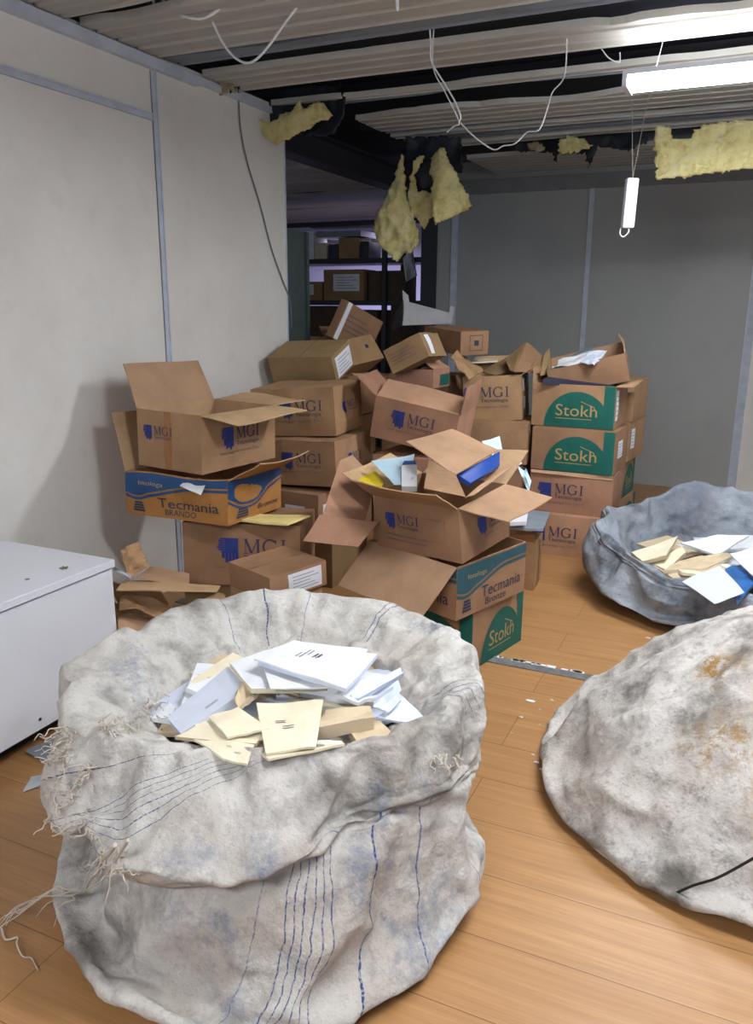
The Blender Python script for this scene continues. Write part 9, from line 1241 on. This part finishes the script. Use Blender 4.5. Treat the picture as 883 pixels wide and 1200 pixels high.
# angles: right, 30, 60, away, 120, 150, left, 210, 240, near, 300, 330
s1rows = [
 (.26, .36, 0, .02),
 ([.33, .33, .31, .30, .31, .34, .36, .34, .28, .26, .28, .31], .45, 0, .02),
 ([.42, .41, .40, .38, .40, .42, .42, .39, .33, .32, .34, .38], [.51, .52, .52, .52, .52, .52, .50, .48, .49, .505, .50, .50], 0, .02),
 ([.53, .55, .53, .52, .54, .57, .57, .50, .38, .34, .36, .45], [.565, .58, .60, .61, .60, .575, .56, .53, .525, .54, .54, .555], 0, .02),
 ([.56, .57, .55, .54, .56, .60, .61, .56, .45, .41, .42, .50], [.52, .54, .57, .58, .57, .54, .51, .49, .50, .525, .525, .53], 0, .02),
 ([.53, .54, .54, .53, .54, .56, .57, .60, .59, .56, .49, .50], [.44, .48, .51, .52, .50, .46, .41, .36, .41, .455, .48, .47], 0, .01),
 ([.49, .51, .51, .51, .52, .53, .52, .54, .53, .50, .46, .47], [.40, .42, .44, .45, .43, .40, .37, .32, .38, .43, .455, .44], 0, .01),
 ([.46, .49, .50, .50, .50, .50, .47, .46, .45, .44, .43, .45], [.36, .36, .36, .36, .36, .36, .36, .345, .39, .43, .44, .40], 0, 0),
 ([.46, .49, .50, .50, .50, .50, .48, .51, .54, .54, .50, .47], [.28, .28, .28, .28, .28, .28, .28, .26, .28, .31, .30, .29], 0, 0),
 ([.48, .50, .51, .51, .51, .51, .50, .55, .59, .60, .56, .50], [.16, .16, .16, .16, .16, .16, .16, .15, .16, .17, .16, .16], 0, 0),
 ([.46, .48, .49, .50, .50, .49, .49, .54, .58, .58, .54, .48], .06, 0, -.01),
 ([.42, .45, .46, .47, .47, .46, .45, .49, .53, .53, .49, .44], .012, 0, -.01),
 ([.34]*12, .006, 0, 0)]
k1 = sack('big_sack', 'huge grey-white woven sack with frayed rim, open and full of books in the foreground', (-.255, 1.97), s1rows, SACK1, 'a')
# frayed threads on its left corner and knot strings
def in_root(root, bm, nm, m): 
    o = obj(nm, bm, m); o.data.transform(Matrix.Translation(-root.location)); o.parent = root; return o
bm = bmesh.new(); rr = random.Random(4)
def strand(bm, p, q, sag, r=.0014, wig=.012, n=7):
    pts = []
    for k in range(n):
        t = k/(n-1); v_ = Vector(p).lerp(Vector(q), t); pts.append(v_+Vector((rr.uniform(-wig, wig), rr.uniform(-wig, wig), rr.uniform(-wig, wig)-sag*math.sin(PI*t)))*(1 if 0 < k else .2))
    tube(bm, spline(pts, 4), r, 5, r1=r*.5)
from mathutils.bvhtree import BVHTree
_me = [o for o in COL.objects if o.name == 'sack_body'][0].data; _o = G(-.255, 1.97, 0)
BV = BVHTree.FromPolygons([v.co+_o for v in _me.vertices], [tuple(p.vertices) for p in _me.polygons])
def hit(px, py):
    h_ = BV.ray_cast(Vector((0, 0, EYE)), Vector(ray(px, py)).normalized()); return (h_[0], h_[1]) if h_[0] else (None, None)
TOC = -Vector(ray(441, 600)).normalized()
def fringe(bm, x, y, dx, dy, n, L, wig, r=.0021):
    for k in range(n):
        p, _n = hit(x+rr.uniform(-dx, dx), y+rr.uniform(-dy, dy))
        if p is None: continue
        dd = G(rr.uniform(-1, 1), rr.uniform(-.6, .2), rr.uniform(-.8, .5))*L*rr.uniform(.5, 1.3)
        strand(bm, p+TOC*.006, p+dd+TOC*.035, 0, r, wig)
for (x, y, dx, dy, n, L, wg) in ((190, 832, 22, 12, 60, .10, .009), (150, 848, 34, 10, 36, .08, .007), (75, 870, 12, 20, 30, .05, .006), (85, 930, 30, 50, 46, .045, .005), (125, 1005, 20, 14, 30, .05, .005), (520, 890, 16, 8, 16, .025, .004), (205, 855, 14, 6, 8, .05, .004)):
    bm = bmesh.new(); fringe(bm, x, y, dx, dy, n, L, wg)
    if len(bm.verts): in_root(k1, bm, 'frayed_threads', THREAD)
bm = bmesh.new()
kn = PZ(97, 1045, .10)
for k in range(9):
    e_ = PZ(rr.uniform(-10, 60), rr.uniform(1065, 1110), .012); strand(bm, kn, e_+Vector((0, 0, .02)), -.03, .002, .012)
strand(bm, PZ(2, 1085, .02), PZ(45, 1135, .01), 0, .003, .012); strand(bm, PZ(35, 1058, .03), PZ(2, 1085, .02), 0, .003, .008)
strand(bm, PD(135, 990, 1.42), kn, .0, .005, .004); strand(bm, PD(132, 1010, 1.40), PD(125, 1060, 1.38), .0, .0025, .004); strand(bm, PD(150, 985, 1.40), kn, .02, .004, .004)
in_root(k1, bm, 'tie_string', THREAD)
# sack 2
s2rows = [
 (.02, .585, .06, .05),
 ([.16]*12, .58, .05, .03),
 ([.30, .30, .30, .30, .28, .26, .26, .26, .28, .30, .30, .30], .55, .03, 0),
 ([.44, .44, .42, .40, .38, .36, .38, .38, .40, .42, .44, .44], [.50, .50, .49, .48, .46, .46, .47, .47, .48, .49, .50, .50], 0, 0),
 ([.56, .56, .54, .50, .48, .48, .50, .51, .52, .54, .56, .56], [.42, .42, .42, .40, .37, .36, .37, .38, .40, .42, .42, .42], 0, 0),
 ([.64, .64, .62, .58, .56, .58, .62, .61, .61, .62, .64, .64], [.30, .30, .30, .28, .27, .26, .27, .27, .29, .30, .30, .30], 0, 0),
 ([.68, .68, .66, .62, .64, .66, .66, .67, .67, .67, .68, .68], .18, 0, 0),
 ([.67, .67, .65, .62, .65, .66, .64, .68, .68, .68, .68, .68], .08, 0, 0),
 ([.64, .64, .62, .60, .61, .62, .60, .65, .66, .65, .65, .65], .02, 0, 0),
 ([.54]*12, .006, 0, 0), ([.4]*12, .005, 0, 0)]
k2 = sack('stained_sack', 'closed stained grey sack with rust-brown spots at the right foreground', (1.27, 2.30), s2rows, SACK2, 'b', nu=76)
bm = bmesh.new(); tube(bm, spline([PD(790, 1048, 1.77), PD(812, 1038, 1.735), PD(838, 1030, 1.69), PD(862, 1018, 1.67), PD(890, 1002, 1.64)], 5), .0035, 6); in_root(k2, bm, 'seam_cord', BLACK)
# sack 3
s3rows = [
 (.40, .10, 0, 0),
 ([.50]*12, .17, 0, 0),
 ([.58, .58, .56, .55, .56, .58, .58, .58, .58, .58, .58, .58], [.24, .30, .34, .34, .33, .30, .26, .22, .20, .20, .2, .22], 0, 0),
 ([.66, .66, .64, .60, .60, .64, .68, .69, .66, .64, .64, .64], [.44, .48, .47, .50, .42, .42, .36, .30, .27, .27, .3, .36], 0, 0),
 ([.70, .70, .68, .63, .64, .68, .72, .73, .70, .68, .68, .68], [.43, .48, .46, .49, .41, .41, .35, .29, .26, .26, .3, .35], 0, 0),
 ([.70, .70, .67, .63, .64, .68, .72, .74, .72, .70, .70, .70], [.34, .38, .38, .38, .34, .32, .27, .22, .20, .20, .22, .26], 0, 0),
 ([.66, .66, .64, .60, .61, .64, .66, .69, .68, .66, .66, .66], .15, 0, 0),
 ([.68, .68, .66, .62, .63, .65, .66, .71, .72, .70, .68, .68], .08, 0, 0),
 ([.62]*12, .012, 0, 0), ([.4]*12, .006, 0, 0)]
k3 = sack('grey_blue_sack', 'open blue-grey sack with papers standing before the back wall', (1.88, 4.10), s3rows, SACK3, 'c', nu=68)
# ---------------------------------------------------------------- books and papers in the big sack
def s1p(nm, crop, z, m, lab, cat, th=.006, **kw):        # corners measured on the photograph, each with its height
    pts = [PZ(160+x/2.453, 730+y/2.453, zz) for (x, y), zz in zip(crop, z if isinstance(z, (list, tuple)) else [z]*4)]
    return quad(nm, pts, th, m, lab, cat, **kw)
s1p('booklet', [(338, 103), (452, 45), (665, 78), (580, 180)], [.60, .60, .60, .60], PAPER, 'top white booklet with handwriting on the heap in the big sack', 'book', .004, marks=4)
s1p('booklet', [(350, 112), (455, 52), (692, 90), (603, 192)], [.593, .593, .593, .593], PAPER, 'white booklet just below the top one in the big sack', 'book', .012, edge=PAPB)
s1p('booklet', [(362, 118), (640, 120), (555, 182), (385, 186)], [.575, .575, .575, .575], PAPER, 'white printed sheet under the two top booklets', 'paper', .004, marks=3)
s1p('booklet', [(268, 112), (420, 68), (550, 185), (330, 190)], [.56, .56, .56, .56], PAPER, 'wide white book left under the top booklets', 'book', .014, edge=CREAM)
s1p('file_box', [(88, 272), (262, 124), (322, 190), (128, 318)], [.47, .54, .54, .47], PAPB, 'bluish white file box slanting at the left of the books in the big sack', 'file', .035, marks=1, warp=.001)
s1p('booklet', [(345, 228), (538, 222), (516, 356), (372, 376)], [.55, .55, .53, .53], CREAM, 'cream booklet in the middle of the big sack', 'book', .006, marks=2)
s1p('booklet', [(208, 270), (292, 240), (382, 300), (262, 326)], [.545, .555, .545, .54], CREAM, 'small cream booklet lying on the tan papers', 'book', .006)
s1p('booklet', [(110, 325), (235, 262), (375, 318), (345, 352)], [.525, .54, .53, .52], CREAM, 'tan worn papers at the left front of the big sack', 'paper', .01, edge=TANP, warp=.012)
s1p('booklet', [(518, 300), (545, 245), (672, 235), (684, 270)], [.535, .54, .54, .535], TANP, 'thick beige book right of the cream booklet', 'book', .035, edge=TANP)
s1p('magazine', [(615, 205), (760, 126), (770, 145), (640, 222)], [.56, .57, .56, .55], PAPB, 'rolled white magazine at the right of the heap', 'magazine', .02, warp=.012)
s1p('booklet', [(545, 215), (660, 150), (740, 175), (640, 235)], [.55, .55, .545, .54], PAPER, 'white crumpled pages under the rolled magazine', 'paper', .01, warp=.02)
s1p('booklet', [(680, 238), (715, 205), (760, 225), (720, 262)], [.53, .53, .53, .52], PAPB, 'small bluish sheet below the rolled magazine', 'paper', .006, warp=.012)
s1p('booklet', [(690, 270), (770, 212), (832, 272), (800, 290)], [.51, .52, .51, .50], PAPB, 'bluish sheet at the right edge of the heap', 'paper', .006)
s1p('booklet', [(165, 335), (340, 345), (318, 402), (250, 392)], [.525, .525, .52, .52], CREAM, 'open cream booklet by the front rim of the big sack', 'book', .006, marks=2)
s1p('booklet', [(340, 360), (520, 340), (600, 350), (380, 395)], [.52]*4, CREAM, 'cream page showing under the cream booklet at the front rim', 'paper', .006)
s1p('booklet', [(300, 140), (345, 190), (300, 250), (280, 225)], [.55, .55, .53, .53], TANP, 'bent tan cover beside the file box', 'book', .008, warp=.02)
s1p('booklet', [(600, 290), (700, 280), (760, 340), (640, 350)], [.50]*4, TANP, 'tan book deep at the right front of the big sack', 'book', .02)
s1p('booklet', [(520, 335), (590, 335), (600, 352), (530, 358)], [.512]*4, PAPER, 'white page corner in front of the beige book', 'paper', .004)
rb = random.Random(12)
mats_ = [PAPER, CREAM, PAPB, TANP]
for k in range(26):                                        # the heap below
    a = rb.random()*2*PI; r_ = .23*math.sqrt(rb.random()); c = G(-.255+r_*math.cos(a), 2.02+r_*.9*math.sin(a), .43+.04*rb.random()+.03*(1-r_/.3)); yw = rb.random()*PI
    w_, l_ = .08+.04*rb.random(), .11+.05*rb.random(); u1 = Vector((math.cos(yw), math.sin(yw), rb.uniform(-.15, .15))); u2 = Vector((-math.sin(yw), math.cos(yw), rb.uniform(-.15, .15)))
    quad('booklet', [c-u1*w_-u2*l_, c+u1*w_-u2*l_, c+u1*w_+u2*l_, c-u1*w_+u2*l_], .012, mats_[k % 4], 'booklet deep in the heap inside the big sack', 'book', group='buried booklets in the big sack')
def s3p(nm, crop, z, m, lab, cat, th=.006, **kw):
    pts = [PZ(680+x/4.35, 560+y/4.35, zz) for (x, y), zz in zip(crop, z if isinstance(z, (list, tuple)) else [z]*4)]
    return quad(nm, pts, th, m, lab, cat, **kw)
s3p('booklet', [(262, 378), (500, 296), (440, 396), (318, 425)], [.28, .31, .30, .27], CREAM, 'cream booklet at the left in the blue-grey sack', 'book', .02, edge=TANP)
s3p('booklet', [(350, 430), (520, 350), (540, 380), (440, 470)], [.25, .28, .28, .25], CREAM, 'second cream booklet below the left one in the blue-grey sack', 'book', .02, edge=TANP)
s3p('paper_bag', [(515, 330), (700, 292), (866, 290), (700, 392)], [.30, .33, .33, .28], PAPER, 'large white paper bag at the back of the blue-grey sack', 'paper', .01)
s3p('booklet', [(430, 470), (560, 408), (785, 388), (640, 460)], [.26, .28, .29, .26], TANP, 'open pale booklet in the middle of the blue-grey sack', 'book', .02, edge=CREAM, warp=.02)
s3p('paper_sheet', [(522, 528), (712, 445), (838, 582), (688, 642)], [.29, .31, .30, .29], PAPB, 'bluish white sheet at the near rim of the blue-grey sack', 'paper', .003)
s3p('paper_sheet', [(765, 386), (900, 350), (960, 500), (880, 495)], [.31, .33, .33, .31], PAPER, 'white sheet at the right in the blue-grey sack', 'paper', .004)
s3p('magazine', [(740, 462), (820, 440), (900, 520), (800, 640)], [.27, .28, .28, .27], plain('blue_cover', srgb(40, 96, 160), .4, var=.5, sc=9), 'blue magazine cover under the sheets in the blue-grey sack', 'magazine', .012)
for k in range(18):
    a = rb.random()*2*PI; r_ = .42*math.sqrt(rb.random()); c = G(1.88+r_*math.cos(a), 4.08+r_*math.sin(a), .20+.05*rb.random()); yw = rb.random()*PI
    u1 = Vector((math.cos(yw), math.sin(yw), rb.uniform(-.1, .1))); u2 = Vector((-math.sin(yw), math.cos(yw), rb.uniform(-.1, .1)))
    quad('booklet', [c-u1*.11-u2*.15, c+u1*.11-u2*.15, c+u1*.11+u2*.15, c-u1*.11+u2*.15], .014, mats_[(k*3) % 4], 'booklet deep in the heap inside the blue-grey sack', 'book', group='buried booklets in the blue-grey sack')
# scraps on the floor
quad('paper_scrap', [PZ(30, 882, .006), PZ(62, 862, .006), PZ(78, 884, .006), PZ(66, 898, .006)], .001, GREYB, 'larger grey paper scrap under the white cabinet edge', 'paper')
quad('paper_scrap', [PZ(27, 928, .004), PZ(36, 910, .004), PZ(52, 906, .004), PZ(61, 916, .004)], .001, plain('light_grey_paper', srgb(176, 182, 186), .7), 'small light grey paper scrap on the floor left of the big sack', 'paper')
fl = [(622, 822, 12, 3), (647, 821, 4, 3), (633, 832, 3, 2), (611, 841, 5, 3), (633, 850, 3, 3), (656, 851, 14, 3), (659, 859, 7, 2), (625, 885, 4, 2), (629, 894, 7, 3), (635, 902, 6, 4), (651, 875, 2, 2), (126, 1166, 7, 6), (645, 905, 3, 2), (760, 748, 6, 2), (600, 860, 2, 2)]
for k, (x, y, a, b) in enumerate(fl):
    p = PZ(x, y, .0); q = PZ(x+a, y, 0); s = (q-p).length; bm = bmesh.new(); n = 6
    t_ = [bm.verts.new(p+Vector((s*.5*math.cos(j*1.047+k), s*.22*math.sin(j*1.047+k)*(1+.4*math.sin(j*3+k)), .004))) for j in range(n)]; b_ = [bm.verts.new(v_.co-Vector((0, 0, .003))) for v_ in t_]
    bm.faces.new(t_); bm.faces.new(b_[::-1])
    for j in range(n): bm.faces.new((t_[j], t_[(j+1) % n], b_[(j+1) % n], b_[j]))
    rebase(tag(obj('paint_flake', bm, PAPER), 'tiny white flake lying on the wooden floor', 'debris', 'white flakes scattered on the floor'))
# ---------------------------------------------------------------- hanging insulation
def wool(name, poly, at, lab, th=.03, cell=.010, m=WOOL, amp=.03, smooth=2, cat='insulation', bulge=None, curl=0):
    """thick ragged sheet: poly is an outline (px), at(px,py) gives the place"""
    P = [at(*p) for p in poly]; o0 = P[0]; ex = (at(poly[0][0]+40, poly[0][1])-o0).normalized(); ey = Vector(at(poly[0][0], poly[0][1]-40)-o0); ey = (ey-ex*ey.dot(ex)).normalized(); en = ex.cross(ey)
    Q = [((p-o0).dot(ex), (p-o0).dot(ey)) for p in P]
    xs = [q[0] for q in Q]; ys = [q[1] for q in Q]
    def inside(x, y):
        c = False; n = len(Q)
        for i in range(n):
            (x1, y1), (x2, y2) = Q[i], Q[(i+1) % n]
            if (y1 > y) != (y2 > y) and x < (x2-x1)*(y-y1)/(y2-y1)+x1: c = not c
        return c
    nx = int((max(xs)-min(xs))/cell)+2; ny = int((max(ys)-min(ys))/cell)+2; cells = set()
    for i in range(nx):
        for j in range(ny):
            x = min(xs)+(i+.5)*cell; y = min(ys)+(j+.5)*cell; jx = .9*cell*noise.noise((x*40, y*40, 1)); jy = .9*cell*noise.noise((x*40, y*40, 7))
            if inside(x+jx*2, y+jy*2): cells.add((i, j))
    bm = bmesh.new(); vt = {}
    def vert(i, j, k):
        if (i, j, k) not in vt:
            x = min(xs)+i*cell; y = min(ys)+j*cell; p = o0+ex*x+ey*y
            d = amp*fbm((x*5, y*5, len(poly)), 3)+(bulge(x, y) if bulge else 0)+curl*(y-min(ys))**2
            tt = th*(.8+.6*fbm((x*12, y*12, 3), 2)); vt[(i, j, k)] = bm.verts.new(p+en*(d+(tt if k else 0)))
        return vt[(i, j, k)]
    for (i, j) in cells:
        bm.faces.new([vert(*c, 1) for c in ((i, j), (i+1, j), (i+1, j+1), (i, j+1))]); bm.faces.new([vert(*c, 0) for c in ((i, j), (i, j+1), (i+1, j+1), (i+1, j))])
        for (di, dj, a, b) in ((-1, 0, (i, j), (i, j+1)), (1, 0, (i+1, j+1), (i+1, j)), (0, -1, (i+1, j), (i, j)), (0, 1, (i, j+1), (i+1, j+1))):
            if (i+di, j+dj) not in cells: bm.faces.new([vert(*a, 0), vert(*b, 0), vert(*b, 1), vert(*a, 1)])
    for _ in range(smooth): bmesh.ops.smooth_vert(bm, verts=bm.verts[:], factor=.5, use_axis_x=True, use_axis_y=True, use_axis_z=True)
    bmesh.ops.recalc_face_normals(bm, faces=bm.faces[:])
    return rebase(tag(obj(name, bm, m, smooth=True), lab, cat))
c7 = lambda L: [(200+x/2.453, y/2.453) for x, y in L]
c6 = lambda L: [(320+x/2.943, 140+y/2.943) for x, y in L]
wool('insulation_wool', [(767, 150), (777, 146), (786, 152), (790, 163), (812, 163), (815, 152), (835, 144), (883, 141), (960, 134), (960, 188), (883, 198), (820, 206), (770, 212)], lambda x, y: PY(x, y, 5.15), 'long yellow insulation sheet hanging from the ceiling at the right', .04)
wool('insulation_wool', c7([(228, 268), (250, 300), (262, 345), (290, 352), (318, 335), (345, 325), (362, 300), (374, 288), (386, 312), (425, 290), (450, 305), (470, 330), (455, 345), (430, 350), (400, 372), (340, 405), (300, 420), (258, 372), (236, 320)]), lambda x, y: PY(x, y, 4.35), 'yellow insulation scrap hanging where the left wall meets the ceiling', .03)
wool('insulation_wool', c7([(108, 212), (140, 208), (180, 232), (192, 262), (150, 278), (100, 288)]), lambda x, y: PY(x, y, 3.95), 'small dull insulation scrap at the top of the left wall', .02, m=plain('dull_wool', srgb(150, 138, 108), .9, var=.3, sc=20))
wool('foil_membrane', c7([(130, 185), (200, 168), (330, 195), (300, 230), (250, 205), (165, 275), (140, 240)]), lambda x, y: PY(x, y, 4.0), 'torn black foil beside the small dull insulation scrap', .006, m=FOIL, cat='foil')
wool('foil_membrane', c7([(225, 262), (300, 255), (490, 235), (508, 290), (490, 360), (470, 390), (385, 392), (400, 350), (300, 350), (262, 345)]), lambda x, y: PY(x, y, 4.45), 'large torn black foil behind the insulation at the left wall top', .006, m=FOIL, cat='foil')
wool('insulation_wool', c6([(448, 120), (425, 195), (398, 270), (364, 330), (348, 372), (375, 432), (430, 492), (455, 460), (480, 462), (503, 440), (498, 400), (492, 350), (470, 285), (458, 200), (455, 140)]), lambda x, y: PY(x, y, 5.42), 'tapering yellow insulation piece hanging before the shelves', .05, amp=.05)
wool('insulation_wool', c6([(515, 125), (490, 140), (474, 205), (468, 275), (482, 330), (500, 335), (522, 385), (538, 350), (556, 320), (570, 300), (560, 270), (535, 245), (500, 250), (492, 195), (525, 130)]), lambda x, y: PY(x, y, 5.44), 'ragged thin yellow insulation strip in the middle of the hanging cluster', .03)
wool('insulation_wool', c6([(604, 105), (552, 130), (545, 190), (572, 215), (560, 262), (530, 255), (566, 300), (572, 370), (628, 340), (684, 298), (658, 235), (634, 170)]), lambda x, y: PY(x, y, 5.40), 'curled yellow insulation flap at the right of the hanging cluster', .035, amp=.04, bulge=lambda x, y: .08*math.cos(x*14))
wool('foil_membrane', c6([(455, 60), (560, 58), (650, 62), (655, 190), (610, 170), (570, 220), (560, 275), (500, 250), (480, 200), (470, 300), (455, 250)]), lambda x, y: PY(x, y, 5.5), 'torn black foil between the hanging insulation pieces', .006, m=FOIL, cat='foil')
wool('insulation_wool', [(655, 165), (668, 158), (685, 164), (696, 172), (680, 178), (660, 181), (655, 176)], lambda x, y: PY(x, y, 5.9), 'small yellow insulation tuft in the ceiling gap above the back wall', .03)
wool('insulation_wool', [(617, 170), (628, 166), (642, 172), (636, 179), (622, 177)], lambda x, y: PY(x, y, 5.95), 'dim insulation tuft left of the brighter one in the ceiling gap', .03, m=plain('dull_wool', srgb(150, 138, 108), .9, var=.3, sc=20))
wool('foil_membrane', [(590, 158), (640, 150), (700, 152), (760, 150), (760, 168), (735, 178), (700, 172), (697, 182), (690, 200), (686, 180), (655, 182), (652, 195), (648, 180), (600, 178)], lambda x, y: PY(x, y, 6.15), 'torn black foil above the back wall', .006, m=FOIL, cat='foil')
# ---------------------------------------------------------------- lamps
def lamp(x, y, z, lab, gid=None, rz=0):
    r = empty('ceiling_lamp', (x, y, z), (0, 0, rz)); tag(r, lab, 'lamp', gid)
    bm = bmesh.new(); bx(bm, (-.62, -.09, .045), (.62, .09, .065)); bx(bm, (-.62, -.09, .0), (-.60, .09, .045)); bx(bm, (.60, -.09, 0), (.62, .09, .045)); obj('housing', bm, WHITEL, r)
    for s in (-.055, .055):
        bm = bmesh.new(); tube(bm, [(-.60, s, .022), (.60, s, .022)], .018, 14); obj('tube', bm, LAMPM, r)
    for s in (-.5, .5):
      for e_ in (.03, -.04): bm = bmesh.new(); tube(bm, [(s, 0, .06), (s+e_, 0, CZ-z)], .0015, 5); obj('hanging_wire', bm, GALV, r); return r
lamp(-.02, 3.98, 2.42, 'lit fluorescent ceiling lamp glaring at the upper right')
lamp(.25, 1.75, 2.29, 'fluorescent ceiling lamp above the big sack'); lamp(-.6, -.9, 2.29, 'fluorescent ceiling lamp behind the viewer')
# hanging ballast
b0 = PY(747, 209, 4.9); b1 = PY(728, 269, 4.9); hb = empty('hanging_ballast', (b0+b1)/2); tag(hb, 'white lamp ballast dangling on two strings in front of the back wall', 'ballast')
bm = bmesh.new(); W2 = (PY(748.5, 209, 4.9)-PY(735, 209, 4.9)).length; T_ = (PY(741, 209, 4.9)+PY(749, 209, 4.9))/2; Bt = PY(735.5, 267, 4.9); ax = (PY(741.5, 209, 4.9)-Bt); L_ = ax.length; ax.normalize(); ang_ = math.atan2(ax.x, ax.z)
mt = Matrix.Translation(Bt-hb.location)@Matrix.Rotation(ang_, 4, 'Y')@Matrix.Rotation(.5, 4, 'Z')
bx(bm, (-.032, -.022, 0), (.032, .022, L_)); bmesh.ops.bevel(bm, geom=bm.edges[:], offset=.004, segments=2, affect='EDGES'); bmesh.ops.transform(bm, matrix=mt, verts=bm.verts[:]); obj('casing', bm, WHITEL, hb)
bm = bmesh.new(); iv = Matrix.Translation(-hb.location)
for q in ((736, 172), (757, 168)): tp = PY(*q, 4.95); tp.z = CZ+.01; tube(bm, [iv@PY(742, 209, 4.9), iv@tp], .0018, 5)
obj('hanging_string', bm, THREAD, hb)
bm = bmesh.new(); tube(bm, spline([iv@PY(728, 267, 4.9), iv@PY(727, 274, 4.9), iv@PY(731, 277.5, 4.9), iv@PY(737, 272, 4.9), iv@PY(737, 268, 4.9)], 5), .004, 6); obj('wire_loop', bm, MILK, hb)
# cables
def cable(pts, at, r, lab, m=MILK, nm='cable'):
    P = [at(*p) for p in pts]
    if P[-1].z > 2.2 and pts[-1][1] > 0 and lab.find('second') < 0 and lab.find('dropping') < 0: P.append(Vector((P[-1].x, P[-1].y, CZ+.03)))
    if P[0].z > 2.3 and lab.find('zigzag') < 0: P.insert(0, Vector((P[0].x, P[0].y, CZ+.05)))
    bm = bmesh.new(); tube(bm, spline(P, 8), r, 8); return rebase(tag(obj(nm, bm, m), lab, 'cable'))
cable([(180, -14), (200, 10), (228, 22), (250, 16), (275, -8)], lambda x, y: PY(x, y, 3.0), .006, 'thick white cable loop drooping at the top left of the ceiling')
cable([(262, -10), (247, 12), (254, 36), (268, 60), (285, 73), (300, 70), (318, 50), (335, 26), (360, -6)], lambda x, y: PY(x, y, 3.1), .005, 'white cable hanging in a deep U below the ceiling deck')
cable([(465, -6), (466, 12)], lambda x, y: PY(x, y, 3.0), .005, 'short white cable end at the top edge of the ceiling')
cable([(498, 8), (503, 24), (505, 50), (506, 72), (520, 96), (533, 118), (540, 136), (538, 142)], lambda x, y: PY(x, y, 3.6), .0035, 'white cable dropping from the ceiling to a knot')
cable([(508, 78), (522, 108), (538, 142), (532, 148), (524, 155)], lambda x, y: PY(x, y, 3.62), .0028, 'second white strand beside the dropping cable ending in a tail')
cable([(538, 142), (556, 160), (578, 175), (590, 171), (604, 168), (618, 155), (632, 152), (641, 130), (648, 108), (662, 88)], lambda x, y: PY(x, y, 3.9), .0032, 'white cable zigzagging from the knot towards the lamp')
cable([(706, 58), (714, 68), (726, 73)], lambda x, y: PY(x, y, 4.3), .003, 'short pale wire at the left of the lit lamp')
cable([(280, 112), (282, 150), (290, 190), (305, 240), (318, 290), (332, 330), (340, 352), (342, 385)], lambda x, y: PXW(x, y, WX+.008+max(0, 0)), .004, 'grey cable running down the left wall by the opening', GREYC)
# ---------------------------------------------------------------- storage shelves beyond the opening
rk = empty('storage_rack', (-3.7, 8.1, 0)); tag(rk, 'dark steel shelving rack seen through the opening', 'shelf')
RY = 7.95
def rb_(nm, p0, p1, m=STEELD):
    bm = bmesh.new(); bx(bm, tuple(Vector(p0)-rk.location), tuple(Vector(p1)-rk.location)); return obj(nm, bm, m, rk)
xa = -5.3; xb = -2.9
zs = [PY(400, 352, RY).z, PY(400, 303, RY).z, PY(400, 259, RY).z]
xp = PY(451, 320, RY).x
for x in (xa, xp, xb-.0):
    for yy in (RY, RY+.5): rb_('upright', (x-.025, yy-.02, 0), (x+.025, yy+.02, zs[2]+.05))
for z in [.5, 1.0]+zs: rb_('shelf_board', (xa, RY, z-.05), (xb, RY+.52, z+.0))
def sbox(px0, px1, k, h, m, lab, w_=.25, pr=()):
    x0 = PY(px0, 320, RY+.05).x; x1 = PY(px1, 320, RY+.05).x
    carton((x1, RY+.04, zs[k]+.001, PI/2, 0, 0, .3, x1-x0, h), lab, m, pr, closed=True)
hh = lambda py, k: PY(400, py, RY+.05).z-zs[k]
sbox(380, 427, 0, hh(316, 0), CARDG, 'brown carton with white label on the lower shelf of the rack', pr=[('l', label(.25, .3, .9, .85))])
sbox(362, 378, 0, hh(330, 0), CARDG, 'small brown carton at the left end of the lower rack shelf', pr=[('l', label(.1, .3, .4, .85))])
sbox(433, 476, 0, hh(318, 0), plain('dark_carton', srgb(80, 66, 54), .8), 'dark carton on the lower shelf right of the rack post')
sbox(398, 421, 1, hh(279, 1), CARD, 'brown carton on the upper shelf of the rack')
sbox(370, 384, 1, hh(284, 1), plain('cream_carton', srgb(214, 200, 180), .8), 'cream carton at the left of the upper rack shelf')
sbox(360, 369, 1, hh(270, 1), PAPER, 'narrow white carton at the left end of the upper rack shelf')
sbox(423, 433, 1, hh(284, 1), DARKB, 'dark blue file box right of the brown carton on the upper shelf')
sbox(386, 397, 1, hh(286, 1), DARKB, 'dark file box left of the brown carton on the upper shelf')
DKC = plain('dark_filler_carton', srgb(70, 58, 48), .85)  # dark cartons added to hide the bright far wall and darken the low shelves
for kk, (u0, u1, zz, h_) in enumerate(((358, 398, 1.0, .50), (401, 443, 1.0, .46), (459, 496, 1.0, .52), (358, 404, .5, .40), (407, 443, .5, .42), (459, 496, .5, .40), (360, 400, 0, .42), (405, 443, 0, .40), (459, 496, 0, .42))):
    x0 = PY(u0, 380, RY+.05).x; x1 = PY(u1, 380, RY+.05).x; carton((x1, RY+.03, zz+.002, PI/2, 0, 0, .42, x1-x0, h_), 'dark filler carton added to darken a low shelf of the rack', DKC, closed=True, group='filler cartons added to darken the low rack')
bm = bmesh.new(); bx(bm, (PY(370, 300, RY).x, RY+.02, PY(400, 277, RY).z), (PY(422, 300, RY).x, RY+.4, PY(400, 270, RY).z)); rebase(tag(obj('grey_tray', bm, GREYB), 'long grey tray lying on the cartons of the upper rack shelf', 'tray'))
quad('plastic_bag', [PD(476, 330, 8.52), PD(472, 302, 8.55), (PD(484, 292, 8.55)), PD(489, 322, 8.52)], .04, PAPER, 'crumpled white plastic bag hanging beside the rack', 'bag', warp=.08)
